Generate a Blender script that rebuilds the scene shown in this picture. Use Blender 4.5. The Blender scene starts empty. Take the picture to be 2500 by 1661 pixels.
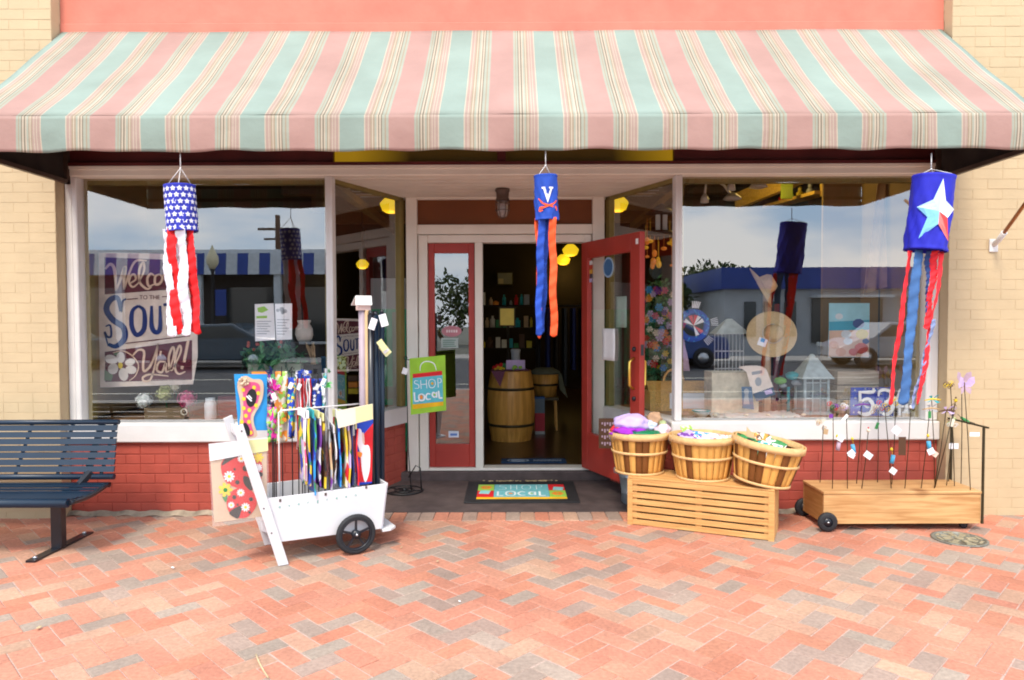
import bpy, bmesh, math, random
from mathutils import Vector, Matrix
R = math.radians
rnd = random.Random(7)
S = bpy.context.scene
COL = S.collection

# ---------------------------------------------------------------- camera, light, exposure
F = 1750.0
CAMM = Matrix.Translation((0, -5, 1.40)) @ Matrix.Rotation(R(90 - 1.8), 4, 'X') @ Matrix.Rotation(-0.0035, 4, 'Z')
cd = bpy.data.cameras.new('camera'); cam = bpy.data.objects.new('camera', cd); COL.objects.link(cam)
cam.matrix_world = CAMM
cd.sensor_width = 36; cd.lens = 36 * F / 2500; cd.clip_start = 0.05; cd.clip_end = 600
S.camera = cam
SUN_EL, SUN_AZ = 54, 195          # azimuth measured clockwise from +Y
w = bpy.data.worlds.new('World'); S.world = w; w.use_nodes = True
nt = w.node_tree; N = nt.nodes; L = nt.links
bg = N['Background']; bg.inputs['Strength'].default_value = 0.14
sky = N.new('ShaderNodeTexSky'); sky.sky_type = 'NISHITA'; sky.sun_disc = False
sky.sun_elevation = R(SUN_EL); sky.sun_rotation = R(SUN_AZ); sky.air_density = 1.3; sky.dust_density = .8
tc = N.new('ShaderNodeTexCoord'); mp = N.new('ShaderNodeMapping'); mp.inputs['Scale'].default_value = (2.2, 2.2, 7)
nz = N.new('ShaderNodeTexNoise'); nz.inputs['Scale'].default_value = 1.3; nz.inputs['Detail'].default_value = 7; nz.inputs['Roughness'].default_value = .55
cr = N.new('ShaderNodeValToRGB'); cr.color_ramp.elements[0].position = .40; cr.color_ramp.elements[1].position = .60
mx = N.new('ShaderNodeMix'); mx.data_type = 'RGBA'; mx.inputs['Factor'].default_value = .86
cl = N.new('ShaderNodeMix'); cl.data_type = 'RGBA'; cl.inputs['A'].default_value = (4.6, 6.4, 8.8, 1); cl.inputs['B'].default_value = (10.6, 10.4, 10.4, 1)
L.new(tc.outputs['Generated'], mp.inputs['Vector']); L.new(mp.outputs[0], nz.inputs['Vector']); L.new(nz.outputs['Fac'], cr.inputs['Fac'])
L.new(cr.outputs['Color'], cl.inputs['Factor']); L.new(cl.outputs['Result'], mx.inputs['B']); L.new(sky.outputs[0], mx.inputs['A']); L.new(mx.outputs['Result'], bg.inputs['Color'])
sl = bpy.data.lights.new('sun', 'SUN'); sl.energy = 1.8; sl.angle = R(14); sl.color = (1, .90, .76)
so = bpy.data.objects.new('sun', sl); COL.objects.link(so)
az = R(SUN_AZ); el = R(SUN_EL)
sdir = Vector((math.sin(az) * math.cos(el), math.cos(az) * math.cos(el), math.sin(el)))
so.rotation_euler = sdir.to_track_quat('Z', 'Y').to_euler(); so.location = sdir * 30
vs = S.view_settings; vs.view_transform = 'Standard'; vs.look = 'None'; vs.exposure = 1.02; vs.gamma = 1; vs.use_curve_mapping = False
S.cycles.use_denoising = True; S.cycles.max_bounces = 9; S.cycles.transparent_max_bounces = 24; S.cycles.sample_clamp_indirect = 4
S.cycles.filter_width = 1.9

def ray(px, py):
    return CAMM.to_3x3() @ Vector(((px - 1250) / F, (830.5 - py) / F, -1))
def W(px, py, Y):
    "point of the plane y=Y seen at photo pixel px,py (2500 wide)"
    d = ray(px, py); t = (Y + 5) / d.y
    return Vector((d.x * t, Y, 1.4 + d.z * t))
def G(px, py, z=0.0):
    d = ray(px, py); t = (z - 1.4) / d.z
    return Vector((d.x * t, -5 + d.y * t, z))

# ---------------------------------------------------------------- materials
def newmat(name):
    m = bpy.data.materials.new(name); m.use_nodes = True
    return m, m.node_tree.nodes, m.node_tree.links, m.node_tree.nodes['Principled BSDF']
def c4(c): return (c[0], c[1], c[2], 1)
def M(name, col, rough=.6, metal=0, var=.10, vs=9, bump=0.0, bs=70, emit=0, spec=.4, coat=0, det=4, alpha=1):
    m, n, l, p = newmat(name)
    p.inputs['Roughness'].default_value = rough; p.inputs['Metallic'].default_value = metal
    p.inputs['Specular IOR Level'].default_value = spec; p.inputs['Coat Weight'].default_value = coat
    t = n.new('ShaderNodeTexCoord')
    z = n.new('ShaderNodeTexNoise'); z.inputs['Scale'].default_value = vs; z.inputs['Detail'].default_value = det
    r = n.new('ShaderNodeValToRGB')
    r.color_ramp.elements[0].position = .3; r.color_ramp.elements[1].position = .7
    r.color_ramp.elements[0].color = c4([max(0, c * (1 - var)) for c in col]); r.color_ramp.elements[1].color = c4([min(1, c * (1 + var)) for c in col])
    l.new(t.outputs['Object'], z.inputs['Vector']); l.new(z.outputs['Fac'], r.inputs['Fac']); l.new(r.outputs['Color'], p.inputs['Base Color'])
    if bump:
        b = n.new('ShaderNodeBump'); b.inputs['Strength'].default_value = bump; b.inputs['Distance'].default_value = .01
        z2 = n.new('ShaderNodeTexNoise'); z2.inputs['Scale'].default_value = bs; z2.inputs['Detail'].default_value = 5
        l.new(t.outputs['Object'], z2.inputs['Vector']); l.new(z2.outputs['Fac'], b.inputs['Height']); l.new(b.outputs['Normal'], p.inputs['Normal'])
    if emit:
        p.inputs['Emission Color'].default_value = c4(col); p.inputs['Emission Strength'].default_value = emit
    if alpha < 1: p.inputs['Alpha'].default_value = alpha
    return m
def WOOD(name, c1, c2, axis='X', rough=.6, sc=6, coat=0, knots=0):
    m, n, l, p = newmat(name)
    p.inputs['Roughness'].default_value = rough; p.inputs['Coat Weight'].default_value = coat; p.inputs['Specular IOR Level'].default_value = .35
    t = n.new('ShaderNodeTexCoord'); mp = n.new('ShaderNodeMapping')
    s = {'X': (.7, 9, 9), 'Y': (9, .7, 9), 'Z': (9, 9, .7)}[axis]
    mp.inputs['Scale'].default_value = s
    z = n.new('ShaderNodeTexNoise'); z.inputs['Scale'].default_value = sc; z.inputs['Detail'].default_value = 6; z.inputs['Distortion'].default_value = .5
    r = n.new('ShaderNodeValToRGB'); r.color_ramp.elements[0].position = .35; r.color_ramp.elements[1].position = .65
    r.color_ramp.elements[0].color = c4(c1); r.color_ramp.elements[1].color = c4(c2)
    l.new(t.outputs['Object'], mp.inputs['Vector']); l.new(mp.outputs[0], z.inputs['Vector']); l.new(z.outputs['Fac'], r.inputs['Fac'])
    out = r.outputs['Color']
    if knots:
        v = n.new('ShaderNodeTexVoronoi'); v.inputs['Scale'].default_value = knots
        r2 = n.new('ShaderNodeValToRGB'); r2.color_ramp.elements[0].position = .04; r2.color_ramp.elements[1].position = .12
        r2.color_ramp.elements[0].color = (.35, .22, .12, 1); r2.color_ramp.elements[1].color = (1, 1, 1, 1)
        k = n.new('ShaderNodeMix'); k.data_type = 'RGBA'; k.blend_type = 'MULTIPLY'; k.inputs['Factor'].default_value = .8
        l.new(t.outputs['Object'], v.inputs['Vector']); l.new(v.outputs['Distance'], r2.inputs['Fac'])
        l.new(out, k.inputs['A']); l.new(r2.outputs['Color'], k.inputs['B']); out = k.outputs['Result']
    l.new(out, p.inputs['Base Color'])
    b = n.new('ShaderNodeBump'); b.inputs['Strength'].default_value = .15; b.inputs['Distance'].default_value = .004
    l.new(z.outputs['Fac'], b.inputs['Height']); l.new(b.outputs['Normal'], p.inputs['Normal'])
    return m
def GLASS(name, ior=2.65, tint=(1, 1, 1)):
    m = bpy.data.materials.new(name); m.use_nodes = True; n = m.node_tree.nodes; l = m.node_tree.links
    n.remove(n['Principled BSDF'])
    tr = n.new('ShaderNodeBsdfTransparent'); tr.inputs[0].default_value = c4(tint)
    gl = n.new('ShaderNodeBsdfGlossy'); gl.inputs['Roughness'].default_value = .0; gl.inputs[0].default_value = (1, 1, 1, 1)
    f = n.new('ShaderNodeFresnel'); f.inputs['IOR'].default_value = ior
    ge = n.new('ShaderNodeNewGeometry')
    inv = n.new('ShaderNodeMath'); inv.operation = 'SUBTRACT'; inv.inputs[0].default_value = 1
    mu = n.new('ShaderNodeMath'); mu.operation = 'MULTIPLY'
    mx = n.new('ShaderNodeMixShader')
    l.new(ge.outputs['Backfacing'], inv.inputs[1]); l.new(f.outputs[0], mu.inputs[0]); l.new(inv.outputs[0], mu.inputs[1])
    l.new(mu.outputs[0], mx.inputs['Fac']); l.new(tr.outputs[0], mx.inputs[1]); l.new(gl.outputs[0], mx.inputs[2])
    l.new(mx.outputs[0], n['Material Output'].inputs['Surface'])
    return m
def VCOL(name, rough=.8, bump=.3, bs=90, var=.12, vs=25):
    "colour from the per-piece colour attribute, with fine grain"
    m, n, l, p = newmat(name); p.inputs['Roughness'].default_value = rough; p.inputs['Specular IOR Level'].default_value = .3
    a = n.new('ShaderNodeAttribute'); a.attribute_name = 'piece'
    t = n.new('ShaderNodeTexCoord'); z = n.new('ShaderNodeTexNoise'); z.inputs['Scale'].default_value = vs; z.inputs['Detail'].default_value = 6
    r = n.new('ShaderNodeValToRGB'); r.color_ramp.elements[0].position = .3; r.color_ramp.elements[1].position = .7
    r.color_ramp.elements[0].color = (1 - var, 1 - var, 1 - var, 1); r.color_ramp.elements[1].color = (1 + var, 1 + var, 1 + var, 1)
    k = n.new('ShaderNodeMix'); k.data_type = 'RGBA'; k.blend_type = 'MULTIPLY'; k.inputs['Factor'].default_value = 1
    l.new(t.outputs['Object'], z.inputs['Vector']); l.new(z.outputs['Fac'], r.inputs['Fac'])
    z3 = n.new('ShaderNodeTexNoise'); z3.inputs['Scale'].default_value = 1.7; z3.inputs['Detail'].default_value = 7; z3.inputs['Roughness'].default_value = .65
    r3 = n.new('ShaderNodeValToRGB'); r3.color_ramp.elements[0].position = .32; r3.color_ramp.elements[1].position = .62
    r3.color_ramp.elements[0].color = (.80, .79, .78, 1); r3.color_ramp.elements[1].color = (1.06, 1.04, 1.02, 1)
    k3 = n.new('ShaderNodeMix'); k3.data_type = 'RGBA'; k3.blend_type = 'MULTIPLY'; k3.inputs['Factor'].default_value = 1
    l.new(t.outputs['Object'], z3.inputs['Vector']); l.new(z3.outputs['Fac'], r3.inputs['Fac'])
    l.new(a.outputs['Color'], k.inputs['A']); l.new(r.outputs['Color'], k.inputs['B']); l.new(k.outputs['Result'], k3.inputs['A']); l.new(r3.outputs['Color'], k3.inputs['B']); l.new(k3.outputs['Result'], p.inputs['Base Color'])
    b = n.new('ShaderNodeBump'); b.inputs['Strength'].default_value = bump; b.inputs['Distance'].default_value = .004
    z2 = n.new('ShaderNodeTexNoise'); z2.inputs['Scale'].default_value = bs; z2.inputs['Detail'].default_value = 5
    l.new(t.outputs['Object'], z2.inputs['Vector']); l.new(z2.outputs['Fac'], b.inputs['Height']); l.new(b.outputs['Normal'], p.inputs['Normal'])
    return m

PCOL = {}
def PRINT(cols, sc=34, zs=.55, seed=0):
    "printed cloth: irregular patches of the given colours"
    key = (tuple(cols), sc, zs, seed)
    if key in PCOL: return PCOL[key]
    m, n, l, p = newmat('printed_cloth'); p.inputs['Roughness'].default_value = .55
    t = n.new('ShaderNodeTexCoord'); mp = n.new('ShaderNodeMapping'); mp.inputs['Scale'].default_value = (1, 1, zs); mp.inputs['Location'].default_value = (seed * 1.7, 0, seed)
    z = n.new('ShaderNodeTexNoise'); z.inputs['Scale'].default_value = sc * .8; z.inputs['Detail'].default_value = 2
    ad = n.new('ShaderNodeMix'); ad.data_type = 'RGBA'; ad.blend_type = 'LINEAR_LIGHT'; ad.inputs['Factor'].default_value = .03
    v = n.new('ShaderNodeTexVoronoi'); v.inputs['Scale'].default_value = sc; sp = n.new('ShaderNodeSeparateColor'); r = n.new('ShaderNodeValToRGB'); e = r.color_ramp; e.interpolation = 'CONSTANT'
    k = len(cols); e.elements[0].color = c4(C_RAW[cols[0]]); e.elements[0].position = 0; e.elements[1].position = 1 / k; e.elements[1].color = c4(C_RAW[cols[1 % k]])
    for i in range(2, k): q = e.elements.new(i / k); q.color = c4(C_RAW[cols[i]])
    l.new(t.outputs['Object'], mp.inputs['Vector']); l.new(mp.outputs[0], z.inputs['Vector']); l.new(mp.outputs[0], ad.inputs['A']); l.new(z.outputs['Color'], ad.inputs['B'])
    l.new(ad.outputs['Result'], v.inputs['Vector']); l.new(v.outputs['Color'], sp.inputs[0]); l.new(sp.outputs[0], r.inputs[0]); l.new(r.outputs[0], p.inputs['Base Color'])
    PCOL[key] = m; return m
# ---------------------------------------------------------------- mesh builder
ROOT = {}
class MB:
    def __init__(s):
        s.bm = bmesh.new(); s.mi = 0; s.X = Matrix(); s.lay = s.bm.loops.layers.float_color.new('piece'); s.pc = (1, 1, 1, 1)
    def v(s, p): return s.bm.verts.new(s.X @ Vector(p))
    def f(s, vs, smooth=False):
        try: fa = s.bm.faces.new(vs)
        except ValueError: return None
        fa.material_index = s.mi; fa.smooth = smooth
        for lo in fa.loops: lo[s.lay] = s.pc
        return fa
    def box(s, x0, x1, y0, y1, z0, z1, bev=0):
        P = [(x0, y0, z0), (x1, y0, z0), (x1, y1, z0), (x0, y1, z0), (x0, y0, z1), (x1, y0, z1), (x1, y1, z1), (x0, y1, z1)]
        vs = [s.v(p) for p in P]
        fs = [s.f([vs[i] for i in q]) for q in ((0, 3, 2, 1), (4, 5, 6, 7), (0, 1, 5, 4), (1, 2, 6, 5), (2, 3, 7, 6), (3, 0, 4, 7))]
        if bev:
            ed = {e for fa in fs for e in fa.edges}
            r = bmesh.ops.bevel(s.bm, geom=list(ed), offset=bev, segments=1, affect='EDGES', profile=.5, clamp_overlap=True, material=-1)
            for fa in r['faces']:
                for lo in fa.loops: lo[s.lay] = s.pc
        return s
    def hexa(s, P):
        "8 points: 4 of the bottom, 4 of the top, same order"
        vs = [s.v(p) for p in P]
        for q in ((0, 3, 2, 1), (4, 5, 6, 7), (0, 1, 5, 4), (1, 2, 6, 5), (2, 3, 7, 6), (3, 0, 4, 7)): s.f([vs[i] for i in q])
        return s
    def prism(s, pts, off):
        "polygon (3d points) swept by off"
        off = Vector(off); a = [s.v(p) for p in pts]; b = [s.v(Vector(p) + off) for p in pts]; n = len(pts)
        s.f(a[::-1]); s.f(b)
        for i in range(n): s.f([a[i], a[(i + 1) % n], b[(i + 1) % n], b[i]])
        return s
    def bar(s, p, q, w, h=None, up=(0, 0, 1)):
        h = w if h is None else h
        p = Vector(p); q = Vector(q); d = (q - p).normalized(); u = Vector(up)
        if abs(d.dot(u)) > .98: u = Vector((0, 1, 0))
        a = d.cross(u).normalized() * w / 2; b = a.normalized().cross(d).normalized() * h / 2
        return s.hexa([p - a - b, p + a - b, p + a + b, p - a + b, q - a - b, q + a - b, q + a + b, q - a + b])
    def tube(s, pts, r, n=10, cap=True, smooth=True):
        "round tube along points; r a number or list"
        pts = [Vector(p) for p in pts]; m = len(pts); rs = r if isinstance(r, (list, tuple)) else [r] * m
        rings = []; prev = None
        for i, p in enumerate(pts):
            d = (pts[min(i + 1, m - 1)] - pts[max(i - 1, 0)]).normalized()
            if prev is None:
                u = Vector((0, 0, 1)) if abs(d.z) < .9 else Vector((1, 0, 0)); a = d.cross(u).normalized()
            else:
                a = (prev - d * prev.dot(d)).normalized()
            prev = a; b = d.cross(a)
            rings.append([s.v(p + (a * math.cos(t) + b * math.sin(t)) * rs[i]) for t in [2 * math.pi * k / n for k in range(n)]])
        for i in range(m - 1):
            for k in range(n): s.f([rings[i][k], rings[i][(k + 1) % n], rings[i + 1][(k + 1) % n], rings[i + 1][k]], smooth)
        if cap: s.f(rings[0][::-1]); s.f(rings[-1])
        return s
    def lathe(s, prof, c=(0, 0, 0), n=24, smooth=True, caps=True, squash=1):
        "profile (r,z) turned round the vertical through c"
        c = Vector(c); rings = []
        for r, z in prof:
            rings.append([s.v(c + Vector((r * math.cos(t), r * squash * math.sin(t), z))) for t in [2 * math.pi * k / n for k in range(n)]])
        for i in range(len(prof) - 1):
            for k in range(n): s.f([rings[i][k], rings[i][(k + 1) % n], rings[i + 1][(k + 1) % n], rings[i + 1][k]], smooth)
        if caps:
            if prof[0][0] > 1e-4: s.f(rings[0][::-1])
            if prof[-1][0] > 1e-4: s.f(rings[-1])
        return s
    def ball(s, c, r, n=12, sz=1, jit=0, sx=1, sy=1):
        c = Vector(c); m = max(4, n // 2); rings = []
        for i in range(m + 1):
            t = math.pi * i / m; rr = max(math.sin(t), .02)
            rings.append([s.v(c + Vector((r * sx * rr * math.cos(2 * math.pi * k / n), r * sy * rr * math.sin(2 * math.pi * k / n), r * sz * math.cos(t))) * (1 + jit * (rnd.random() - .5))) for k in range(n)])
        for i in range(m):
            for k in range(n): s.f([rings[i][k], rings[i + 1][k], rings[i + 1][(k + 1) % n], rings[i][(k + 1) % n]], True)
        return s
    def grid(s, fn, nu, nv, th=0, smooth=True):
        "surface fn(u,v) in 0..1; th gives it thickness along the normal"
        P = [[Vector(fn(i / nu, j / nv)) for j in range(nv + 1)] for i in range(nu + 1)]
        def nrm(i, j):
            a = P[min(i + 1, nu)][j] - P[max(i - 1, 0)][j]; b = P[i][min(j + 1, nv)] - P[i][max(j - 1, 0)]
            k = a.cross(b); return k.normalized() if k.length > 1e-9 else Vector((0, 0, 1))
        A = [[s.v(P[i][j]) for j in range(nv + 1)] for i in range(nu + 1)]
        for i in range(nu):
            for j in range(nv): s.f([A[i][j], A[i + 1][j], A[i + 1][j + 1], A[i][j + 1]], smooth)
        if th:
            B = [[s.v(P[i][j] - nrm(i, j) * th) for j in range(nv + 1)] for i in range(nu + 1)]
            for i in range(nu):
                for j in range(nv): s.f([B[i][j + 1], B[i + 1][j + 1], B[i + 1][j], B[i][j]], smooth)
            for i in range(nu):
                s.f([A[i + 1][0], A[i][0], B[i][0], B[i + 1][0]]); s.f([A[i][nv], A[i + 1][nv], B[i + 1][nv], B[i][nv]])
            for j in range(nv):
                s.f([A[0][j], A[0][j + 1], B[0][j + 1], B[0][j]]); s.f([A[nu][j + 1], A[nu][j], B[nu][j], B[nu][j + 1]])
        return s
    def stroke(s, pts, w, fn, sub=6, th=.001):
        "flat brush stroke through 2d points, fn maps (x,y,h) to 3d"
        P = [Vector((p[0], p[1])) for p in pts]; Q = []
        if len(P) > 2:
            E = [P[0] * 2 - P[1]] + P + [P[-1] * 2 - P[-2]]
            for i in range(1, len(E) - 2):
                for k in range(sub):
                    t = k / sub; a, b, c, d = E[i - 1], E[i], E[i + 1], E[i + 2]
                    Q.append(.5 * ((2 * b) + (c - a) * t + (2 * a - 5 * b + 4 * c - d) * t * t + (3 * b - a - 3 * c + d) * t ** 3))
            Q.append(P[-1])
        else: Q = P
        m = len(Q); rows = []
        for i, q in enumerate(Q):
            d = (Q[min(i + 1, m - 1)] - Q[max(i - 1, 0)]); d = d.normalized() if d.length > 1e-9 else Vector((1, 0))
            nn = Vector((-d.y, d.x)); ww = w / 2 * (1 if m < 3 else (.55 + .45 * min(1, 4 * min(i, m - 1 - i) / m)))
            a = q + nn * ww; b = q - nn * ww
            rows.append([s.v(fn(a.x, a.y, th)), s.v(fn(b.x, b.y, th))])
        for i in range(m - 1): s.f([rows[i][0], rows[i][1], rows[i + 1][1], rows[i + 1][0]])
        return s
    def text(s, body, size, mat4, ext=.001, sx=1, shear=0, align='CENTER', bold=0):
        cu = bpy.data.curves.new('lettering', 'FONT'); cu.body = body; cu.size = size; cu.extrude = ext; cu.align_x = align; cu.align_y = 'CENTER'; cu.shear = shear; cu.offset = bold
        cu.resolution_u = 3
        o = bpy.data.objects.new('lettering', cu); COL.objects.link(o)
        dg = bpy.context.evaluated_depsgraph_get(); me = bpy.data.meshes.new_from_object(o.evaluated_get(dg))
        X = s.X @ mat4 @ Matrix.Diagonal((sx, 1, 1, 1)); me.transform(X)
        n0 = len(s.bm.faces); s.bm.from_mesh(me); s.bm.faces.ensure_lookup_table()
        for fa in s.bm.faces[n0:]:
            fa.material_index = s.mi
            for lo in fa.loops: lo[s.lay] = s.pc
        bpy.data.objects.remove(o); bpy.data.curves.remove(cu); bpy.data.meshes.remove(me)
        return s
    def build(s, name, mats, parent=None, world=True, bevel=0, loc=None):
        me = bpy.data.meshes.new(name)
        if parent is not None and world: s.bm.transform(ROOT.get(parent.name, Matrix()).inverted())
        if parent is None and loc is not None: s.bm.transform(Matrix.Translation(loc).inverted())
        s.bm.normal_update(); s.bm.to_mesh(me); s.bm.free()
        for m in (mats if isinstance(mats, (list, tuple)) else [mats]): me.materials.append(m)
        o = bpy.data.objects.new(name, me); COL.objects.link(o)
        if parent is not None:
            o.parent = parent; ROOT[o.name] = ROOT.get(parent.name, Matrix())
        elif loc is not None:
            o.location = loc; ROOT[o.name] = Matrix.Translation(loc)
        if bevel:
            b = o.modifiers.new('bevel', 'BEVEL'); b.width = bevel; b.segments = 2; b.limit_method = 'ANGLE'; b.angle_limit = R(40)
        return o
def tag(o, label=None, cat=None, group=None, kind=None):
    if label: o['label'] = label
    if cat: o['category'] = cat
    if group: o['group'] = group
    if kind: o['kind'] = kind
    return o
def thing(name, label, cat, loc=(0, 0, 0), rotz=0, group=None, rot=None):
    o = bpy.data.objects.new(name, None); COL.objects.link(o); o.location = loc; o.empty_display_size = .1
    o.rotation_euler = rot if rot else (0, 0, rotz)
    ROOT[o.name] = Matrix.Translation(loc) @ o.rotation_euler.to_matrix().to_4x4()
    return tag(o, label, cat, group)
def T(x, y, z): return Matrix.Translation((x, y, z))
def RX(a): return Matrix.Rotation(R(a), 4, 'X')
def RY(a): return Matrix.Rotation(R(a), 4, 'Y')
def RZ(a): return Matrix.Rotation(R(a), 4, 'Z')

# shared paints
m_cream = M('cream_painted_brick', (.51, .39, .235), .75, var=.05, vs=5, bump=.12, bs=45)
m_redbrick = M('red_painted_brick', (.37, .066, .043), .7, var=.12, vs=6, bump=.15, bs=45)
m_coral = M('coral_paint', (.57, .175, .12), .75, var=.10, vs=5, bump=.25, bs=18, det=8)
m_white = M('white_trim_paint', (.66, .64, .62), .5, var=.05, vs=6, bump=.08)
m_trim = M('cream_trim_paint', (.74, .70, .62), .55, var=.06, vs=4, bump=.08)
m_maroon = M('maroon_header_paint', (.085, .012, .012), .5, var=.3, vs=4)
m_door = M('red_door_paint', (.37, .037, .025), .45, var=.1, vs=5, bump=.08, bs=40)
m_brown = M('brown_transom_panel', (.16, .045, .008), .6, var=.15, vs=3)
m_olive = M('olive_inner_frame', (.22, .17, .05), .6, var=.1)
m_black = M('black_metal', (.012, .013, .018), .35, var=.2, spec=.5)
m_glass = GLASS('window_glass')
m_brass = M('brass', (.75, .50, .10), .3, metal=.9, var=.1)
m_steel = M('steel', (.55, .56, .58), .3, metal=1)
m_paper = M('white_paper', (.80, .80, .80), .7, var=.03)
# ---------------------------------------------------------------- ground
m_paver = VCOL('clay_pavers', .85, .6, 90, .15, 55)
m_sand = M('joint_sand', (.42, .30, .25), .95, var=.2, vs=60, bump=.3)
def paver_colour():
    k = rnd.random()
    if k < .46: b = (.48, .212, .142)
    elif k < .60: b = (.46, .19, .12)
    elif k < .78: b = (.44, .26, .18)
    else: b = (.32, .24, .195)
    g = rnd.uniform(.92, 1.08); h = rnd.uniform(.93, 1.07)
    return (b[0] * g, b[1] * g * h, b[2] * g * h, 1)
mb = MB(); gap = .002; b_ = .097; c45 = math.cos(R(45))
for i in range(-99, 100):
    for j in range(-99, 100):
        k = (i - j) % 4
        if k == 0: u0, u1, v0, v1 = i, i + 2, j, j + 1
        elif k == 3: u0, u1, v0, v1 = i, i + 1, j, j + 2
        else: continue
        cu, cv = (u0 + u1) / 2 * b_, (v0 + v1) / 2 * b_
        X = (cu - cv) * c45; Y = (cu + cv) * c45 - 3.2
        if not (-4.9 < X < 4.9 and -6.6 < Y < .2): continue
        if -1.42 < X < 1.30 and Y > -.06: continue
        mb.pc = paver_colour(); hgt = rnd.uniform(-.0028, .0018)
        mb.X = T(X, Y, hgt) @ RZ(45 + rnd.uniform(-.5, .5)) @ RX(rnd.uniform(-.7, .7))
        hu = (u1 - u0) * b_ / 2 - gap; hv = (v1 - v0) * b_ / 2 - gap; e = .004
        P = [(-hu, -hv, -.03), (hu, -hv, -.03), (hu, hv, -.03), (-hu, hv, -.03)]
        Q = [(-hu, -hv, -e), (hu, -hv, -e), (hu, hv, -e), (-hu, hv, -e)]
        U = [(-hu + e, -hv + e, 0), (hu - e, -hv + e, 0), (hu - e, hv - e, 0), (-hu + e, hv - e, 0)]
        p = [mb.v(a) for a in P]; q = [mb.v(a) for a in Q]; t = [mb.v(a) for a in U]
        for n_ in range(4):
            m_ = (n_ + 1) % 4; mb.f([p[n_], p[m_], q[m_], q[n_]]); mb.f([q[n_], q[m_], t[m_], t[n_]])
        mb.f(t)
mb.X = Matrix()
x = -1.36                                  # soldier course across the shop entrance
while x < 1.24:
    mb.pc = paver_colour(); mb.box(x + .002, x + .099, -.105, .10, -.03, .004 + rnd.uniform(0, .0015), .003); x += .101
sw = mb.build('sidewalk', m_paver); tag(sw, kind='structure')
MB().box(-5.2, 5.2, -6.85, .3, -.05, -.0045).build('joint_bed', m_sand, sw)
# ground sheet, road, far pavement
m_soil = M('far_ground', (.16, .16, .13), .95, var=.2, vs=1)
tag(MB().box(-90, 90, -120, 60, -.40, -.26).build('ground', m_soil), kind='structure')
m_asph = M('asphalt', (.075, .078, .085), .9, var=.2, vs=3, bump=.3)
m_conc = M('pale_concrete', (.42, .40, .37), .85, var=.12, vs=3, bump=.2)
mb = MB(); mb.box(-60, 60, -18.0, -7.0, -.20, -.13)
rd = mb.build('road', m_asph); tag(rd, kind='structure')
mb = MB()
for i in range(-14, 15): mb.box(i * 4 - 1, i * 4 + 1, -12.56, -12.44, -.13, -.126)
mb.box(-60, 60, -9.3, -9.2, -.13, -.126)
mb.build('road_marking', M('road_paint', (.75, .72, .6), .7), rd)
mb = MB(); mb.box(-60, 60, -7.0, -6.85, -.2, -.003, .02); mb.box(-60, -5.2, -6.85, .0, -.2, -.02); mb.box(5.2, 60, -6.85, .0, -.2, -.02)
tag(mb.build('kerb', m_conc), kind='structure')
mb = MB(); mb.box(-60, 60, -20.5, -18.0, -.2, -.02, .02)
tag(mb.build('far_sidewalk', m_conc), kind='structure')

# ---------------------------------------------------------------- shop building
XL, XR = -3.165, 3.04          # inner edges of the cream piers
YF = .10                       # plane of the shopfront between the piers
GY = .17                       # display glass
ZS, ZS2 = .52, .655            # under and top of the sill
ZT = 2.405                     # soffit
shop = thing('shop_building', 'cream painted brick shop front with recessed red doorway and striped awning', 'shop')
def bricks(mb, p0, p1, z0, z1, nrm, L_=.207, H_=.0696, th=.05, off=0, jit=.0007, mort=.005, e=.0013):
    "courses of painted bricks along p0-p1; outer face at the line, nrm points outwards"
    p0 = Vector((p0[0], p0[1], 0)); p1 = Vector((p1[0], p1[1], 0)); d = p1 - p0; ln = d.length; d.normalize(); n = Vector((nrm[0], nrm[1], 0)).normalized()
    k = 0; z = z0
    while z < z1 - .008:
        zt = min(z + H_, z1); x = -(L_ / 2 if k % 2 else 0) - off
        if k % 6 == 5: bl = L_ / 2
        else: bl = L_
        while x < ln:
            a = max(x, 0) + mort * .2; b = min(x + bl, ln) - mort * .2; x += bl
            if b - a < .012: continue
            o = rnd.uniform(-jit, jit) ; dz = rnd.uniform(-.0012, .0012)
            def pt(s_, zz, out): return p0 + d * s_ + n * out + Vector((0, 0, zz))
            zl, zh = z + mort * .42 + dz, zt - mort * .42 + dz
            A = [mb.v(pt(a, zl, -.012)), mb.v(pt(b, zl, -.012)), mb.v(pt(b, zh, -.012)), mb.v(pt(a, zh, -.012))]
            B = [mb.v(pt(a + .001, zl + .001, o - e * .6)), mb.v(pt(b - .001, zl + .001, o - e * .6)), mb.v(pt(b - .001, zh - .001, o - e * .6)), mb.v(pt(a + .001, zh - .001, o - e * .6))]
            C_ = [mb.v(pt(a + e, zl + e, o)), mb.v(pt(b - e, zl + e, o + rnd.uniform(-.001, .001))), mb.v(pt(b - e, zh - e, o)), mb.v(pt(a + e, zh - e, o))]
            for i in range(4):
                j = (i + 1) % 4; mb.f([A[i], A[j], B[j], B[i]]); mb.f([B[i], B[j], C_[j], C_[i]])
            mb.f(C_)
        z += H_; k += 1
def brick_run(mb, p0, p1, z0, z1, nrm, **k):
    "bricks plus the mortar body behind them"
    n = Vector((nrm[0], nrm[1], 0)).normalized(); a = Vector((p0[0], p0[1], 0)); b = Vector((p1[0], p1[1], 0))
    f0, b0 = n * -(k.get('e', .0013) * 1.25), n * -.09
    mb.hexa([a + f0 + Vector((0, 0, z0)), b + f0 + Vector((0, 0, z0)), b + b0 + Vector((0, 0, z0)), a + b0 + Vector((0, 0, z0)),
             a + f0 + Vector((0, 0, z1)), b + f0 + Vector((0, 0, z1)), b + b0 + Vector((0, 0, z1)), a + b0 + Vector((0, 0, z1))])
    bricks(mb, p0, p1, z0, z1, nrm, **k)
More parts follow.
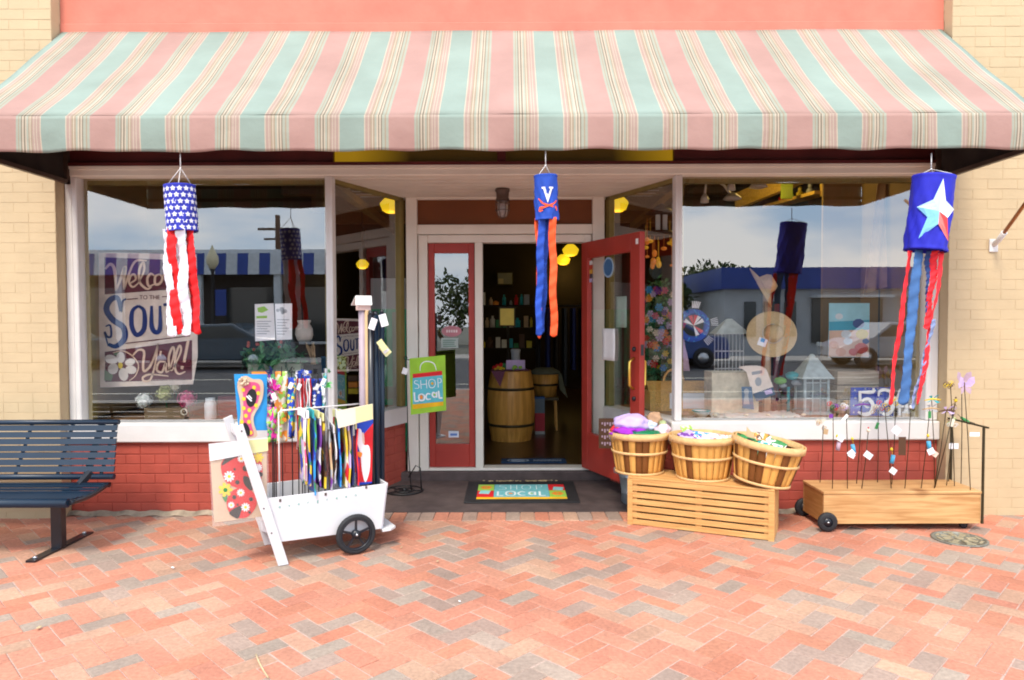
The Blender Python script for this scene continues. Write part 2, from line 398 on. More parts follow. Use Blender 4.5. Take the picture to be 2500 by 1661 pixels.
for x0, x1, rv in ((-6.2, XL, 1), (XR, 6.2, -1)):
    mb = MB(); brick_run(mb, (x0, 0), (x1, 0), -.02, 4.5, (0, -1), off=.05)
    ex = x1 if rv > 0 else x0
    # returns facing the opening
    if rv > 0: brick_run(mb, (ex, 0.004), (ex, .30), -.02, 4.5, (1, 0), off=.1)
    else: brick_run(mb, (ex, .30), (ex, .004), -.02, 4.5, (-1, 0), off=.1)
    p = mb.build('wall', m_cream, shop); p['label'] = 'cream painted brick pier left of the windows' if rv > 0 else 'cream painted brick pier right of the windows'
# coral band over the awning
mb = MB(); mb.box(XL + .002, XR - .002, YF, .25, 3.36, 4.5)
for i in range(0):                                          # runs and lumps in the old paint
    x = rnd.uniform(XL + .1, XR - .1); h = rnd.uniform(.05, .13); z = rnd.uniform(3.60, 3.68)
    mb.box(x, x + rnd.uniform(.006, .014), YF - .0012, YF, z - h, z)
mb.box(XL + .002, XR - .002, YF - .008, YF, 3.40, 3.47, .004)
mb.build('fascia', m_coral, shop)
# header behind the awning, with two low transom panes, their glow painted in
mb = MB(); zt0 = 2.497
mb.box(XL + .002, -1.26, YF + .006, .24, zt0, 3.36); mb.box(1.15, XR - .002, YF + .006, .24, zt0, 3.36); mb.box(-1.26, 1.15, YF + .006, .24, 2.80, 3.36)
mb.box(XL + .002, XR - .002, YF - .03, YF + .2, ZT + .07, zt0); mb.box(-.10, -.04, YF - .01, .2, zt0, 2.8)
mb.build('header', m_maroon, shop)
m_amb, n, l, p = newmat('amber_painted_glow'); p.inputs['Roughness'].default_value = .3; p.inputs['Base Color'].default_value = (.10, .06, .01, 1)
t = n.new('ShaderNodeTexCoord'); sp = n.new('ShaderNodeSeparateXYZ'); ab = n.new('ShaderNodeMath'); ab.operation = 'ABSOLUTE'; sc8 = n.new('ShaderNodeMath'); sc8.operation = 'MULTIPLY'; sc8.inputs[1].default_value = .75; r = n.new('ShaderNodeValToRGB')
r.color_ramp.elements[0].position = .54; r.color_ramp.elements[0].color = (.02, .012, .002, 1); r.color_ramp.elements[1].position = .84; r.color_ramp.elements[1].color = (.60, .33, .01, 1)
l.new(t.outputs['Object'], sp.inputs[0]); l.new(sp.outputs['X'], ab.inputs[0]); l.new(ab.outputs[0], sc8.inputs[0]); l.new(sc8.outputs[0], r.inputs[0]); l.new(r.outputs[0], p.inputs['Emission Color']); p.inputs['Emission Strength'].default_value = .22  # reflected interior glow painted as emission, bright at both ends, dark between
for x0, x1 in ((-1.26, -.10), (-.04, 1.15)): MB().box(x0, x1, .15, .17, zt0, 2.8).build('transom_glow_pane', m_amb, shop)
# soffit board and frame rail
bl = (-1.30, YF); br = (1.19, YF)                             # front corners of the recess
YD = 1.05
dl = (-.905, YD); dr = (.79, YD)                              # rear corners
mb = MB(); mb.box(XL + .002, XR - .002, YF - .012, YF + .09, ZT, ZT + .07, .006)
mb.box(XL + .002, XR - .002, YF - .022, YF, ZT + .05, ZT + .0695)
pr = mb.build('window_head_rail', m_trim, shop)
mb = MB(); mb.prism([(-1.30, YF + .09, ZT), (1.19, YF + .09, ZT), (.80, YD + .12, ZT), (-.92, YD + .12, ZT)], (0, 0, .06))
for i in range(7): mb.box(-1.28 + i * 0.004, 1.17, YF + .1 + i * .13, YF + .104 + i * .13, ZT - .002, ZT)
mb.build('soffit', m_trim, shop)
# windows: front pairs and angled sides
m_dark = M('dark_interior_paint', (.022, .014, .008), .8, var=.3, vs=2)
def window(x0, x1, lab, post_in):
    wn = MB(); f_ = .085
    # outer jamb at the pier, thin post at the recess corner
    jl, jr = (f_, .05) if post_in == 'r' else (.05, f_)
    wn.box(x0, x0 + jl, YF, YF + .10, ZS2, ZT, .006); wn.box(x1 - jr, x1, YF, YF + .10, ZS2, ZT, .006)
    wn.box(x0 + jl * .55, x0 + jl * .6, YF - .004, YF, ZS2, ZT); wn.box(x1 - jr * .6, x1 - jr * .55, YF - .004, YF, ZS2, ZT)
    wn.box(x0 + jl, x1 - jr, YF + .07, YF + .10, ZS2, ZS2 + .012); o = wn.build('window', m_white, shop); o['label'] = lab
    MB().box(x0 + jl, x1 - jr, GY, GY + .006, ZS2, ZT).build('pane', m_glass, o)
    MB().box(x0 - (.0 if post_in == 'r' else .03), x1 + (.03 if post_in == 'r' else 0), YF - .035, YF + .13, ZS, ZS2 - .002, .008).build('sill', m_white, o)
    mb = MB(); a, b = x0 + jl, x1 - jr
    mb.box(a, a + .03, GY + .02, GY + .08, ZS2, ZT - .04); mb.box(a, b, GY + .02, GY + .08, ZT - .04, ZT); mb.box(b - .03, b, GY + .02, GY + .08, ZS2, ZT - .04); mb.build('inner_frame', m_olive, o)
window(XL + .002, -1.27, 'wide display window left of the doorway', 'r')
window(1.16, XR - .002, 'wide display window right of the doorway', 'l')
for s_, (p, q) in ((-1, (bl, dl)), (1, (br, dr))):
    a = Vector((p[0], p[1] + .07, 0)); b = Vector((q[0], q[1], 0)); d = (b - a).normalized(); ln = (b - a).length
    n = Vector((d.y, -d.x, 0)) if s_ < 0 else Vector((-d.y, d.x, 0))     # towards the recess
    def ob(mb, s0, s1, o0, o1, z0, z1):
        P = [a + d * s0 + n * o0, a + d * s1 + n * o0, a + d * s1 + n * o1, a + d * s0 + n * o1]
        if s_ < 0: P = P[::-1]
        mb.hexa([v + Vector((0, 0, z0)) for v in P] + [v + Vector((0, 0, z1)) for v in P])
    mb = MB(); ob(mb, ln - .06, ln, -.05, .0, ZS2, ZT); ob(mb, 0, ln, -.03, .0, ZT - .03, ZT)
    o = mb.build('window', m_olive, shop); o['label'] = 'narrow angled window on the %s side of the entrance' % ('left' if s_ < 0 else 'right')
    mb = MB(); ob(mb, .0, ln - .06, -.028, -.022, ZS2, ZT - .03); mb.build('pane', m_glass, o)
    mb = MB(); ob(mb, -.02, ln, -.12, .035, ZS, ZS2 - .003); mb.build('sill', m_white, o)
    mb = MB(); pp, qq = (a, b) if s_ < 0 else (b, a)
    brick_run(mb, (pp.x, pp.y), (qq.x, qq.y), 0, ZS, (n.x, n.y), off=.03, e=.0036, jit=.0012); w_ = mb.build('wall', m_redbrick, shop); w_['label'] = 'short red brick wall on the %s side of the entrance' % ('left' if s_ < 0 else 'right')
for x0, x1, lab in ((XL + .002, -1.28, 'low red brick wall under the left window'), (1.17, XR - .002, 'low red brick wall under the right window')):
    mb = MB(); brick_run(mb, (x0, YF), (x1, YF), .012, ZS, (0, -1), off=.12, e=.0036, jit=.0012); o = mb.build('wall', m_redbrick, shop); o['label'] = lab
m_foot = M('crumbling_concrete', (.27, .22, .16), .9, var=.4, vs=14, bump=.6, bs=40)
for x0, x1 in ((XL, -1.36), (1.24, XR)):
    mb = MB()
    def fn(u, v, x0=x0, x1=x1): 
        return (x0 + (x1 - x0) * u, YF - .02 - .040 * v + .012 * math.sin(u * 37) * v, .03 - .028 * v + .006 * math.sin(u * 61))
    mb.grid(fn, 40, 3, 0); mb.build('footing', m_foot, shop)
# entrance floor and step
m_floor = M('worn_dark_floor_paint', (.075, .055, .053), .75, var=.28, vs=9, bump=.35, bs=120, det=8)
ef = MB(); ef.hexa([(-1.35, .1, -.03), (1.235, .1, -.03), (.83, 1.0, -.03), (-.94, 1.0, -.03), (-1.35, .1, .008), (1.235, .1, .008), (.83, 1.0, .035), (-.94, 1.0, .035)])
ef.box(-.95, .84, .98, 1.30, -.03, .105, .01)
o = ef.build('entry_floor', m_floor, shop); m_chip = M('pale_paint_chips', (.62, .48, .25), .8, var=.2)
for i in range(60):
    mb = MB()
    x = rnd.gauss(-.08, .09) if i % 2 else rnd.gauss(.18, .07); r_ = rnd.uniform(.004, .014)
    mb.X = T(x, .965 - rnd.uniform(0, .025), .0345); mb.lathe([(r_, 0), (r_ * .9, .003)], n=6)
    mb.build('paint_chip', m_chip, o)
# door frame, transom panel, sidelight, open door, threshold
mb = MB(); ZD = 1.985; zth = .118
def fx(px): return (px - 1250) * (YD + 5) / F
x0, x1 = fx(994), fx(1475)
mb.box(x0, fx(1021), YD - .03, YD + .1, .10, ZT, .004); mb.box(fx(1446), x1, YD - .03, YD + .1, .10, ZT, .004)
mb.box(fx(1021), fx(1446), YD - .02, YD + .1, 2.10, 2.18, .004); mb.box(fx(1021), fx(1446), YD - .02, YD + .1, ZT - .015, ZT)
mb.box(fx(1023), fx(1045), YD - .01, YD + .1, .10, 2.095, .004); mb.box(fx(1424), fx(1444), YD - .01, YD + .1, .10, 2.095, .004)
mb.box(fx(1160), fx(1179), YD - .012, YD + .1, .10, 2.03, .004); mb.box(fx(1045), fx(1424), YD - .01, YD + .1, 2.03, 2.095, .004)
mb.box(fx(1045), fx(1424), YD - .014, YD + .12, .102, .126, .004)
mb.build('door_frame', m_trim, shop)
MB().box(fx(1021), fx(1446), YD + .02, YD + .05, 2.18, ZT - .015).build('transom_panel', m_brown, shop)
def leaf(o_x, w_, z0, z1, lab, sx0, sx1, sb, st, parent, X=Matrix(), handle=False):
    "glazed door leaf in local x 0..w"
    mb = MB(); mb.X = X; t = .045
    mb.box(0, sx0, 0, t, z0, z1, .003); mb.box(sx1, w_, 0, t, z0, z1, .003)
    mb.box(sx0, sx1, 0, t, z0, sb, .003); mb.box(sx0, sx1, 0, t, st, z1, .003)
    o = mb.build('door', m_door, parent); o['label'] = lab
    mb = MB(); mb.X = X; mb.box(sx0, sx1, t * .45, t * .45 + .005, sb, st); mb.build('pane', m_glass, o)
    return o
sl_ = leaf(0, fx(1159) - fx(1046), .128, 2.028, 'fixed narrow red side door with tall glass', fx(1061) - fx(1046), fx(1144) - fx(1046), .325, 1.945, shop, T(fx(1046), YD + .02, 0))
dm = T(fx(1421), YD - .02, 0) @ RZ(180 + 68) # leaf opens outwards, x runs from the hinge to the free edge
ang = math.atan2(-.83, .345)
dm = T(fx(1419), YD - .03, 0) @ Matrix.Rotation(ang, 4, 'Z')
DW = .89
od = leaf(0, DW, .135, 2.02, 'open red glazed entrance door swung outwards', .10, DW - .13, .44, 1.885, shop, dm)
mb = MB(); mb.X = dm
for yy in (-.045, .09):
    mb.tube([(DW - .065, yy * .2 if yy < 0 else .045, .87), (DW - .065, yy, .90), (DW - .065, yy, 1.07), (DW - .065, yy * .2 if yy < 0 else .045, 1.10)], .011, 8)
mb.build('handle', m_brass, od)
for zz in (1.165, .80): mb = MB(); mb.X = dm @ T(DW - .065, 0, zz) @ RX(90); mb.lathe([(.018, 0), (.018, .012), (.012, .018)], n=12); mb.build('lock', m_black, od)
for zz in (1.12, .55): mb = MB(); mb.X = dm; mb.box(DW, DW + .003, .010, .035, zz, zz + .08); mb.build('latch_plate', m_black, od)
mb = MB(); mb.X = dm; mb.box(DW - .05, DW - .02, -.003, -.0005, 1.93, 1.97); mb.build('catch_plate', m_paper, od)
mb = MB(); mb.X = dm; mb.box(DW - .13, DW - .10, .014, .016, 1.31, 1.36); mb.build('catch_plate', m_paper, od)
# things stuck on the door
st = MB(); st.X = dm @ T(.42, .014, 1.79) @ RX(90); st.lathe([(.080, 0), (.080, .002)], n=24)
o = st.build('round_sticker', M('pale_blue_vinyl', (.35, .50, .66), .5, var=.05)); tag(o, 'pale blue round sticker high on the open door glass', 'sticker')
st = MB(); st.X = dm @ T(.42, .012, 1.79) @ RX(90); st.lathe([(.066, 0), (.066, .0015)], n=24)
for k in range(4): st.X = dm @ T(.42, .0095, 1.79 + (k - 1.5) * .016); st.box(-.026, .026, 0, .001, -.003, .003)
st.build('disc', [M('deep_blue_vinyl', (.05, .14, .30), .5)], o)
st = MB(); st.X = dm; st.grid(lambda u, v: (.33 + .20 * u + .006 * math.sin(v * 3), .008 + .004 * math.sin(u * 5), 1.06 + .25 * v), 6, 6, .0012)
tag(st.build('paper_notice', m_paper), 'white paper notice taped to the open door glass', 'notice')
st = MB(); st.X = dm; st.grid(lambda u, v: (.47 + .16 * u, .052 + .003 * math.sin(u * 4), 1.32 + .24 * v), 5, 5, .0012)
tag(st.build('paper_notice', M('pale_green_paper', (.42, .55, .48), .7)), 'pale green paper notice behind the open door glass', 'notice')
cols = [(.7, .68, .68), (.5, .05, .02), (.6, .35, .05), (.05, .04, .05), (.45, .40, .6)]
st = MB()
for k, c in enumerate(cols):
    st.mi = k; st.X = dm; st.box(.115, .165, .012, .0135, 1.83 - k * .036, 1.862 - k * .036)
tag(st.build('payment_sticker', [M('sticker_tone%s' % 'abcde'[k], c, .4) for k, c in enumerate(cols)]), 'small strip of stickers at the hinge side of the open door glass', 'sticker')
# stickers on the fixed side door
st = MB(); st.X = T(fx(1102), YD + .03, 1.285) @ RX(90); st.lathe([(.085, 0), (.085, .001)], n=28, squash=.55)
o = st.build('oval_sticker', M('faded_pink_vinyl', (.42, .17, .20), .6)); tag(o, 'faded pink oval sticker on the narrow side door', 'sticker')
st = MB()
for k in range(5): st.box(fx(1102) - .045 + k * .02, fx(1102) - .032 + k * .02, YD + .027, YD + .029, 1.275, 1.297)
st.build('print', M('sticker_white', (.7, .6, .6), .6), o)
st = MB(); zc = 1.185
st.box(fx(1076), fx(1118), YD + .030, YD + .031, zc - .042, zc + .042)
o = st.build('card_sticker', M('frosted_card', (.34, .40, .38), .6)); tag(o, 'grey rectangular card under the oval sticker on the side door', 'sticker')
st = MB()
for k in range(4): st.box(fx(1080), fx(1114) - rnd.random() * .03, YD + .0285, YD + .03, zc + .028 - k * .017, zc + .020 - k * .017)
st.build('print', M('card_print', (.1, .2, .15), .6), o)
st = MB(); st.box(fx(1093), fx(1118), YD + .028, YD + .030, .38, .435, 0)
o = st.build('decal', M('pale_decal', (.60, .66, .74), .5)); tag(o, 'small pale blue decal low on the narrow side door', 'sticker')
st = MB(); st.box(fx(1097), fx(1114), YD + .0265, YD + .028, .395, .415); st.build('print', M('decal_blue', (.1, .2, .5), .5), o)
# chain pull curtain strings seen inside the sidelight
# ---------------------------------------------------------------- interior shell
m_wallin = M('dim_tan_interior', (.20, .13, .055), .85, var=.15, vs=1.5)
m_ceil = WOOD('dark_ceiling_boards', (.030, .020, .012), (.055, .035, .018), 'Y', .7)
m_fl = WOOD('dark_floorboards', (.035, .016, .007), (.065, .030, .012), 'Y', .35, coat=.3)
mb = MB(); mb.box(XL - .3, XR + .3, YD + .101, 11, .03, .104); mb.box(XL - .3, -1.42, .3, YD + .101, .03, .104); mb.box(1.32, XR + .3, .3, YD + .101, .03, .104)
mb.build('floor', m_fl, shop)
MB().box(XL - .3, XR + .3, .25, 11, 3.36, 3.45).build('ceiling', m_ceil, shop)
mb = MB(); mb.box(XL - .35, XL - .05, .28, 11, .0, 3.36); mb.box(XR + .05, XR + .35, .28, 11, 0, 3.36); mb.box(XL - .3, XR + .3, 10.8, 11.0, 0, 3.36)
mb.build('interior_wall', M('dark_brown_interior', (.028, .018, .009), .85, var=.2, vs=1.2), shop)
mb = MB()
for y in (1.9, 3.4, 4.9, 6.4, 7.9): mb.box(XL, XR, y, y + .16, 3.10, 3.36)
for x in (-2.2, -.9, .9, 2.2): mb.box(x - .06, x + .06, .3, 10.8, 3.0, 3.10)
mb.build('ceiling_beam', WOOD('brown_beam', (.18, .11, .05), (.28, .17, .08), 'Y', .7), shop)
# end panels of the display bays
m_pan = M('tan_bay_panel', (.26, .17, .065), .7, var=.12, vs=2)
mb = MB(); mb.box(XL - .02, XL + .02, .28, 1.25, .66, 3.2); mb.box(XL + .02, XL + .35, 1.22, 1.25, .1, 3.2); mb.build('bay_panel', m_pan, shop); mb = MB()
mb.box(XR - .02, XR + .02, .28, 1.25, .66, 3.2); mb.box(XR - .35, XR - .02, 1.22, 1.25, .1, 3.2); mb.build('bay_panel', m_pan, shop)
m_disp = WOOD('display_shelf_wood', (.20, .10, .035), (.34, .18, .07), 'X', .45, coat=.2)
def bay(P):
    mb = MB(); mb.prism([(x, y, .60) for x, y in P], (0, 0, .045)); mb.prism([(x, y, .1) for x, y in P], (0, 0, .499)); return mb.build('display_shelf', m_disp, shop)
bay([(XL + .02, GY + .09), (-1.34, GY + .09), (-1.02, 1.0), (-1.02, 1.20), (XL + .02, 1.20)])
bay([(1.25, GY + .09), (XR - .02, GY + .09), (XR - .02, 1.20), (.90, 1.20), (.90, 1.0)])

# ---------------------------------------------------------------- awning
YA = -.88; AX0, AX1 = -3.15, 3.02; ZB = 2.365; ZV = 2.555; ZTOP = 3.41
m_awn = bpy.data.materials.new('striped_awning_canvas'); m_awn.use_nodes = True
n = m_awn.node_tree.nodes; l = m_awn.node_tree.links; p = n['Principled BSDF']; p.inputs['Roughness'].default_value = .85; p.inputs['Specular IOR Level'].default_value = .2
t = n.new('ShaderNodeTexCoord'); sp = n.new('ShaderNodeSeparateXYZ'); l.new(t.outputs['Object'], sp.inputs[0])
PER = .5665
a1 = n.new('ShaderNodeMath'); a1.operation = 'SUBTRACT'; a1.inputs[1].default_value = .226 - .0695 - PER * 12
dv = n.new('ShaderNodeMath'); dv.operation = 'DIVIDE'; dv.inputs[1].default_value = PER
fr = n.new('ShaderNodeMath'); fr.operation = 'FRACT'
l.new(sp.outputs['X'], a1.inputs[0]); l.new(a1.outputs[0], dv.inputs[0]); l.new(dv.outputs[0], fr.inputs[0])
GRN = (.235, .295, .255); PNK = (.355, .215, .185); CRM = (.43, .36, .28); TAU = (.29, .23, .16); MAU = (.34, .245, .205); SAG = (.30, .31, .25); DRK = (.19, .165, .12)
st_ = [(0, GRN), (.245, CRM), (.253, MAU), (.275, CRM), (.281, MAU), (.295, TAU), (.305, CRM), (.315, TAU), (.328, SAG), (.345, CRM), (.355, DRK), (.365, CRM), (.378, DRK), (.388, SAG), (.41, TAU), (.417, SAG), (.44, PNK)]
st_ += [(1 + .245 - a, c) for a, c in []]
tail = [(.75, SAG), (.772, TAU), (.780, SAG), (.80, DRK), (.812, CRM), (.826, DRK), (.84, CRM), (.853, SAG), (.873, TAU), (.884, CRM), (.896, TAU), (.91, MAU), (.925, CRM), (.933, MAU), (.95, CRM), (.958, MAU), (.987, CRM)]
st_ = [(a if a < .245 else .245 + (a - .245) * 1.256, c) for a, c in st_]
old_tail = [(.70, SAG), (.725, TAU), (.735, SAG), (.755, DRK), (.765, CRM), (.778, DRK), (.788, CRM), (.80, SAG), (.818, TAU), (.83, CRM), (.84, TAU), (.852, MAU), (.865, CRM), (.872, MAU), (.96, CRM), (.975, GRN)]
def ramp(stops):
    r = n.new('ShaderNodeValToRGB'); e = r.color_ramp; e.interpolation = 'CONSTANT'
    e.elements.remove(e.elements[1]); e.elements[0].position = stops[0][0]; e.elements[0].color = c4(stops[0][1])
    for a, c in stops[1:]: k = e.elements.new(a); k.color = c4(c)
    return r
rA = ramp(st_); rB = ramp([(0, PNK)] + tail)
cmpn = n.new('ShaderNodeMath'); cmpn.operation = 'GREATER_THAN'; cmpn.inputs[1].default_value = .6
l.new(fr.outputs[0], rA.inputs[0]); l.new(fr.outputs[0], rB.inputs[0]); l.new(fr.outputs[0], cmpn.inputs[0])
mxx = n.new('ShaderNodeMix'); mxx.data_type = 'RGBA'; l.new(cmpn.outputs[0], mxx.inputs['Factor']); l.new(rA.outputs[0], mxx.inputs['A']); l.new(rB.outputs[0], mxx.inputs['B'])
z = n.new('ShaderNodeTexNoise'); z.inputs['Scale'].default_value = 2.5; z.inputs['Detail'].default_value = 6; l.new(t.outputs['Object'], z.inputs['Vector'])
rr = n.new('ShaderNodeValToRGB'); rr.color_ramp.elements[0].color = (.86, .85, .84, 1); rr.color_ramp.elements[1].color = (1.06, 1.06, 1.06, 1); rr.color_ramp.elements[0].position = .3; rr.color_ramp.elements[1].position = .7
l.new(z.outputs['Fac'], rr.inputs[0]); mm = n.new('ShaderNodeMix'); mm.data_type = 'RGBA'; mm.blend_type = 'MULTIPLY'; mm.inputs['Factor'].default_value = 1
l.new(mxx.outputs['Result'], mm.inputs['A']); l.new(rr.outputs[0], mm.inputs['B']); l.new(mm.outputs['Result'], p.inputs['Base Color'])
zb = n.new('ShaderNodeTexNoise'); zb.inputs['Scale'].default_value = 9; zb.inputs['Detail'].default_value = 8; zb.inputs['Roughness'].default_value = .5; bb = n.new('ShaderNodeBump'); bb.inputs['Strength'].default_value = .35; bb.inputs['Distance'].default_value = .02
l.new(t.outputs['Object'], zb.inputs['Vector']); l.new(zb.outputs['Fac'], bb.inputs['Height']); l.new(bb.outputs['Normal'], p.inputs['Normal'])
m_seam = M('pale_seam_canvas', (.40, .265, .235), .85)
aw = thing('awning', 'wide green and pink striped canvas awning over the shop front', 'awning', (0, 0, 0))
def sag(u): return .003 * math.sin(u * 40) + .004 * math.sin(u * 91 + 1)
mb = MB()
mb.grid(lambda u, v: (AX0 + (AX1 - AX0) * u, YF - .01 + (YA - YF + .01) * v, ZTOP + (ZV - ZTOP) * v - .030 * math.sin(math.pi * v) * (.35 + .65 * abs(math.sin(u * math.pi * 4))) + .003 * math.sin(u * 83 + v * 9) * v + .003 * math.sin(u * 31 - v * 14)), 160, 18, -.004)
mb.build('canopy', m_awn, aw)
for k in []:
    xs = -.057 + k * 1.133; us = (xs - AX0) / (AX1 - AX0)
    MB().grid(lambda u, v: (xs + .004 * (u - .5) * 2, YF - .012 + (YA - YF + .01) * v - .003, .005 + ZTOP + (ZV - ZTOP) * v - .030 * math.sin(math.pi * v) * (.35 + .65 * abs(math.sin(us * math.pi * 4))) + .003 * math.sin(us * 83 + v * 9) * v + .003 * math.sin(us * 31 - v * 14)), 1, 18, .0).build('seam', m_seam, aw)
def val(u, v):
    y = YA - .004 - .004 * math.sin(v * 3) - (.010 * math.sin(u * 57) + .006 * math.sin(u * 133)) * max(0, v - .45) * 1.4
    return (AX0 + (AX1 - AX0) * u, y, ZV - (ZV - ZB + .012 + sag(u)) * v)
mb = MB(); mb.grid(val, 220, 10, -.003); mb.build('valance', m_awn, aw)
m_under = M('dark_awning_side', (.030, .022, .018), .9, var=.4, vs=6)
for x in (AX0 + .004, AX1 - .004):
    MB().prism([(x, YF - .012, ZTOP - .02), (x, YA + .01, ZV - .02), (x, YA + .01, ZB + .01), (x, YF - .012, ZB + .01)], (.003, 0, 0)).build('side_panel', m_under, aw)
m_rail = M('weathered_brown_rail', (.085, .055, .042), .45, var=.3, metal=.3)
mb = MB()
for x in (AX0 + .02, AX1 - .02):
    mb.bar((x, YF, ZB), (x, YA + .02, ZB), .03, .028); mb.bar((x, YF - .02, ZB - .014), (x, YF - .02, ZTOP - .05), .03)
    mb.bar((x, YF, ZTOP - .05), (x, YA + .02, ZV - .03), .025)
for x in (-1.6, -.0, 1.5): mb.bar((x, YF, ZTOP - .05), (x, YA + .02, ZV - .03), .025)
mb.bar((AX0, YA + .022, ZV - .03), (AX1, YA + .022, ZV - .03), .026); mb.bar((AX0 + .01, YA + .024, ZB + .05), (AX1 - .01, YA + .024, ZB + .05), .026)
mb.build('frame', m_rail, aw)
# ---------------------------------------------------------------- pixel maps used as a ruler on the photograph
def Zm(ox, oy, z): return lambda x, y: (ox + x / z, oy + y / z)
def P3(pts, Y, m=None):
    return [W(*(m(*p) if m else p), Y) for p in pts]
def circ(cx, cy, rx, ry=None, n=14, a0=0, rot=0):
    ry = ry or rx; o = []
    for k in range(n):
        a = 2 * math.pi * k / n + a0; x, y = rx * math.cos(a), ry * math.sin(a)
        o.append((cx + x * math.cos(rot) - y * math.sin(rot), cy + x * math.sin(rot) + y * math.cos(rot)))
    return o
def flower_pts(cx, cy, r, petals=8, inner=.55, n=None):
    o = []; n = n or petals * 4
    for k in range(n):
        a = 2 * math.pi * k / n; rr = r * (inner + (1 - inner) * abs(math.cos(a * petals / 2)) ** .6)
        o.append((cx + rr * math.cos(a), cy + rr * math.sin(a)))
    return o
def bez(*P):
    "smooth closed outline through points"
    P = [Vector(p) for p in P]; n = len(P); o = []
    for i in range(n):
        a, b, c, d = P[i - 1], P[i], P[(i + 1) % n], P[(i + 2) % n]
        for k in range(4):
            t = k / 4; q = .5 * ((2 * b) + (c - a) * t + (2 * a - 5 * b + 4 * c - d) * t * t + (3 * b - a - 3 * c + d) * t ** 3); o.append((q.x, q.y))
    return o
def clothmat(name, c, rough=.75, var=.12, vs=12): return M(name, c, rough, var=var, vs=vs, bump=.12, bs=150)

# ---------------------------------------------------------------- bench
bench = thing('bench', 'dark blue slatted metal bench in front of the left brick pier', 'bench', (-2.765, -.64, 0))
m_bench = M('navy_powder_coat', (.006, .020, .042), .35, var=.12, vs=5, spec=.4)
m_bdk = M('black_powder_coat', (.008, .010, .016), .3, var=.2, spec=.6)
bx0, bx1 = -4.05, -2.545
zs_ = [.718 - i * .0385 for i in range(8)]
mb = MB()
for i in range(7):
    z1 = .703 - i * .0385 * 1.08; y = -.315 - i * .018
    ex_ = bx1 - .048 + i * .006; mb.hexa([(bx0, y - .012, z1 - .034), (ex_, y - .012, z1 - .034), (ex_, y, z1 - .034), (bx0, y, z1 - .034),
             (bx0, y, z1), (ex_, y, z1), (ex_, y + .012, z1), (bx0, y + .012, z1)])
mb.build('backrest', m_bench, bench)
def rail(y, z, r, x1): MB().tube([(bx0, y, z), (x1, y, z)], r, 12).build('rail', m_bench, bench)
rail(-.305, .722, .017, bx1 - .04); rail(-.445, .392, .019, bx1 - .002)
for x in (bx1 - .16, bx1 - .07, bx1 - .35, bx1 - .62, bx1 - .95):
    MB().bar((x, -.292, .71), (x - .03, -.428, .39), .022 if x != bx1 - .16 else .05, .008).build('back_strap', m_bdk, bench)
mb = MB()
for i in range(9):
    t = i / 8; y = -.88 + .36 * t; z = .352 + .010 * math.cos(t * 6) - .012 * (1 - t)
    mb.box(bx0, bx1 - .02 * (1 - t), y, y + .033, z - .004, z + .004)
mb.build('seat', m_bench, bench)
MB().tube([(bx0, -.895, .338), (bx1 - .02, -.895, .338)], .026, 14).build('rail', m_bench, bench)
MB().tube([(bx0, -.50, .352), (bx1, -.50, .352)], .017, 12).build('rail', m_bdk, bench)
mb = MB(); pts = [(bx1 - .015, -.89 + .39 * i / 10, .338 + .018 * (i / 10) - .018 * math.sin(math.pi * i / 10)) for i in range(11)]
mb.tube(pts, .015, 8); mb.build('seat_arm', m_bdk, bench)
MB().bar((bx1 - .22, -.86, .315), (bx1 - .22, -.50, .33), .05, .02).build('seat_arm', m_bdk, bench)
mb = MB(); mb.box(-2.80, -2.735, -.70, -.64, .008, .33, .006); mb.bar((-2.75, -.52, .33), (-2.70, -.44, .42), .05, .03); mb.box(-2.79, -2.745, -.70, -.50, .30, .325)
mb.build('post', m_bdk, bench)
mb = MB(); mb.bar((-2.775, -.92, .007), (-2.765, -.36, .007), .055, .012); mb.build('foot', m_bdk, bench)
for y in (-.88, -.40): MB().lathe([(.014, .013), (.014, .022), (.006, .026)], (-2.772, y, 0), 6).build('bolt', m_steel, bench)

# ---------------------------------------------------------------- merchandise cart
CA = math.atan2(.482, .876); CM = T(-1.31, -.96, 0) @ Matrix.Rotation(CA, 4, 'Z'); CI = CM.inverted()
def CP(px, py, k=0.0):
    "local cart coordinates of a photo pixel on the vertical plane y=k of the cart"
    o = CI @ Vector((0, -5, 1.4)); d = CI.to_3x3() @ ray(px, py); t = (k - o.y) / d.y
    return (o.x + d.x * t, k, o.z + d.z * t)
def cthing(name, label, cat, group=None):
    o = thing(name, label, cat, tuple(CM.translation), CA, group); return o
m_cart = M('white_cart_paint', (.64, .64, .66), .4, var=.07, vs=5, bump=.12, bs=30, det=8)
m_rub = M('black_rubber', (.016, .017, .02), .65, var=.2, vs=40, bump=.2, bs=200)
m_rim = M('dark_plastic_rim', (.012, .014, .02), .35)
cart = cthing('display_cart', 'white wooden two wheeled display cart with a black wheel', 'cart')
CW = .40
Tz = .385
mb = MB()
for y in (0, CW - .016): mb.prism([(-.045, y, .13), (.585, y, .118), (.62, y, Tz + .005), (-.105, y, Tz)], (0, .016, 0))
mb.prism([(.585, .016, .118), (.585, CW - .016, .118), (.62, CW - .016, Tz + .005), (.62, .016, Tz + .005)], (.014, 0, 0))
mb.prism([(-.045, .016, .13), (-.045, CW - .016, .13), (-.105, CW - .016, Tz), (-.105, .016, Tz)], (.014, 0, 0))
mb.box(-.03, .58, .017, CW - .017, .13, .142)
mb.build('box', m_cart, cart, world=False, bevel=.002)
for y in (-.022, CW + .002):
    MB().prism([(-.028, y, 0), (.030, y, 0), (-.205, y, .82), (-.255, y, .80)], (0, .020, 0)).build('leg', m_cart, cart, world=False, bevel=.003)
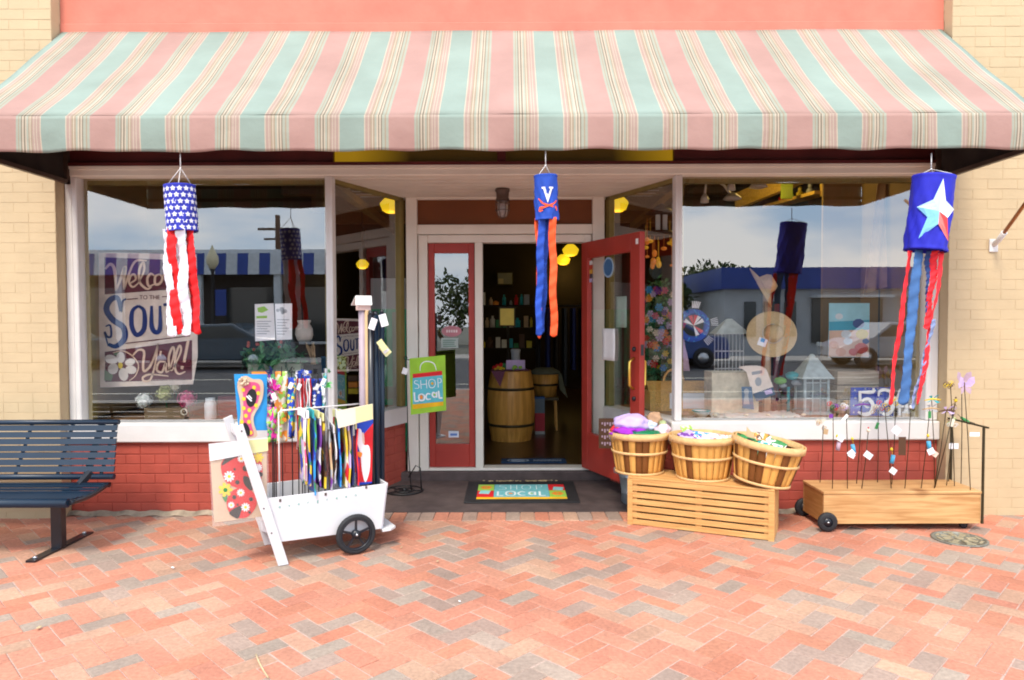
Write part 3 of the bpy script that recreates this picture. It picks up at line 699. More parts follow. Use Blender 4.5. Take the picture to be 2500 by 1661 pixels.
mb = MB(); mb.bar((-.205, -.002, .745), (-.205, CW, .745), .02, .05); mb.build('handle_bar', m_cart, cart, world=False, bevel=.003)
MB().bar((-.155, -.002, .60), (-.155, CW, .60), .018, .04).build('brace', m_cart, cart, world=False); MB().bar((-.04, -.002, .20), (-.04, CW, .12), .018, .05).build('brace', m_cart, cart, world=False)
mb = MB(); mb.prism([(.588, -.012, .10), (.64, -.012, .10), (.685, .03, .10), (.685, CW - .03, .10), (.64, CW + .01, .10), (.588, CW + .01, .10)], (0, 0, .016)); mb.build('toe_board', m_cart, cart, world=False, bevel=.003)
for y in (-.052, CW + .012):
    wy = y + .018
    mb = MB(); mb.X = T(.416, wy, .12) @ RX(90)
    prof = [(.094, -.014), (.106, -.018), (.116, -.012), (.12, 0), (.116, .012), (.106, .018), (.094, .014)]
    mb.lathe(prof, n=40, caps=False)
    wh = mb.build('wheel', m_rub, cart, world=False)
    mb = MB(); mb.X = T(.416, wy, .12) @ RX(90)
    mb.lathe([(.094, -.013), (.094, .013), (.084, .013), (.084, -.013), (.094, -.013)], n=40, caps=False)
    mb.lathe([(.0, -.018), (.024, -.018), (.026, .018), (0, .018)], n=18, caps=False)
    for k in range(5):
        a = 2 * math.pi * k / 5 + .3; mb.bar((.02 * math.cos(a), .02 * math.sin(a), 0), (.088 * math.cos(a), .088 * math.sin(a), 0), .012, .012)
    mb.build('rim', m_rim, wh, world=False)
    mb = MB(); mb.X = T(.416, wy, .12) @ RX(90); mb.ball((0, 0, .019), .010, 10); mb.build('axle_cap', m_steel, wh, world=False)
m_teal = M('teal_lettering', (.05, .35, .28), .5)
mb = MB()
for i, ch in enumerate('evergreen'):
    u = CP(683 + i * 23.2, 1238 - i * 3.6, -.001)
    mb.text(ch, .026, T(u[0], -.0005, u[2]) @ RX(90), .0006)
mb.build('lettering', m_teal, cart, world=False)
mb = MB()
for px, py in ((684, 1222), (795, 1207), (894, 1190)):
    u = CP(px, py, 0); mb.box(u[0] - .006, u[0] + .006, -.003, 0, u[2] - .008, u[2] + .008)
for px, py in ((644, 1242), (663, 1302), (590, 1053)):
    u = CP(px, py, -.023); mb.X = T(u[0], -.0225, u[2]) @ RX(90); mb.lathe([(.005, 0), (.005, .002)], n=8); mb.X = Matrix()
mb.build('screw', M('dull_bolt', (.12, .10, .09), .5, metal=.5), cart, world=False)
# hanging rail over the cart
a = CP(680, 1003, .12); b = CP(908, 984, .16); dn = CP(682, 1215, .12)
m_wire = M('white_coated_wire', (.70, .67, .66), .4)
mb = MB(); mb.tube([(a[0], .12, .16), (a[0], .12, a[2] - .012), (a[0] + .015, .12, a[2]), (b[0], .16, b[2])], .0045, 8); mb.tube([(b[0] - .02, .155, b[2]), (b[0] - .02, .155, .16)], .0045, 8)
mb.build('hanging_rail', m_wire, cart, world=False)

# colourful goods on the cart, each a thing of its own
def tone(name, c, rough=.6, var=.06): return M(name, c, rough, var=var, vs=8)
C_RAW = dict(magenta=(.62, .02, .30), lime=(.30, .55, .08), orange=(.80, .26, .03), sun=(.75, .55, .03), royal=(.01, .05, .42), navy=(.008, .015, .10), red=(.62, .012, .02), white=(.78, .78, .80),
      teal=(.02, .33, .36), tan=(.50, .34, .18), burlap=(.58, .43, .30), pink=(.62, .08, .20), black=(.012, .012, .014), green=(.03, .22, .06), sky=(.02, .27, .62), brown=(.10, .045, .02), cream=(.72, .66, .52), lilac=(.52, .40, .66), violet=(.16, .04, .30), gray=(.32, .34, .36), yellowcard=(.70, .68, .34), mauve=(.45, .32, .40), skin=(.70, .50, .40))
C_ = {k: tone(k, v) for k, v in C_RAW.items()}
def cpoly(mb, pts, k, m=None, t=.002):
    q = [CP(*(m(*p) if m else p), k) for p in pts]
    # keep the outline anticlockwise seen from the front
    ar = sum(q[i][0] * q[(i + 1) % len(q)][2] - q[(i + 1) % len(q)][0] * q[i][2] for i in range(len(q)))
    if ar < 0: q = q[::-1]
    mb.prism(q, (0, t, 0))
# ladybird package
z6 = Zm(480, 900, 3.016)
kk = .055
lb = cthing('garden_flag_package', 'ladybird garden flag in a clear bag hanging from the left of the white cart', 'garden flag', 'packaged goods on the white cart')
m_bag = M('clear_bag', (.75, .72, .68), .25, alpha=.13, spec=.6)
mb = MB(); cpoly(mb, [(88, 556), (525, 512), (536, 1108), (118, 1166)], kk - .006, z6, .010); mb.build('bag', m_bag, lb, world=False)
mb = MB(); cpoly(mb, [(100, 640), (515, 600), (520, 1085), (130, 1135)], kk, z6, .0015); mb.build('burlap', C_['burlap'], lb, world=False)
mb = MB(); cpoly(mb, [(90, 556), (523, 510), (527, 606), (98, 682)], kk - .008, z6, .0015); mb.mi = 1; cpoly(mb, [(350, 532), (523, 514), (526, 606), (360, 634)], kk - .0095, z6, .001); mb.build('header_card', [C_['white'], C_['yellowcard']], lb, world=False)
mb = MB()
def mi(i): mb.mi = i
k1 = kk - .002
mi(0); cpoly(mb, bez((180, 700), (260, 620), (340, 610), (440, 640), (485, 720), (470, 830), (400, 900), (300, 880), (210, 830)), k1, z6, .001)
cpoly(mb, bez((225, 960), (280, 890), (370, 880), (430, 930), (440, 1010), (380, 1090), (300, 1100), (235, 1050)), k1 - .001, z6, .001)
mi(1); cpoly(mb, bez((185, 715), (230, 640), (330, 603), (350, 640), (280, 660)), k1 - .001, z6, .001); cpoly(mb, bez((240, 1060), (330, 1010), (315, 1090), (290, 1102)), k1 - .002, z6, .001)
cpoly(mb, bez((345, 795), (380, 800), (420, 850), (400, 900), (350, 850)), k1 - .002, z6, .001)
for x, y, r in ((300, 838, 16), (280, 742, 9), (360, 735, 22), (277, 948, 15), (400, 963, 15), (302, 1003, 8), (390, 1060, 10), (470, 780, 18)): cpoly(mb, circ(x, y, r), k1 - .003, z6, .001)
mi(2)
for x, y, r in ((240, 795, 42), (328, 665, 28), (325, 915, 30), (255, 1006, 26), (360, 1022, 34), (455, 730, 30)): cpoly(mb, flower_pts(x, y, r, 10), k1 - .0035, z6, .001)
mi(3); cpoly(mb, flower_pts(212, 893, 54, 7), k1 - .0035, z6, .001); cpoly(mb, flower_pts(455, 655, 40, 7), k1 - .0015, z6, .001)
for x, y, r in ((240, 795, 12), (328, 665, 9), (325, 915, 9), (255, 1006, 8), (360, 1022, 10)): cpoly(mb, circ(x, y, r), k1 - .0045, z6, .001)
mi(4); cpoly(mb, circ(212, 895, 16), k1 - .0045, z6, .001); cpoly(mb, bez((190, 945), (225, 940), (215, 985)), k1 - .003, z6, .001)
mb.build('print', [C_['red'], C_['black'], C_['white'], C_['sun'], C_['green']], lb, world=False)
# flip-flop package
zc_ = Zm(540, 880, 4.355)
kk = .30
ff = cthing('garden_flag_package', 'tall blue package with a spotted flip flop shape at the left of the white cart', 'garden flag', 'packaged goods on the white cart')
mb = MB(); cpoly(mb, [(138, 148), (487, 145), (490, 745), (185, 750)], kk, zc_, .006); mb.mi = 1; cpoly(mb, [(325, 122), (487, 122), (487, 146), (325, 146)], kk, zc_, .004); mb.build('backing', [C_['sky'], C_['orange']], ff, world=False)
mb = MB(); cpoly(mb, bez((185, 215), (260, 165), (340, 200), (420, 205), (450, 260), (445, 380), (410, 480), (350, 590), (350, 680), (385, 800), (300, 830), (235, 800), (195, 690), (210, 560), (200, 420), (175, 300)), kk - .012, zc_, .010); mb.build('burlap', C_['burlap'], ff, world=False)
mb = MB(); cpoly(mb, bez((235, 290), (300, 235), (380, 240), (415, 290), (400, 400), (370, 490), (315, 580), (320, 680), (345, 790), (280, 800), (235, 700), (235, 560), (235, 420)), kk - .014, zc_, .002)
mi(1)
for x, y in ((235, 315), (350, 290), (395, 350), (370, 480), (300, 530), (240, 510), (262, 590), (220, 655), (295, 655), (315, 770), (240, 410)): cpoly(mb, circ(x, y, 20, 22, 10), kk - .0155, zc_, .0015)
mi(2); cpoly(mb, circ(322, 400, 55, 98, 16, 0, .15), kk - .0165, zc_, .002); cpoly(mb, circ(270, 735, 32, 75, 12, 0, -.3), kk - .0165, zc_, .002)
mi(3); cpoly(mb, [(262, 385), (275, 375), (330, 430), (318, 440)], kk - .018, zc_, .001); cpoly(mb, [(285, 375), (297, 368), (330, 405), (322, 414)], kk - .018, zc_, .001)
mb.build('print', [C_['pink'], C_['sun'], C_['black'], C_['white']], ff, world=False)
mb = MB()
for q in range(26):
    a = rnd.uniform(0, 6.28); r = rnd.uniform(0, 62); u = CP(*zc_(250 + r * math.cos(a), 225 + r * .9 * math.sin(a)), kk - .02)
    mb.ball((u[0], u[1] + rnd.uniform(-.012, .006), u[2]), rnd.uniform(.006, .011), 7, jit=.5)
mb.build('bow', C_['burlap'], ff, world=False)
# upright flags and spinners on rods in the back row
def standing(lab, px0, px1, py0, py1, k, cols, stripes='v', cat='garden spinner', name='garden_spinner', rods=1, tagc=None, seed=0, round_=False):
    o = cthing(name, lab, cat, 'upright goods in the back of the white cart'); r = random.Random(seed + 5)
    a = CP(px0, py0, k); b = CP(px1, py1, k); mats = [C_[c] for c in cols] + [C_['black']]
    mb = MB(); n_ = len(cols)
    W_ = b[0] - a[0]; H_ = a[2] - b[2]
    if stripes == 'v':
        m_ = max(6, n_ * 2)
        for i in range(m_):
            mb.mi = i % n_; x0 = a[0] + W_ * i / m_; x1 = a[0] + W_ * (i + 1) / m_
            mb.grid(lambda u, v, x0=x0, x1=x1, i=i: (x0 + (x1 - x0) * u + .003 * math.sin(v * 9 + i), k + .01 * math.sin((i + u) * 2.1) + .004 * math.sin(v * 7), a[2] - H_ * v * (1 - .06 * ((i * 7) % 3) / 3)), 2, 10, .002)
    else:
        mats = [PRINT(cols, 42, .8, seed)] + mats; mb.mi = 0
        mb.grid(lambda u, v: (a[0] + W_ * u + .003 * math.sin(v * 11), k + .012 * math.sin(u * 5 + v * 4) + .005 * math.sin(v * 17 + seed), a[2] - H_ * v), 10, 26, .002)
        for q in range(5):
            mb.mi = 1 + r.randrange(n_); mb.prism([(x, k - .015, z) for x, z in flower_pts(a[0] + W_ * r.uniform(.2, .8), a[2] - H_ * r.uniform(.08, .9), W_ * .22, 7)], (0, .002, 0))
    mb.build('fabric', mats, o, world=False)
    for q in range(rods):
        x = a[0] + W_ * (q + .5) / rods
        MB().tube([(x, k + .004, .15), (x + .003, k + .004, a[2] + .03)], .0035, 6).build('rod', C_['black'], o, world=False)
    if tagc:
        mb = MB(); x = a[0] + W_ * .5; z = a[2] - .03
        mb.X = T(x, k - .022, z) @ RY(25); mb.box(-.012, .012, 0, .001, -.04, 0); mb.build('tag', C_[tagc], o, world=False)
    return o
sp_ = cthing('garden_spinner', 'magenta petal spinner on a thin rod beside the blue flip flop package', 'garden spinner', 'upright goods in the back of the white cart')
mb = MB(); u = CP(668, 955, .27)
for q in range(34):
    a = rnd.uniform(0, 6.28); r = rnd.uniform(.01, .042); x = u[0] + r * math.cos(a); z = u[2] + r * 1.6 * math.sin(a)
    mb.prism([(u[0] + (x - u[0]) * .2, .27 + rnd.uniform(-.02, .02), u[2] + (z - u[2]) * .2), (x + .008, .268 + rnd.uniform(-.02, .01), z), (x - .006, .268, z + .012)], (0, .0015, 0))
mb.build('petals', C_['magenta'], sp_, world=False)
mb = MB(); mb.tube([(u[0], .285, .15), (u[0], .285, u[2] + .05)], .0035, 6); mb.build('rod', C_['black'], sp_, world=False)
mb = MB(); mb.X = T(u[0] - .01, .245, u[2] - .01) @ RY(-20); mb.box(-.013, .013, 0, .001, -.045, 0); mb.build('tag', C_['white'], sp_, world=False)
standing('garden flag of dark leaves hanging under the magenta petal spinner', 652, 676, 995, 1078, .275, ['green', 'lime', 'magenta', 'gray'], 'h', 'garden flag', 'garden_flag', 1, None, 2)
standing('cream and orange floral garden flag with a lime band on the white cart', 672, 703, 908, 1080, .30, ['cream', 'orange', 'cream', 'orange', 'lime'], 'h', 'garden flag', 'garden_flag', 1, 'lime', 1)
standing('teal yellow and blue spinner tails on a rod in the white cart', 703, 721, 922, 1070, .26, ['teal', 'sun', 'royal', 'royal'], 'h', 'garden spinner', 'garden_spinner', 1, 'white', 3)
standing('bundle of narrow red and white striped streamers in the white cart', 722, 742, 925, 1096, .28, ['white', 'red', 'mauve', 'red'], 'v', 'streamers', 'streamer_bundle', 2, 'white', 4)
standing('red and white striped flag folded on a rod in the white cart', 741, 760, 925, 1000, .30, ['white', 'red'], 'v', 'garden flag', 'garden_flag', 1, None, 5)
standing('royal blue flag with white stars at the top of the white cart', 722, 760, 906, 928, .315, ['royal', 'royal', 'white'], 'h', 'garden flag', 'garden_flag', 1, None, 6)
standing('violet and green leafy flag behind the magenta petal spinner', 652, 690, 915, 992, .335, ['violet', 'green', 'white', 'navy', 'magenta'], 'h', 'garden flag', 'garden_flag', 1, None, 8)
standing('white and teal spotted flag between the starry flag and the grey glitter tube', 786, 796, 912, 1000, .20, ['white', 'teal', 'gray', 'green'], 'h', 'garden flag', 'garden_flag', 1, 'white', 9)
sf = standing('blue starry flag with a red top edge in the middle of the white cart', 760, 792, 926, 1062, .30, ['royal', 'navy'], 'h', 'garden flag', 'garden_flag', 1, 'white', 7)
mb = MB()
for q in range(13):
    u = CP(rnd.uniform(763, 790), 940 + q * 9, .27); pts = [(u[0] + (.006 if j % 2 else .012) * math.cos(j * math.pi / 5 + 1.57), .268, u[2] + (.006 if j % 2 else .012) * math.sin(j * math.pi / 5 + 1.57)) for j in range(10)]
    mb.prism(pts, (0, .002, 0))
mb.build('star', C_['white'], sf, world=False)
gt = cthing('glitter_tube', 'tall clear grey tube with green tinsel near its top in the white cart', 'garden stake', 'upright goods in the back of the white cart')
u = CP(797, 900, .24); mb = MB(); mb.tube([(u[0], .24, .16), (u[0] - .004, .24, u[2])], .012, 10); mb.build('tube', M('frosted_tube', (.50, .50, .56), .3, alpha=.55), gt, world=False)
mb = MB(); u = CP(802, 938, .22)
for q in range(22): mb.bar((u[0], .22, u[2]), (u[0] + rnd.uniform(-.03, .03), .22 + rnd.uniform(-.03, .02), u[2] + rnd.uniform(-.03, .02)), .003)
mb.build('tinsel', tone('bright_green_tinsel', (.15, .72, .18)), gt, world=False)
# dark hook clips at the top of the rods
for i, (px, py, c, lab) in enumerate(((712, 905, 'black', 'black hook clip above the teal spinner tails'), (770, 908, 'black', 'black hook clip above the blue starry flag'), (800, 908, 'green', 'dark green hook clip on the grey glitter tube'), (657, 908, 'navy', 'navy hook clip above the magenta spinner'))):
    u = CP(px, py, .25); mb = MB()
    for q in range(9): mb.bar((u[0] + rnd.uniform(-.02, .02), .25 + rnd.uniform(-.02, .02), u[2] + rnd.uniform(-.015, .02)), (u[0] + rnd.uniform(-.02, .02), .25 + rnd.uniform(-.02, .02), u[2] + rnd.uniform(-.02, .03)), .005)
    o = mb.build('hook_clip', C_[c]); o.matrix_world = CM; tag(o, lab, 'hook', 'hook clips over the white cart')
# packages hanging edge-on from the rail
def hung(lab, px, py0, py1, cols, k0, k1, tilt=0, th=.008, head='white', grp='packages hanging from the cart rail'):
    o = cthing('garden_flag_package', lab, 'garden flag', grp)
    u = CP(px, py0, k0); v = CP(px, py1, k0); X = T(u[0], k0, 0) @ RZ(tilt) @ T(-u[0], -k0, 0); n_ = len(cols)
    H_ = u[2] - v[2]; r = random.Random(int(px))
    mb = MB(); mb.X = X; mb.box(u[0] - .004, u[0] + .005, k0, k1, u[2] - .045, u[2], .0); mb.build('header_card', C_[head], o, world=False)
    mb = MB(); mb.X = X; ph = r.uniform(0, 6)
    mb.grid(lambda a, b: (u[0] + th * .5 + .0025 * math.sin(b * 7 + ph) + .003 * math.sin(a * 6 + b * 5 + ph), k0 + (k1 - k0) * a + .004 * math.sin(b * 15), u[2] - .045 - (H_ - .045) * b + .006 * math.sin(a * 5 + ph)), 8, 30, th)
    mb.build('bag', [PRINT(cols, 24, .45, int(px) % 7)], o, world=False)
hung('pink and cream packaged flag hanging at the left end of the cart rail', 742, 1003, 1178, ['mauve', 'white', 'pink', 'cream'], .02, .20, -6)
hung('green and lilac packaged flag second along the cart rail', 752, 1003, 1188, ['lilac', 'sun', 'green', 'royal'], .0, .20, 4)
hung('bright blue and green packaged flag in the middle of the cart rail', 765, 1003, 1212, ['royal', 'sky', 'green', 'violet', 'sky'], -.02, .20, -4, head='teal')
hung('dark purple packaged flag beside the bright blue one on the cart rail', 778, 1003, 1190, ['violet', 'white', 'black'], .0, .22, 6, head='yellowcard')
hung('brown and gold patterned packaged flag on the cart rail', 789, 1010, 1195, ['sun', 'brown', 'black', 'brown'], .0, .22, 2, head='yellowcard')
hung('packaged flag with brown animals on a dark background on the cart rail', 802, 1030, 1200, ['gray', 'brown', 'tan', 'black', 'violet', 'gray'], .0, .24, -12, .012, 'gray')
hung('white and red packaged flag under a grey card on the cart rail', 815, 1040, 1180, ['white', 'brown', 'white'], .02, .2, -8)
hung('royal blue packaged flag at the left of the yellow header cards', 826, 1008, 1190, ['royal', 'royal', 'sky'], .0, .22, -10)
hung('tan floral packaged flag under the yellow header cards', 843, 1008, 1190, ['tan', 'cream', 'green', 'red', 'sun'], .0, .22, 4, head='yellowcard')
hung('narrow floral packaged flag with a blue patch under the header cards', 850, 1008, 1190, ['cream', 'lilac', 'green', 'sun', 'tan'], .0, .22, 4, head='yellowcard')
hung('dark navy packaged flag under the yellow header cards', 858, 1008, 1190, ['navy', 'navy', 'black'], .0, .22, 4, head='white')
hung('red packaged flag beside the white goose package', 869, 1030, 1188, ['red', 'red'], .0, .2, -14, head='yellowcard')
go = cthing('garden_flag_package', 'blue and red package with a white goose at the right end of the cart rail', 'garden flag', 'packages hanging from the cart rail')
k = .05
mb = MB(); cpoly(mb, [(820, 1004), (910, 986), (911, 1024), (826, 1046)], k - .085, None, .002); mb.mi = 1; cpoly(mb, [(868, 996), (909, 987), (910, 1023), (870, 1033)], k - .0875, None, .001); mb.build('header_card', [C_['cream'], C_['yellowcard']], go, world=False)
mb = MB(); cpoly(mb, [(866, 1034), (911, 1024), (908, 1180), (872, 1186)], k, None, .006); mb.mi = 1; cpoly(mb, [(880, 1070), (911, 1034), (908, 1176), (876, 1178)], k - .001, None, .001); mb.build('backing', [C_['royal'], C_['red']], go, world=False)
mb = MB(); cpoly(mb, bez((872, 1052), (882, 1050), (888, 1085), (900, 1088), (904, 1110), (902, 1150), (892, 1178), (884, 1150), (880, 1110), (872, 1080)), k - .004, None, .003); mb.mi = 1; cpoly(mb, bez((872, 1104), (884, 1106), (882, 1116), (876, 1116)), k - .006, None, .002); mb.mi = 2; cpoly(mb, bez((884, 1060), (888, 1058), (890, 1082), (886, 1082)), k - .006, None, .002); mb.build('goose', [C_['white'], C_['orange'], C_['skin']], go, world=False)
# birdhouse on a wrapped pole and black poles
bh = cthing('birdhouse_pole', 'tall lavender and tan wrapped pole with a small white birdhouse on top', 'birdhouse')
k = .12; a = CP(884, 758, k); mb = MB(); mb.tube([(a[0], k, .15), (a[0], k, a[2])], .022, 14); mb.build('pole', M('lavender_wrapped_pole', (.34, .27, .31), .5, var=.2, vs=4), bh, world=False)
mb = MB(); mb.tube([(a[0] + .022, k - .022, .15), (a[0] + .022, k - .022, a[2])], .013, 8); mb.build('wooden_strip', C_['tan'], bh, world=False)
mb = MB(); mb.box(a[0] - .03, a[0] + .045, k - .03, k + .03, a[2], a[2] + .035); mb.build('house', M('blush_birdhouse', (.62, .45, .40), .6), bh, world=False)
mb = MB(); z = a[2] + .03
mb.prism([(a[0] - .055, k - .045, z), (a[0] + .05, k - .045, z), (a[0] + .06, k, z + .055), (a[0] - .04, k, z + .055)], (0, 0, .005)); mb.prism([(a[0] - .04, k, z + .055), (a[0] + .06, k, z + .055), (a[0] + .05, k + .045, z), (a[0] - .055, k + .045, z)], (0, 0, .005)); mb.build('roof', m_white, bh, world=False)
for i, (px, py, r, lab) in enumerate(((905, 768, .019, 'first slim black pole right of the birdhouse pole'), (916, 770, .022, 'thick black pole in the middle of the black poles on the cart'), (932, 765, .017, 'outermost black pole at the right end of the white cart'))):
    o = cthing('garden_pole', lab, 'pole', 'black poles standing in the cart'); k = .07 + i * .05; u = CP(px, py, k)
    mb = MB(); mb.tube([(CP(px + (2 if i < 2 else 0), 1180, k)[0], k, .16), (u[0], k, u[2])], r, 10); mb.build('pole', m_bench if i else m_bdk, o, world=False)
    mb = MB(); mb.ball((u[0], k, u[2] + .008), r * .9, 8); mb.build('knob', m_bdk, o, world=False)
    if i < 2:
        w_ = CP((915, 925)[i], (778, 832)[i], .03); mb = MB(); mb.X = T(w_[0], .03, w_[2]) @ RY((20, -35)[i]); mb.box(-.02, .02, 0, .0015, -.07, .0); mb.build('tag', C_[('white', 'yellowcard')[i]], o, world=False)
for px, py, an, lab in ((936, 783, -15, 'white price tag at the top of the black poles'), (940, 855, -40, 'yellow and white price tag half way up the black poles')):
    u = CP(px, py, .06); mb = MB(); mb.X = T(u[0], .05, u[2]) @ RY(an); mb.box(-.025, .022, 0, .002, -.035, .04)
    if 'yellow' in lab: mb.mi = 1; mb.box(-.02, .018, -.001, 0, -.015, .02)
    o = mb.build('price_tag', [C_['yellowcard'] if 'yellow' in lab else C_['white'], C_['white']]); o.matrix_world = CM; tag(o, lab, 'price tag')

# ---------------------------------------------------------------- small flag stand with SHOP LOCAL flag
fs = thing('flag_stand', 'thin black metal flag stand with a round base beside the entrance', 'flag stand', (-.855, .62, .022))
m_iron = M('black_iron', (.01, .011, .013), .45, var=.2)
b = G(992, 1199, .025); B = Vector((-.86, .66, .022))
mb = MB(); ring = [B + Vector((.145 * math.cos(2 * math.pi * k / 32), .145 * math.sin(2 * math.pi * k / 32), .008)) for k in range(33)]
mb.tube(ring, .008, 6); mb.tube([B + Vector((.075 * math.cos(2 * math.pi * k / 24), .075 * math.sin(2 * math.pi * k / 24), .008)) for k in range(25)], .007, 6)
for k in range(5):
    a = k * 1.2566; mb.bar(B + Vector((0, 0, .008)), B + Vector((.14 * math.cos(a), .14 * math.sin(a), .008)), .016, .006)
mb.lathe([(.02, .0), (.018, .02), (.008, .03)], B, 12); mb.build('base', m_iron, fs)
t = W(995, 873, .60); p1 = W(1018, 1150, .68)
mb = MB(); q = B + Vector((.055, .0, .01)); top = W(990, 880, .60)
mb.tube([q, q + Vector((-.02, 0, .3)), top + Vector((.004, 0, -.02)), top, top + Vector((-.012, 0, .02)), top + Vector((0, 0, .035)), top + Vector((.014, 0, .02)), top + Vector((.012, 0, .004)), top + Vector((.30, 0, .012))], .004, 6)
mb.tube([q + Vector((-.02, -.0, .10)), q + Vector((.04, -.02, .20)), q + Vector((.075, -.02, .18)), q + Vector((.085, -.03, .0))], .0045, 6)
mb.build('pole', m_iron, fs)
mb = MB(); u = W(989, 905, .585); mb.X = T(*u) @ RY(20); mb.box(-.02, .02, 0, .001, -.03, .02); mb.build('tag', m_paper, fs)
zf = Zm(940, 800, 3.016); YFl = .595
fl = thing('garden_flag', 'lime green SHOP LOCAL garden flag hanging on the black stand', 'garden flag', tuple(W(1045, 870, YFl)))
def FP(mb, pts, t, th=.0012):
    q = P3(pts, YFl - t, zf)
    ar = sum(q[i].x * q[(i + 1) % len(q)].z - q[(i + 1) % len(q)].x * q[i].z for i in range(len(q)))
    mb.prism(q if ar > 0 else q[::-1], (0, th, 0))
m_lime = clothmat('lime_flag_cloth', (.28, .52, .035)); m_aqua = clothmat('aqua_flag_cloth', (.10, .45, .52)); m_fred = clothmat('red_flag_cloth', (.60, .015, .02)); m_fyel = clothmat('yellow_flag_cloth', (.75, .42, .01))
mb = MB(); FP(mb, [(180, 228), (443, 203), (450, 610), (190, 643)], 0, .003); mb.build('cloth', m_lime, fl)
mb = MB(); FP(mb, [(203, 342), (420, 318), (422, 350), (205, 372)], .0015); mb.build('red_band', m_fred, fl)
mb = MB(); FP(mb, [(203, 372), (422, 350), (428, 545), (205, 566)], .0015); mb.build('blue_panel', m_aqua, fl)
mb = MB(); FP(mb, [(203, 566), (428, 543), (430, 574), (203, 602)], .0015); mb.build('yellow_band', m_fyel, fl)
def fmap(x, y, h): return W(*zf(x, y), YFl - .003 - h)
mb = MB()
hd = [(258, 320), (262, 280), (285, 255), (320, 250), (355, 262), (370, 285), (378, 315)]
mb.stroke(hd, 7, fmap, 6)
def letter(mb, pts, w=9): mb.stroke(pts, w, fmap, 5)
for pts in ([(245, 395), (222, 392), (218, 410), (245, 422), (248, 445), (218, 448)], [(262, 388), (266, 452)], [(304, 384), (308, 448)], [(264, 420), (306, 416)], [(350, 380), (328, 388), (322, 412), (332, 440), (355, 442), (370, 420), (366, 392), (350, 380)], [(388, 374), (392, 442)], [(388, 376), (410, 378), (412, 402), (392, 408)]): letter(mb, pts, 5)
for pts in ([(215, 478), (220, 546)], [(220, 544), (248, 540)], [(268, 488), (250, 500), (252, 530), (270, 538), (288, 528), (288, 500), (268, 488)], [(335, 490), (312, 488), (302, 508), (310, 528), (338, 526)], [(378, 490), (356, 478), (348, 498), (362, 512), (378, 505)], [(380, 474), (380, 516)], [(394, 466), (400, 522)], [(400, 520), (422, 518)]): letter(mb, pts, 11)
mb.build('lettering', M('white_print', (.80, .82, .82), .6), fl)
mb = MB(); FP(mb, circ(267, 513, 12, 16), .0045); mb.mi = 1; FP(mb, circ(364, 494, 8), .0045); mb.mi = 2; FP(mb, circ(348, 412, 10), .003); mb.build('dot', [C_['orange'], C_['lime'], m_fyel], fl)

# ---------------------------------------------------------------- door mats
mz = .030
mt = thing('door_mat', 'black edged SHOP LOCAL door mat with bright panels in the entrance', 'door mat', (.07, .60, .025), rot=(R(2.6 * .6), 0, 0))
MI = ROOT[mt.name].inverted()
def mpt(px, py, h=0):
    "local mat coordinates from the photo pixel"
    g = G(px, py, .033); return ((MI @ g).x, (MI @ g).y)
mbm = MB(); mbm.box(-.435, .435, -.30, .30, 0, .008, .003); mbm.build('rubber_border', m_rub, mt, world=False)
def mq(mb, x0, x1, y0, y1, h): mb.box(x0, x1, y0, y1, h, h + .0015)
mb = MB(); mq(mb, -.215, .215, -.165, .20, .008); mb.build('blue_panel', M('aqua_carpet', (.14, .42, .46), .95, var=.15, vs=60, bump=.3), mt, world=False)
mb = MB()
for i, (x0, x1, y0, y1) in enumerate(((-.345, -.217, .02, .20), (-.345, -.217, -.165, .018), (.217, .345, .02, .20), (.217, .345, -.165, .018))): mb.mi = [0, 1, 1, 0][i]; mq(mb, x0, x1, y0, y1, .008)
mb.mi = 2
mq(mb, -.345, .345, -.215, -.167, .008)
mb.mi = 3
for x, y in ((-.28, -.07), (.28, .11)): mb.X = RZ(-8); mq(mb, x - .04, x + .04, y - .045, y + .045, .0096); mb.X = Matrix()
mb.mi = 4
for x, y in ((-.28, .11), (.28, -.07)):
    for k in range(6): a = k * 1.047; mb.lathe([(.02, .0096), (.02, .0105)], (x + .028 * math.cos(a), y + .03 * math.sin(a), 0), 8)
mb.build('corner_panel', [C_['lime'], C_['red'], m_fyel, M('mat_teal', (.25, .55, .55), .9), C_['orange']], mt, world=False)
mb = MB()
def ms(pts, w=.013): mb.stroke(pts, w, lambda x, y, h: (x, y, .0096 + h), 5)
def sc(pts, ox, oy, s=1, sy=1.5): return [(ox + x * s, oy + y * s * sy) for x, y in pts]
LT = {'S': [[(.03, .09), (-.01, .095), (-.025, .07), (.025, .045), (.025, .01), (-.03, .0)]], 'H': [[(-.025, 0), (-.025, .095)], [(.025, 0), (.025, .095)], [(-.025, .05), (.025, .05)]],
      'O': [[(0, 0), (.033, .02), (.033, .075), (0, .095), (-.033, .075), (-.033, .02), (0, 0)]], 'P': [[(-.02, 0), (-.02, .095)], [(-.02, .093), (.02, .088), (.025, .06), (-.018, .045)]],
      'L': [[(-.02, .09), (-.02, 0)], [(-.02, .003), (.025, .003)]], 'C': [[(.03, .07), (0, .085), (-.028, .05), (-.005, .01), (.03, .015)]], 'A': [[(.02, .07), (-.01, .08), (-.028, .05), (-.01, .02), (.018, .04)], [(.022, .015), (.022, .08)]]}
for ch, x in (('S', -.15), ('H', -.06), ('O', .04), ('P', .14)):
    for s_ in LT[ch]: ms(sc(s_, x, .045, .95, 1.45), .006)
for ch, x in (('L', -.165), ('O', -.085), ('C', .0), ('A', .085), ('L', .16)):
    for s_ in LT[ch]: ms(sc(s_, x, -.135, .95, 1.45), .016)
mb.build('lettering', M('pale_mat_print', (.62, .72, .72), .9), mt, world=False)
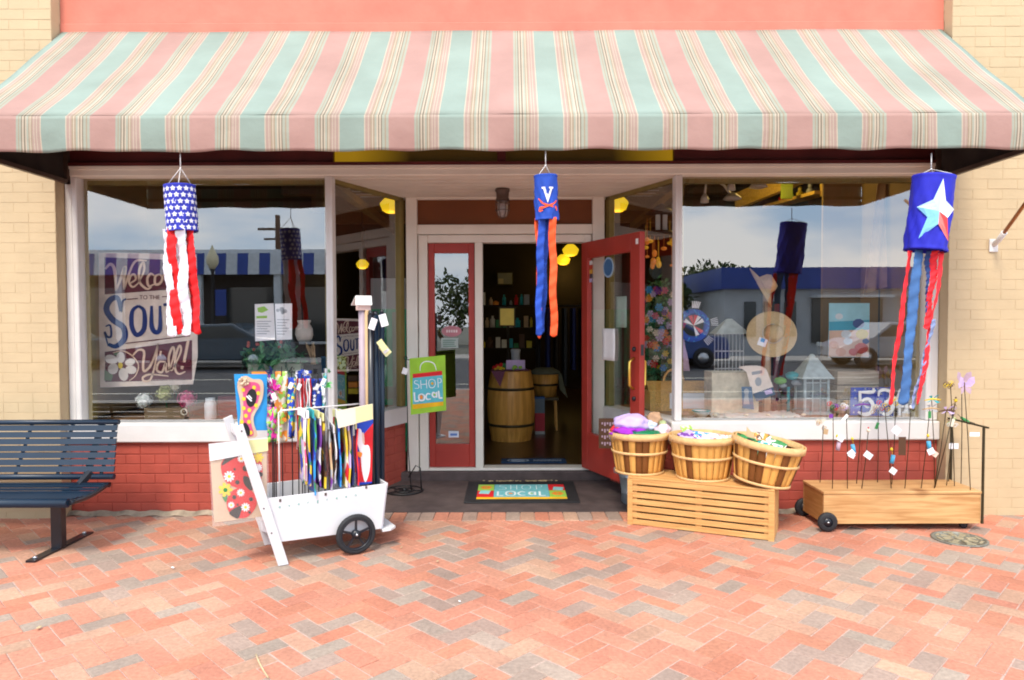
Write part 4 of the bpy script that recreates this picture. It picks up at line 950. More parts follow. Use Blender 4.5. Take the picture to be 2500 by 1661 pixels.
mb = MB(); mb.lathe([(.017, .0105), (.017, .0112)], (-.085, -.07, 0), 12); mb.mi = 1; mb.lathe([(.012, .0105), (.012, .0112)], (.078, -.07, 0), 10); mb.build('dot', [C_['orange'], C_['lime']], mt, world=False)
im = thing('door_mat', 'narrow navy door mat with pale lettering just inside the doorway', 'door mat', (.18, 1.42, .105))
mb = MB(); mb.box(-.10, .48, 1.33, 1.52, .105, .112); mb.build('base', M('navy_mat', (.015, .05, .12), .9, var=.2, vs=30), im)
mb = MB(); mb.X = T(.05, 1.42, .1135); mb.lathe([(.10, 0), (.10, .001), (.085, .001), (.085, 0)], n=30, caps=False, squash=.6); mb.X = Matrix()
for k in range(5): mb.box(-.01, .11, 1.385 + k * .016, 1.391 + k * .016, .1125, .1135)
for k in range(22):
    x = .19 + k * .0115; mb.box(x, x + .006, 1.385 + .012 * (k % 3 == 1), 1.455 - .014 * (k % 4 == 2), .1125, .1135)
    if k % 3 == 0: mb.box(x + .006, x + .0115, 1.44, 1.448, .1125, .1135)
mb.build('print', M('pale_blue_print', (.35, .42, .50), .9), im)

# ---------------------------------------------------------------- slatted crate, baskets, tub
m_pine = WOOD('pine_crate_wood', (.50, .25, .08), (.66, .37, .13), 'X', .6, knots=4)
m_pined = WOOD('pine_crate_side', (.50, .25, .08), (.64, .36, .13), 'Z', .6)
ca = math.atan2(-.39, .846)
crate = thing('slatted_crate', 'long pine crate with horizontal slats standing under the three baskets', 'crate', (.778, -.19, 0), ca)
CL, CD, CH = .935, .33, .325
mb = MB()
for i in range(7):
    z = .004 + i * .0455; mb.box(.012, CL - .012, 0, .010, z, z + .034, .0015)
mb.build('front_slats', m_pine, crate, world=False)
mb = MB()
for y in (0.001, .17, .30): 
    if y < .3: mb.box(0, CL, y + (.001 if y < .1 else 0), min(y + .155, CD), CH - .012, CH, .0015)
mb.build('top_boards', m_pine, crate, world=False)
for x in (0, CL - .018): MB().box(x, x + .018, .011, CD, .003, CH - .014, .002).build('end_board', m_pined, crate, world=False)
mb = MB()
for x in (.0, CL - .035): mb.box(x, x + .035, -.004, -.0005, .0, CH - .013)
for x in (.02, .45, CL - .06): mb.box(x, x + .04, .0105, .03, .01, CH - .014)
for i in range(7): mb.box(.012, CL - .012, CD - .012, CD, .004 + i * .0455, .04 + i * .0455)
mb.build('batten', m_pine, crate, world=False)
m_stave = VCOL('basket_stave', .6, .12, 60, .10, 14); m_hoop = WOOD('basket_hoop', (.58, .36, .15), (.72, .48, .22), 'X', .6)
LS, DS = (.68, .36, .09), (.17, .06, .012)
def basket(lab, loc, r0, r1, h, rot=(0, 0, 0), pat='0010010', seed=0):
    o = thing('bushel_basket', lab, 'basket', loc, 0, 'bushel baskets on the pine crate', rot); r = random.Random(seed)
    ns = 26; mb = MB(); 
    for i in range(ns):
        dk = pat[i % len(pat)] == '1'; c = DS if dk else LS; g = r.uniform(.85, 1.12); mb.pc = (c[0] * g, c[1] * g, c[2] * g, 1)
        a0 = 2 * math.pi * i / ns; a1 = 2 * math.pi * (i + .95) / ns; off = -.002 if i % 2 else .001
        mb.grid(lambda u, v, a0=a0, a1=a1, off=off: (((r0 + (r1 - r0) * v ** .85) + off) * math.cos(a0 + (a1 - a0) * u), ((r0 + (r1 - r0) * v ** .85) + off) * math.sin(a0 + (a1 - a0) * u), .005 + (h - .01) * v), 2, 8, -.003)
    mb.pc = (LS[0] * .8, LS[1] * .8, LS[2] * .8, 1); mb.lathe([(r0 - .004, .008), (r0 - .004, .014)], n=26)
    mb.build('staves', m_stave, o, world=False)
    def hoop(z0, z1, rr, t=.006, inner=False):
        q = (rr + (-.012 if inner else .004)); mb = MB()
        mb.lathe([(q, z0), (q + t, z0), (q + t + .001, (z0 + z1) / 2), (q + t, z1), (q, z1), (q, z0)], n=40, caps=False); mb.build('hoop', m_hoop, o, world=False)
    rz = lambda z: r0 + (r1 - r0) * (z / h) ** .85
    hoop(h - .042, h, rz(h - .01)); hoop(h - .036, h + .002, rz(h - .02), .006, True); hoop(h * .50, h * .50 + .017, rz(h * .52)); hoop(.0, .016, r0)
    mb = MB()
    for sx in (-1, 1):
        pts = [(sx * (r1 + .006), -.05 + .1 * k / 8, h - .02 - .045 * math.sin(math.pi * k / 8)) for k in range(9)]; mb.tube(pts, .0018, 5)
    mb.build('wire_handle', m_steel, o, world=False)
    return o
b1 = (.885, -.03, .326); b2 = (1.275, -.225, .326); b3 = (1.61, -.395, .338)
basket('bushel basket at the left end of the crate piled with purple and green cloth', b1, .160, .203, .283, (0, 0, .3), '0101100', 1)
basket('bushel basket in the middle of the crate holding pale packages', b2, .165, .214, .288, (0, 0, .0), '0010000', 2)
basket('bushel basket leaning at the right end of the crate with green printed cloths', b3, .168, .220, .27, (R(3), R(9), 0), '0011001', 3)
def lump(name, lab, cat, c, r, mat, seed=0, sx=1, sy=1, sz=.6, rotz=0, rotx=0, parent=None, group=None, fold=.12, n=22):
    rr = random.Random(seed); ph = [rr.uniform(0, 6.28) for _ in range(6)]; mb = MB(); mb.X = T(*c) @ RZ(rotz) @ RX(rotx)
    def fn(u, v):
        a = 2 * math.pi * u; b = math.pi * (v * .98 + .01) ; k = 1 + fold * (math.sin(3 * a + ph[0] + 2 * b) * .5 + math.sin(5 * a + ph[1] - 4 * b) * .4 + math.sin(7 * b + ph[2] + 2 * a) * .4 + math.sin(11 * a + 6 * b + ph[3]) * .2) * math.sin(b)
        return (r * sx * k * math.sin(b) * math.cos(a), -r * sy * k * math.sin(b) * math.sin(a), r * sz * k * math.cos(b))
    mb.grid(fn, n, n // 2 + 2)
    o = mb.build(name, mat, parent, loc=tuple(c) if parent is None else None)
    if parent is None: tag(o, lab, cat, group)
    return o
zb_ = b1[2] + .283
lump('stuffed_pouch', 'large pale lilac cloth bundle on top of the left basket', 'cloth bundle', (b1[0] - .06, b1[1] - .02, zb_ + .055), .115, clothmat('lilac_cloth', (.52, .40, .72)), 1, 1.05, .9, .58, 20, 0, fold=.14, n=40)
lump('folded_cloth', 'bright purple cloth under the lilac bundle in the left basket', 'cloth', (b1[0] - .10, b1[1] - .09, zb_ + .005), .085, clothmat('purple_cloth', (.30, .02, .45)), 2, 1.2, .7, .45, -15, 0, fold=.32, n=36)
lump('folded_cloth', 'red and orange cloth at the left edge of the left basket', 'cloth', (b1[0] - .155, b1[1] - .03, zb_ + .012), .05, clothmat('scarlet_cloth', (.68, .03, .05)), 3, .8, 1, .8, 0, 0, fold=.3)
lump('folded_cloth', 'deep green satin cloth along the front of the left basket', 'cloth', (b1[0] + .01, b1[1] - .12, zb_ - .01), .10, clothmat('emerald_satin', (.01, .17, .07), .35), 4, 1.25, .5, .30, 5, 0, fold=.28)
lump('folded_cloth', 'pale blue cloth behind the green satin in the left basket', 'cloth', (b1[0] + .06, b1[1] + .02, zb_ + .03), .06, clothmat('ice_blue_cloth', (.52, .60, .74)), 5, 1, 1, .7, 0, 0, fold=.25)
lump('folded_cloth', 'white and pink packaged cloth over the right edge of the left basket', 'cloth', (b1[0] + .15, b1[1] - .06, zb_ + .01), .055, clothmat('blush_cloth', (.74, .55, .60)), 6, 1.1, .7, .8, 30, 0, fold=.3)
lump('folded_cloth', 'crumpled brown paper at the back of the left basket', 'paper', (b1[0] + .125, b1[1] + .08, zb_ + .06), .05, clothmat('kraft_paper', (.45, .27, .16)), 7, 1, .7, 1.2, 0, 0, fold=.35)
lump('folded_cloth', 'small olive green roll beside the brown paper in the left basket', 'cloth', (b1[0] + .17, b1[1] + .03, zb_ + .035), .033, clothmat('sage_cloth', (.38, .45, .22)), 8, .8, 1, 1, 0, 0, fold=.2)
def packet(lab, c, w_, h_, t_, rx, ry, rz, cols, name='packet', cat='packet', group=None):
    mb = MB(); n_ = len(cols); X = T(*c) @ RZ(rz) @ RY(ry) @ RX(rx); mb.X = X
    mb.grid(lambda u, v: (-w_ / 2 + w_ * u, -h_ / 2 + h_ * v, t_ * .5 + t_ * .6 * math.sin(math.pi * v) * math.sin(math.pi * u) + t_ * .35 * math.sin(u * 13 + v * 5) * math.sin(v * 9)), 16, 12, t_ * .6)
    o = mb.build(name, [PRINT(cols, 38, 1, len(lab) % 9)], loc=tuple(c)); tag(o, lab, cat, group); return o
zb2 = b2[2] + .286
packet('pale blue packet lying across the middle basket', (b2[0] + .0, b2[1] - .06, zb2 - .015), .20, .13, .012, 25, 6, -5, ['sky', 'white', 'lilac', 'white'])
packet('violet packet at the left of the middle basket', (b2[0] - .10, b2[1] - .04, zb2 - .005), .11, .12, .014, 20, -14, 20, ['violet', 'lilac'])
packet('lime packet standing at the back of the middle basket', (b2[0] - .085, b2[1] + .06, zb2 + .0), .08, .12, .01, 50, 0, 10, ['lime', 'cream'])
packet('white and red packet at the right of the middle basket', (b2[0] + .11, b2[1] - .05, zb2 - .02), .12, .12, .012, 15, 8, -14, ['white', 'cream', 'white', 'red'])
packet('orange and white packet low at the front of the middle basket', (b2[0] - .04, b2[1] - .13, zb2 - .03), .16, .06, .012, 20, 0, 4, ['orange', 'white', 'lilac'])
packet('pale packet resting on the right rim of the middle basket', (b2[0] + .15, b2[1] - .10, zb2 - .005), .12, .05, .008, 10, -12, 18, ['white', 'skin'])
zb3 = b3[2] + .24
packet('dark green sequinned pouch at the left of the right basket', (b3[0] - .10, b3[1] - .03, zb3 + .02), .15, .08, .02, 30, 22, -10, ['green', 'black', 'green'])
packet('white red and teal printed cloth in the right basket', (b3[0] + .01, b3[1] - .10, zb3 - .025), .16, .12, .014, 45, 12, -25, ['white', 'red', 'teal', 'white', 'green'])
packet('tan and green striped cloth beside the printed one in the right basket', (b3[0] + .05, b3[1] - .06, zb3 - .02), .13, .14, .012, 50, 20, -35, ['tan', 'green', 'white', 'green'])
packet('brown red printed packet at the back of the right basket', (b3[0] + .02, b3[1] + .05, zb3 + .005), .10, .12, .012, 60, 10, 0, ['brown', 'cream', 'orange'])
mb = MB(); c = (b3[0] - .04, b3[1] + .06, zb3 + .03); mb.X = T(*c) @ RX(70); mb.prism([(-.045, -.04, 0), (.05, -.04, 0), (-.03, .075, 0)], (0, 0, .003)); tag(mb.build('card', C_['tan'], loc=c), 'brown folded card sticking up at the back of the right basket', 'card')
tub = thing('galvanised_tub', 'dull blue galvanised metal tub behind the left end of the crate', 'tub', (.93, .31, .02))
m_galv = M('galvanised_metal', (.30, .36, .40), .35, metal=.6, var=.2, vs=12)
c = (.945, .33, .012); mb = MB(); mb.lathe([(.12, 0), (.128, .01), (.13, .08), (.134, .085), (.13, .09), (.145, .20), (.149, .205), (.145, .21), (.158, .30), (.165, .305), (.163, .315), (.15, .312), (.115, .01)], c, 32); mb.build('body', m_galv, tub)
mb = MB(); mb.tube([(c[0] - .16, c[1], .29), (c[0] - .185, c[1], .27), (c[0] - .185, c[1], .24), (c[0] - .15, c[1], .23)], .004, 6); mb.build('handle', m_galv, tub)
bs = thing('dark_brown_sign', 'dark brown board with rows of pale print leaning behind the left basket', 'sign', (.78, .55, .05))
a = W(1462, 1022, .42); b = W(1492, 1095, .42)
mb = MB(); mb.box(a.x, a.x + .14, .42, .43, b.z, a.z); mb.build('board', C_['brown'], bs)
mb = MB()
for k in range(4):
    for j in range(5): mb.box(a.x + .02 + j * .02, a.x + .032 + j * .02, .4185, .4195, a.z - .045 - k * .05 - .012 * (j % 2), a.z - .03 - k * .05)
mb.build('print', C_['mauve'], bs)

# ---------------------------------------------------------------- wheeled planter box
m_plank = WOOD('honey_plank', (.43, .22, .08), (.62, .37, .16), 'X', .5, sc=5, coat=.15, knots=1.7)
m_plend = WOOD('planter_end_wood', (.36, .17, .045), (.46, .24, .08), 'Y', .5)
pb = thing('wheeled_planter_box', 'long honey coloured wooden box on wheels by the right brick pier', 'box', (2.05, -.2, 0))
px0, px1, py0, py1, pz0, pz1 = 2.03, 3.055, -.36, -.03, .045, .258
mb = MB(); mb.box(px0, px1, py0, py0 + .018, pz0, pz1 - .0185, .002); mb.box(px0, px1, py1 - .018, py1, pz0, pz1 - .0185); mb.build('side_board', m_plank, pb)
for x in (px0, px1 - .018): MB().box(x + .0005, x + .0175, py0 + .0185, py1 - .0185, pz0, pz1 - .0185).build('end_board', m_plend, pb)
mb = MB(); mb.box(px0 - .004, px1 + .004, py0 - .006, py1 + .004, pz1 - .018, pz1, .003); mb.build('top_board', m_plank, pb)
MB().box(px0 + .02, px1 - .02, py0 + .02, py1 - .02, pz0, pz0 + .012).build('bottom', m_plend, pb)
for y in (py0 - .035, py1 + .010):
    mb = MB(); mb.X = T(px0 + .015, y + .012, .064) @ RX(90); mb.lathe([(.03, -.014), (.052, -.016), (.063, -.008), (.064, 0), (.063, .008), (.052, .016), (.03, .014)], n=28, caps=False); wh = mb.build('wheel', m_rub, pb)
    mb = MB(); mb.X = T(px0 + .015, y + .012, .064) @ RX(90); mb.lathe([(.0, -.012), (.03, -.012), (.03, .012), (0, .012)], n=20, caps=False); mb.mi = 1; mb.ball((0, 0, .012), .008, 8); mb.build('hub', [m_rim, m_steel], wh)
mb = MB(); mb.box(px1 - .10, px1 - .06, py0 + .03, py0 + .06, .03, pz0); mb.X = T(px1 - .085, py0 + .045, .024) @ RX(90); mb.lathe([(.0, -.01), (.023, -.01), (.023, .01), (0, .01)], n=16, caps=False); mb.build('castor', m_rim, pb)
m_rust = M('dark_bronze_bar', (.045, .035, .015), .5, metal=.4, var=.3)
mb = MB(); xe = px1 + .008
mb.bar((xe, py0 - .004, pz0), (xe, py0 - .004, .68), .012); mb.bar((xe, py1 + .006, pz0), (xe, py1 + .006, .68), .012); mb.bar((xe + .012, py0 - .03, .677), (xe - .008, py1 + .03, .685), .014, .010); mb.bar((xe, py0, pz0 + .006), (xe, py1, pz0 + .006), .012)
mb.build('handle_frame', m_rust, pb)
# garden stakes pushed into the box
z5 = Zm(1900, 860, 3.137); zt_ = Zm(1990, 900, 5.6)
def stake(lab, base, top, yb, kind, cols, tagat=None, tagc='white', name='garden_stake'):
    B_ = W(*z5(*base), yb); B_.z = pz1; d_ = B_.y; t_ = W(*z5(*top), d_ - .01)
    t_.y = d_ - .01
    o = thing(name, lab, 'garden stake', tuple(B_), 0, 'garden stakes in the honey wooden box')
    mb = MB(); mid = (B_ + t_) / 2 + Vector((.004, 0, 0)); mb.tube([B_, mid, t_], .0028, 5); mb.build('rod', m_rust, o)
    mats = [C_[c] for c in cols]; mb = MB(); r = random.Random(int(top[0] * 7 + top[1]))
    if kind == 'dragonfly':
        mb.tube([t_ + Vector((-.05, 0, .0)), t_ + Vector((.0, -.01, .012)), t_ + Vector((.06, 0, .004))], [.003, .007, .004], 7); mb.mi = 1 % len(mats)
        for sx, sz in ((-.02, .03), (.03, .035), (-.035, -.012), (.035, -.016)): mb.prism([t_ + Vector((0, -.008, .008)), t_ + Vector((sx - .01, -.02, sz)), t_ + Vector((sx + .012, -.02, sz + .006))], (0, .0015, 0))
    elif kind == 'wire':
        for q in range(6):
            c = t_ + Vector((r.uniform(-.035, .035), r.uniform(-.02, .02), r.uniform(-.03, .03))); mb.mi = q % len(mats)
            mb.tube([c + Vector((.014 * math.cos(k * .8), .003 * k, .014 * math.sin(k * .8))) for k in range(8)], .0022, 5); mb.ball(c, .006, 6)
    elif kind == 'butterfly':
        for sx in (-1, 1):
            mb.mi = 0; mb.prism([t_ + Vector(v) for v in ((0, 0, 0), (sx * .02, -.02, .05), (sx * .045, -.03, .06), (sx * .05, -.03, .02), (sx * .03, -.02, -.01))], (0, .0015, 0))
            mb.mi = 1 % len(mats); mb.prism([t_ + Vector(v) for v in ((0, 0, -.002), (sx * .035, -.02, -.02), (sx * .03, -.02, -.055), (sx * .008, -.01, -.04))], (0, .0015, 0))
        mb.mi = 2 % len(mats); mb.tube([t_ + Vector((0, 0, .02)), t_ + Vector((0, -.003, -.04))], [.005, .003], 6)
    elif kind == 'bird':
        mb.lathe([(.0, -.0)], n=3, caps=False) if False else None
        mb.ball(t_ + Vector((.01, 0, 0)), .02, 10, .7, sx=1.5, sy=.7); mb.mi = 1 % len(mats); mb.ball(t_ + Vector((-.025, 0, .012)), .011, 8); mb.mi = 2 % len(mats); mb.prism([t_ + Vector((.03, 0, 0)), t_ + Vector((.07, 0, -.012)), t_ + Vector((.065, 0, .006))], (0, .003, 0)); mb.bar(t_ + Vector((-.034, 0, .012)), t_ + Vector((-.06, 0, .006)), .003)
    elif kind == 'ball':
        mb.ball(t_, .012, 10); mb.mi = 1 % len(mats); mb.ball(t_ + Vector((0, 0, .018)), .006, 8)
    mb.build('ornament', mats, o)
    if tagat:
        c = W(*z5(*tagat[:2]), d_ - .03); mb = MB(); mb.X = T(*c) @ RY(tagat[2]); mb.box(-tagat[3] * 1.25, tagat[3] * 1.25, 0, .0015, -tagat[4] * 1.3, tagat[4] * 1.3); mb.build('tag', C_[tagc], o)
    return o
stake('garden stake with a small red and green wire figure, leftmost in the honey box', (320, 1000), (345, 560), -.10, 'wire', ['tan', 'cream'], (365, 610, 10, .012, .014), 'tan')
stake('tall garden stake with a red and green wire bird in front of the window sill', (415, 1040), (420, 430), -.28, 'wire', ['red', 'green', 'violet'], (405, 490, 5, .010, .010), 'violet')
stake('garden stake with a white and bead wire ornament second from the left', (530, 1045), (520, 425), -.28, 'wire', ['white', 'tan', 'lilac'], (510, 505, 40, .008, .022))
stake('garden stake with a violet dragonfly before the number plaque', (600, 1000), (640, 410), -.14, 'dragonfly', ['violet', 'gray'], (560, 790, 30, .02, .012))
stake('short garden stake with a white wind tag and red ribbon', (640, 1040), (690, 600), -.28, 'ball', ['cream', 'red'], (690, 790, 35, .022, .016))
stake('garden stake with an olive leaf tag in the middle of the honey box', (760, 985), (765, 445), -.10, 'wire', ['tan', 'gray', 'cream'], (757, 565, 20, .008, .018), 'green')
stake('tall garden stake with red and yellow glass beads over the plaque', (865, 1040), (815, 415), -.28, 'wire', ['red', 'sun', 'gray'], (905, 600, 40, .022, .020))
stake('garden stake with a golden wire bird right of the number plaque', (870, 1000), (900, 375), -.16, 'wire', ['sun', 'cream'], (950, 720, 0, .02, .048), 'brown')
stake('garden stake with a white glass finial near the window corner', (970, 1035), (1015, 420), -.28, 'ball', ['white', 'gray'])
stake('garden stake with a bronze dragonfly by the window frame', (1095, 1035), (1160, 440), -.28, 'dragonfly', ['tan', 'gray'], (1160, 480, 0, .008, .018), 'green')
stake('garden stake with a long winged wire dragonfly over the brick corner', (1195, 1030), (1285, 455), -.28, 'dragonfly', ['brown', 'lilac', 'gray'], (1200, 780, 35, .016, .014), 'skin')
stake('garden stake with a teal and gold dragonfly high by the pier', (1200, 1000), (1175, 370), -.2, 'dragonfly', ['sun', 'teal'])
stake('garden stake with a small green bead flower against the pier', (1305, 970), (1335, 530), -.08, 'wire', ['lime', 'cream', 'white'], (1345, 720, 0, .026, .015))
stake('tall garden stake with a lilac butterfly and yellow glass flower', (1200, 1035), (1360, 370), -.26, 'ball', ['sun', 'brown'])
stake('tallest garden stake with a lilac and mauve butterfly against the cream pier', (1470, 1155), (1425, 255), -.33, 'butterfly', ['lilac', 'mauve', 'brown'], (1505, 630, 0, .026, .010))
stake('short garden stake with brown wire flowers below the lilac butterfly', (1290, 985), (1345, 440), -.2, 'wire', ['tan', 'lilac', 'brown'], (1330, 540, 20, .012, .02), 'cream')
stake('garden stake with a mauve butterfly close to the bronze handle', (1400, 1000), (1405, 215), -.15, 'butterfly', ['mauve', 'lilac', 'brown'])
stake('garden stake with a small gold wire bird beside the mauve butterfly', (1350, 1010), (1320, 265), -.22, 'wire', ['sun', 'brown'])
o = thing('glass_hummingbird', 'green hummingbird ornament perched on the bronze handle of the wooden box', 'ornament', tuple(W(*z5(1440, 535), py1)))
c = W(*z5(1440, 528), py1 - .1); mb = MB(); mb.X = T(*c) @ RY(35); mb.ball((0, 0, 0), .026, 12, .5, sx=1.5, sy=.5); mb.ball((-.038, 0, .0), .010, 8); mb.build('body', C_['green'], o)
mb = MB(); mb.X = T(*c) @ RY(35); mb.prism([(0, -.008, .004), (.05, -.012, .02), (.06, -.012, .004)], (0, .002, 0)); mb.bar((-.045, 0, 0), (-.075, 0, .004), .003); mb.build('wing', C_['black'], o)
# wind chime hanging on the stakes: a blue can with a star tag
def chime(lab, can, col, star, starrot, ky=-.30):
    c = W(*z5(*can), ky); o = thing('hanging_chime', lab, 'wind chime', tuple(c), 0, 'small blue chimes hanging over the wooden box')
    mb = MB(); mb.X = T(*c) @ RY(starrot * .3); mb.tube([(0, 0, -.028), (0, 0, .028)], .013, 12); mb.build('tube', col, o)
    mb = MB(); mb.tube([c + Vector((0, 0, .028)), c + Vector((-.004, 0, .06))], .0012, 4); mb.ball(c + Vector((-.008, 0, .066)), .010, 6, jit=.5); mb.build('hook', C_['sun'], o)
    s_ = W(*z5(*star), ky - .02); mb = MB(); mb.X = T(*s_) @ RY(starrot); mb.box(-.022, .022, 0, .0015, -.020, .020); mb.build('tag', C_['white'], o)
m_bl = M('glossy_blue_tin', (.06, .33, .55), .3, var=.2, vs=30)
chime('blue can chime with a big white tag hanging lowest over the wooden box', (875, 820), m_bl, (880, 910), 35)
chime('blue and white chime hanging left of the lowest one', (575, 740), m_bl, (560, 775), -40)
chime('pale beaded chime hanging leftmost over the wooden box', (460, 720), C_['mauve'], (478, 660), 30)
chime('small blue chime hanging by the right end of the brick wall', (1155, 715), m_bl, (1170, 760), -25)

# ---------------------------------------------------------------- valve cover in the paving
vc = thing('valve_cover', 'small round iron utility cover set in the brick paving at the right', 'utility cover', tuple(G(2342, 1317)))
c = G(2342, 1317); m_cov = M('worn_iron_cover', (.20, .20, .17), .55, metal=.4, var=.3, vs=25, bump=.3)
mb = MB(); mb.lathe([(.158, 0), (.158, .006), (.148, .008), (.140, .006), (.140, .0045), (0.001, .0045)], c, 40); mb.build('frame', m_cov, vc)
mb = MB()
for k in range(8):
    a = k * math.pi / 4; mb.X = T(*c) @ Matrix.Rotation(a, 4, 'Z'); mb.box(.045, .10, -.016, .016, .0047, .0085)
    mb.box(.112, .128, -.03, .03, .0047, .008)
mb.X = T(*c); mb.lathe([(.025, .0047), (.025, .009)], n=12); mb.build('raised_pattern', M('cover_pattern', (.34, .30, .20), .6, metal=.3, var=.3, vs=30), vc)

# ---------------------------------------------------------------- flag pole bracket on the right pier
fb = thing('flagpole', 'brown wooden flagpole in a white wall bracket on the right brick pier', 'flagpole', tuple(W(2424, 600, -.01)))
c = W(2424, 600, 0); mb = MB(); mb.box(c.x - .03, c.x + .03, -.012, -.002, c.z - .045, c.z + .045, .003)
e1 = W(2437, 588, -.05); e2 = W(2452, 568, -.12)
mb.tube([c, e1, e2], [.016, .018, .020], 12); mb.build('bracket', m_white, fb)
mb = MB(); mb.tube([e1 + (e2 - e1) * .6, e2 + (e2 - e1) * 8 + Vector((.0, .0, .02))], .012, 10); mb.build('pole', WOOD('varnished_pole', (.30, .09, .02), (.40, .14, .03), 'X', .35), fb)

# ---------------------------------------------------------------- windsocks under the awning
YW = YA + .024
def sock_cords(o, hook, ring_c, r, n=3, mat=None):
    mb = MB(); k = Vector(hook) + Vector((0, 0, -.09)); mb.tube([hook, k], .003, 6); mb.ball(k, .006, 8)
    for i in range(n): a = 2 * math.pi * i / n + .9; mb.tube([k, Vector(ring_c) + Vector((r * math.cos(a), r * math.sin(a), 0))], .0022, 5)
    mb.build('cord', mat or m_wire, o)
def cyl(c, r, tilt):
    "map (arc x, height y below the top, lift) onto the front of a hanging tube"
    Xm = T(*c) @ RY(tilt)
    return lambda x, y, h: Xm @ Vector(((r + h) * math.sin(x / r), -(r + h) * math.cos(x / r), -y))
def streamer(o, p0, p1, w_, mat, ph=0, amp=.012, ang=0, taper=1, name='streamer'):
    p0 = Vector(p0); p1 = Vector(p1); ln = (p1 - p0).length; mb = MB()
    def fn(u, v):
        p = p0 + (p1 - p0) * v; a = R(ang) + .22 * math.sin(v * 9 + ph) ; s_ = (u - .5) * w_ * (1 - (1 - taper) * v)
        rp = .004 * math.sin(v * 62 + ph * 3 + u * 3) + .0025 * math.sin(v * 117 + u * 5)
        return (p.x + s_ * math.cos(a) + .004 * math.sin(v * 14 + ph) , p.y + s_ * math.sin(a) + amp * math.sin(v * 11 + ph * 2) + rp, p.z - .012 * math.sin(u * math.pi) * v)
    mb.grid(fn, 4, 46, .0012); mb.build(name, mat, o)
m_sblue = clothmat('royal_sock_cloth', (.022, .03, .36)); m_swht = clothmat('white_sock_cloth', (.74, .73, .80)); m_sred = clothmat('red_sock_cloth', (.72, .008, .012))
def crumple(mb, r, h, amp):
    "cloth tube held open by a hoop at the top, creased below it"
    def fn(u, v):
        a = -2 * math.pi * u; k = amp * (math.sin(5 * a + 9 * v) + .8 * math.sin(9 * a - 13 * v + 1) + .5 * math.sin(17 * a + 23 * v)) * (.15 + .85 * math.sin(min(1, v * 1.3) * 1.57)) + (.0025 if v < .05 or v > .95 else 0)
        return ((r + k) * math.cos(a), (r + k) * math.sin(a), .004 - (h + .004) * v)
    mb.grid(fn, 64, 40, .0012)
# 1 stars and stripes
c = W(438, 455, YW); r = .083
o = thing('windsock', 'hanging windsock of white stars on blue with red and white tails, at the left', 'windsock', tuple(c), 0, 'windsocks hanging from the awning')
mb = MB(); mb.X = T(*c) @ RY(-3); crumple(mb, r, .262, .0025); tb = mb.build('tube', m_sblue, o)
f_ = cyl(c, r, -3); mb = MB()
for i in range(7):
    for j in range(-7, 8):
        x0 = (j + (.5 if i % 2 else 0)) * .0345; y0 = .025 + i * .0365
        if abs(x0) > r * 3: continue
        pts = [(x0 + (.0165 if k % 2 == 0 else .0085) * math.sin(k * math.pi / 5), y0 - (.0165 if k % 2 == 0 else .0085) * math.cos(k * math.pi / 5)) for k in range(10)]
        mb.f([mb.v(f_(a, b, .003)) for a, b in pts][::-1])
mb.build('stars', m_swht, tb)
sock_cords(o, W(440, 372, YW), c, r)
yb = c.z - .25
for i, (a, b, m_) in enumerate(((-.070, -.062, m_swht), (-.034, -.032, m_sred), (.018, .02, m_swht), (.062, .086, m_sred))):
    streamer(o, (c.x + a + .012, YW - .06 + .02 * (i in (0, 3)), yb), (c.x + b + .030, YW - .05, W(440, (818, 812, 816, 812)[i], YW).z), (.050, .054, .056, .040)[i], m_, i * 1.3, .010, 0)
for i, (a, b, m_) in enumerate(((.03, .05, m_sred), (-.03, -.01, m_swht))): streamer(o, (c.x + a, YW + .05, yb), (c.x + b, YW + .05, yb - .58), .04, m_, i + 4, .01)
# 2 blue with V and crossed sabres
c = W(1332, 431, YW); r = .066
o = thing('windsock', 'hanging royal blue windsock with a white V over crossed sabres and orange tails', 'windsock', tuple(c), 0, 'windsocks hanging from the awning')
m_uv = clothmat('bright_blue_sock', (.012, .060, .38)); m_uo = clothmat('orange_sock_cloth', (.80, .095, .02))
mb = MB(); mb.X = T(*c) @ RY(-1.5); crumple(mb, r, .253, .003); tb = mb.build('tube', m_uv, o)
f_ = cyl(c, r, -1.5); g_ = lambda x, y, h: f_((x + .004) * 1.12, .012 + y * 1.08, .003 + h)
mb = MB()
def gp(pts): mb.f([mb.v(g_(a, b, .001)) for a, b in pts])
gp([(-.028, .055), (-.010, .055), (-.010, .063), (.006, .110), (.000, .140), (-.020, .066), (-.028, .063)][::-1])
gp([(.008, .055), (.030, .055), (.030, .063), (.024, .066), (.000, .140), (-.003, .118), (.014, .066), (.008, .063)][::-1])
mb.build('letter', m_swht, tb)
mb = MB()
mb.stroke([(-.048, .112), (-.02, .142), (.02, .155), (.042, .165)], .009, g_); mb.stroke([(.052, .122), (.03, .142), (-.01, .157), (-.034, .168)], .009, g_)
mb.stroke([(.030, .155), (.046, .160), (.050, .178)], .010, g_); mb.stroke([(-.022, .158), (-.040, .163), (-.042, .178), (-.025, .176)], .010, g_)
mb.build('sabres', m_uo, tb)
sock_cords(o, W(1332, 366, YW), c, r, 2)
yb = c.z - .24
ye = W(1300, 818, YW).z
streamer(o, (c.x - .025, YW - .045, yb), (c.x - .045, YW - .04, ye + .005), .046, m_uv, .6, .01, 5, .8)
streamer(o, (c.x + .036, YW - .045, yb), (c.x + .044, YW - .04, ye), .042, m_uo, 2.2, .008, 0)
streamer(o, (c.x - .05, YW - .01, yb), (c.x - .035, YW + .0, ye - .01), .024, m_uo, 3.9, .012, 30)
streamer(o, (c.x + .01, YW + .04, yb), (c.x - .02, YW + .04, ye + .02), .03, m_uv, 5, .012, 10)
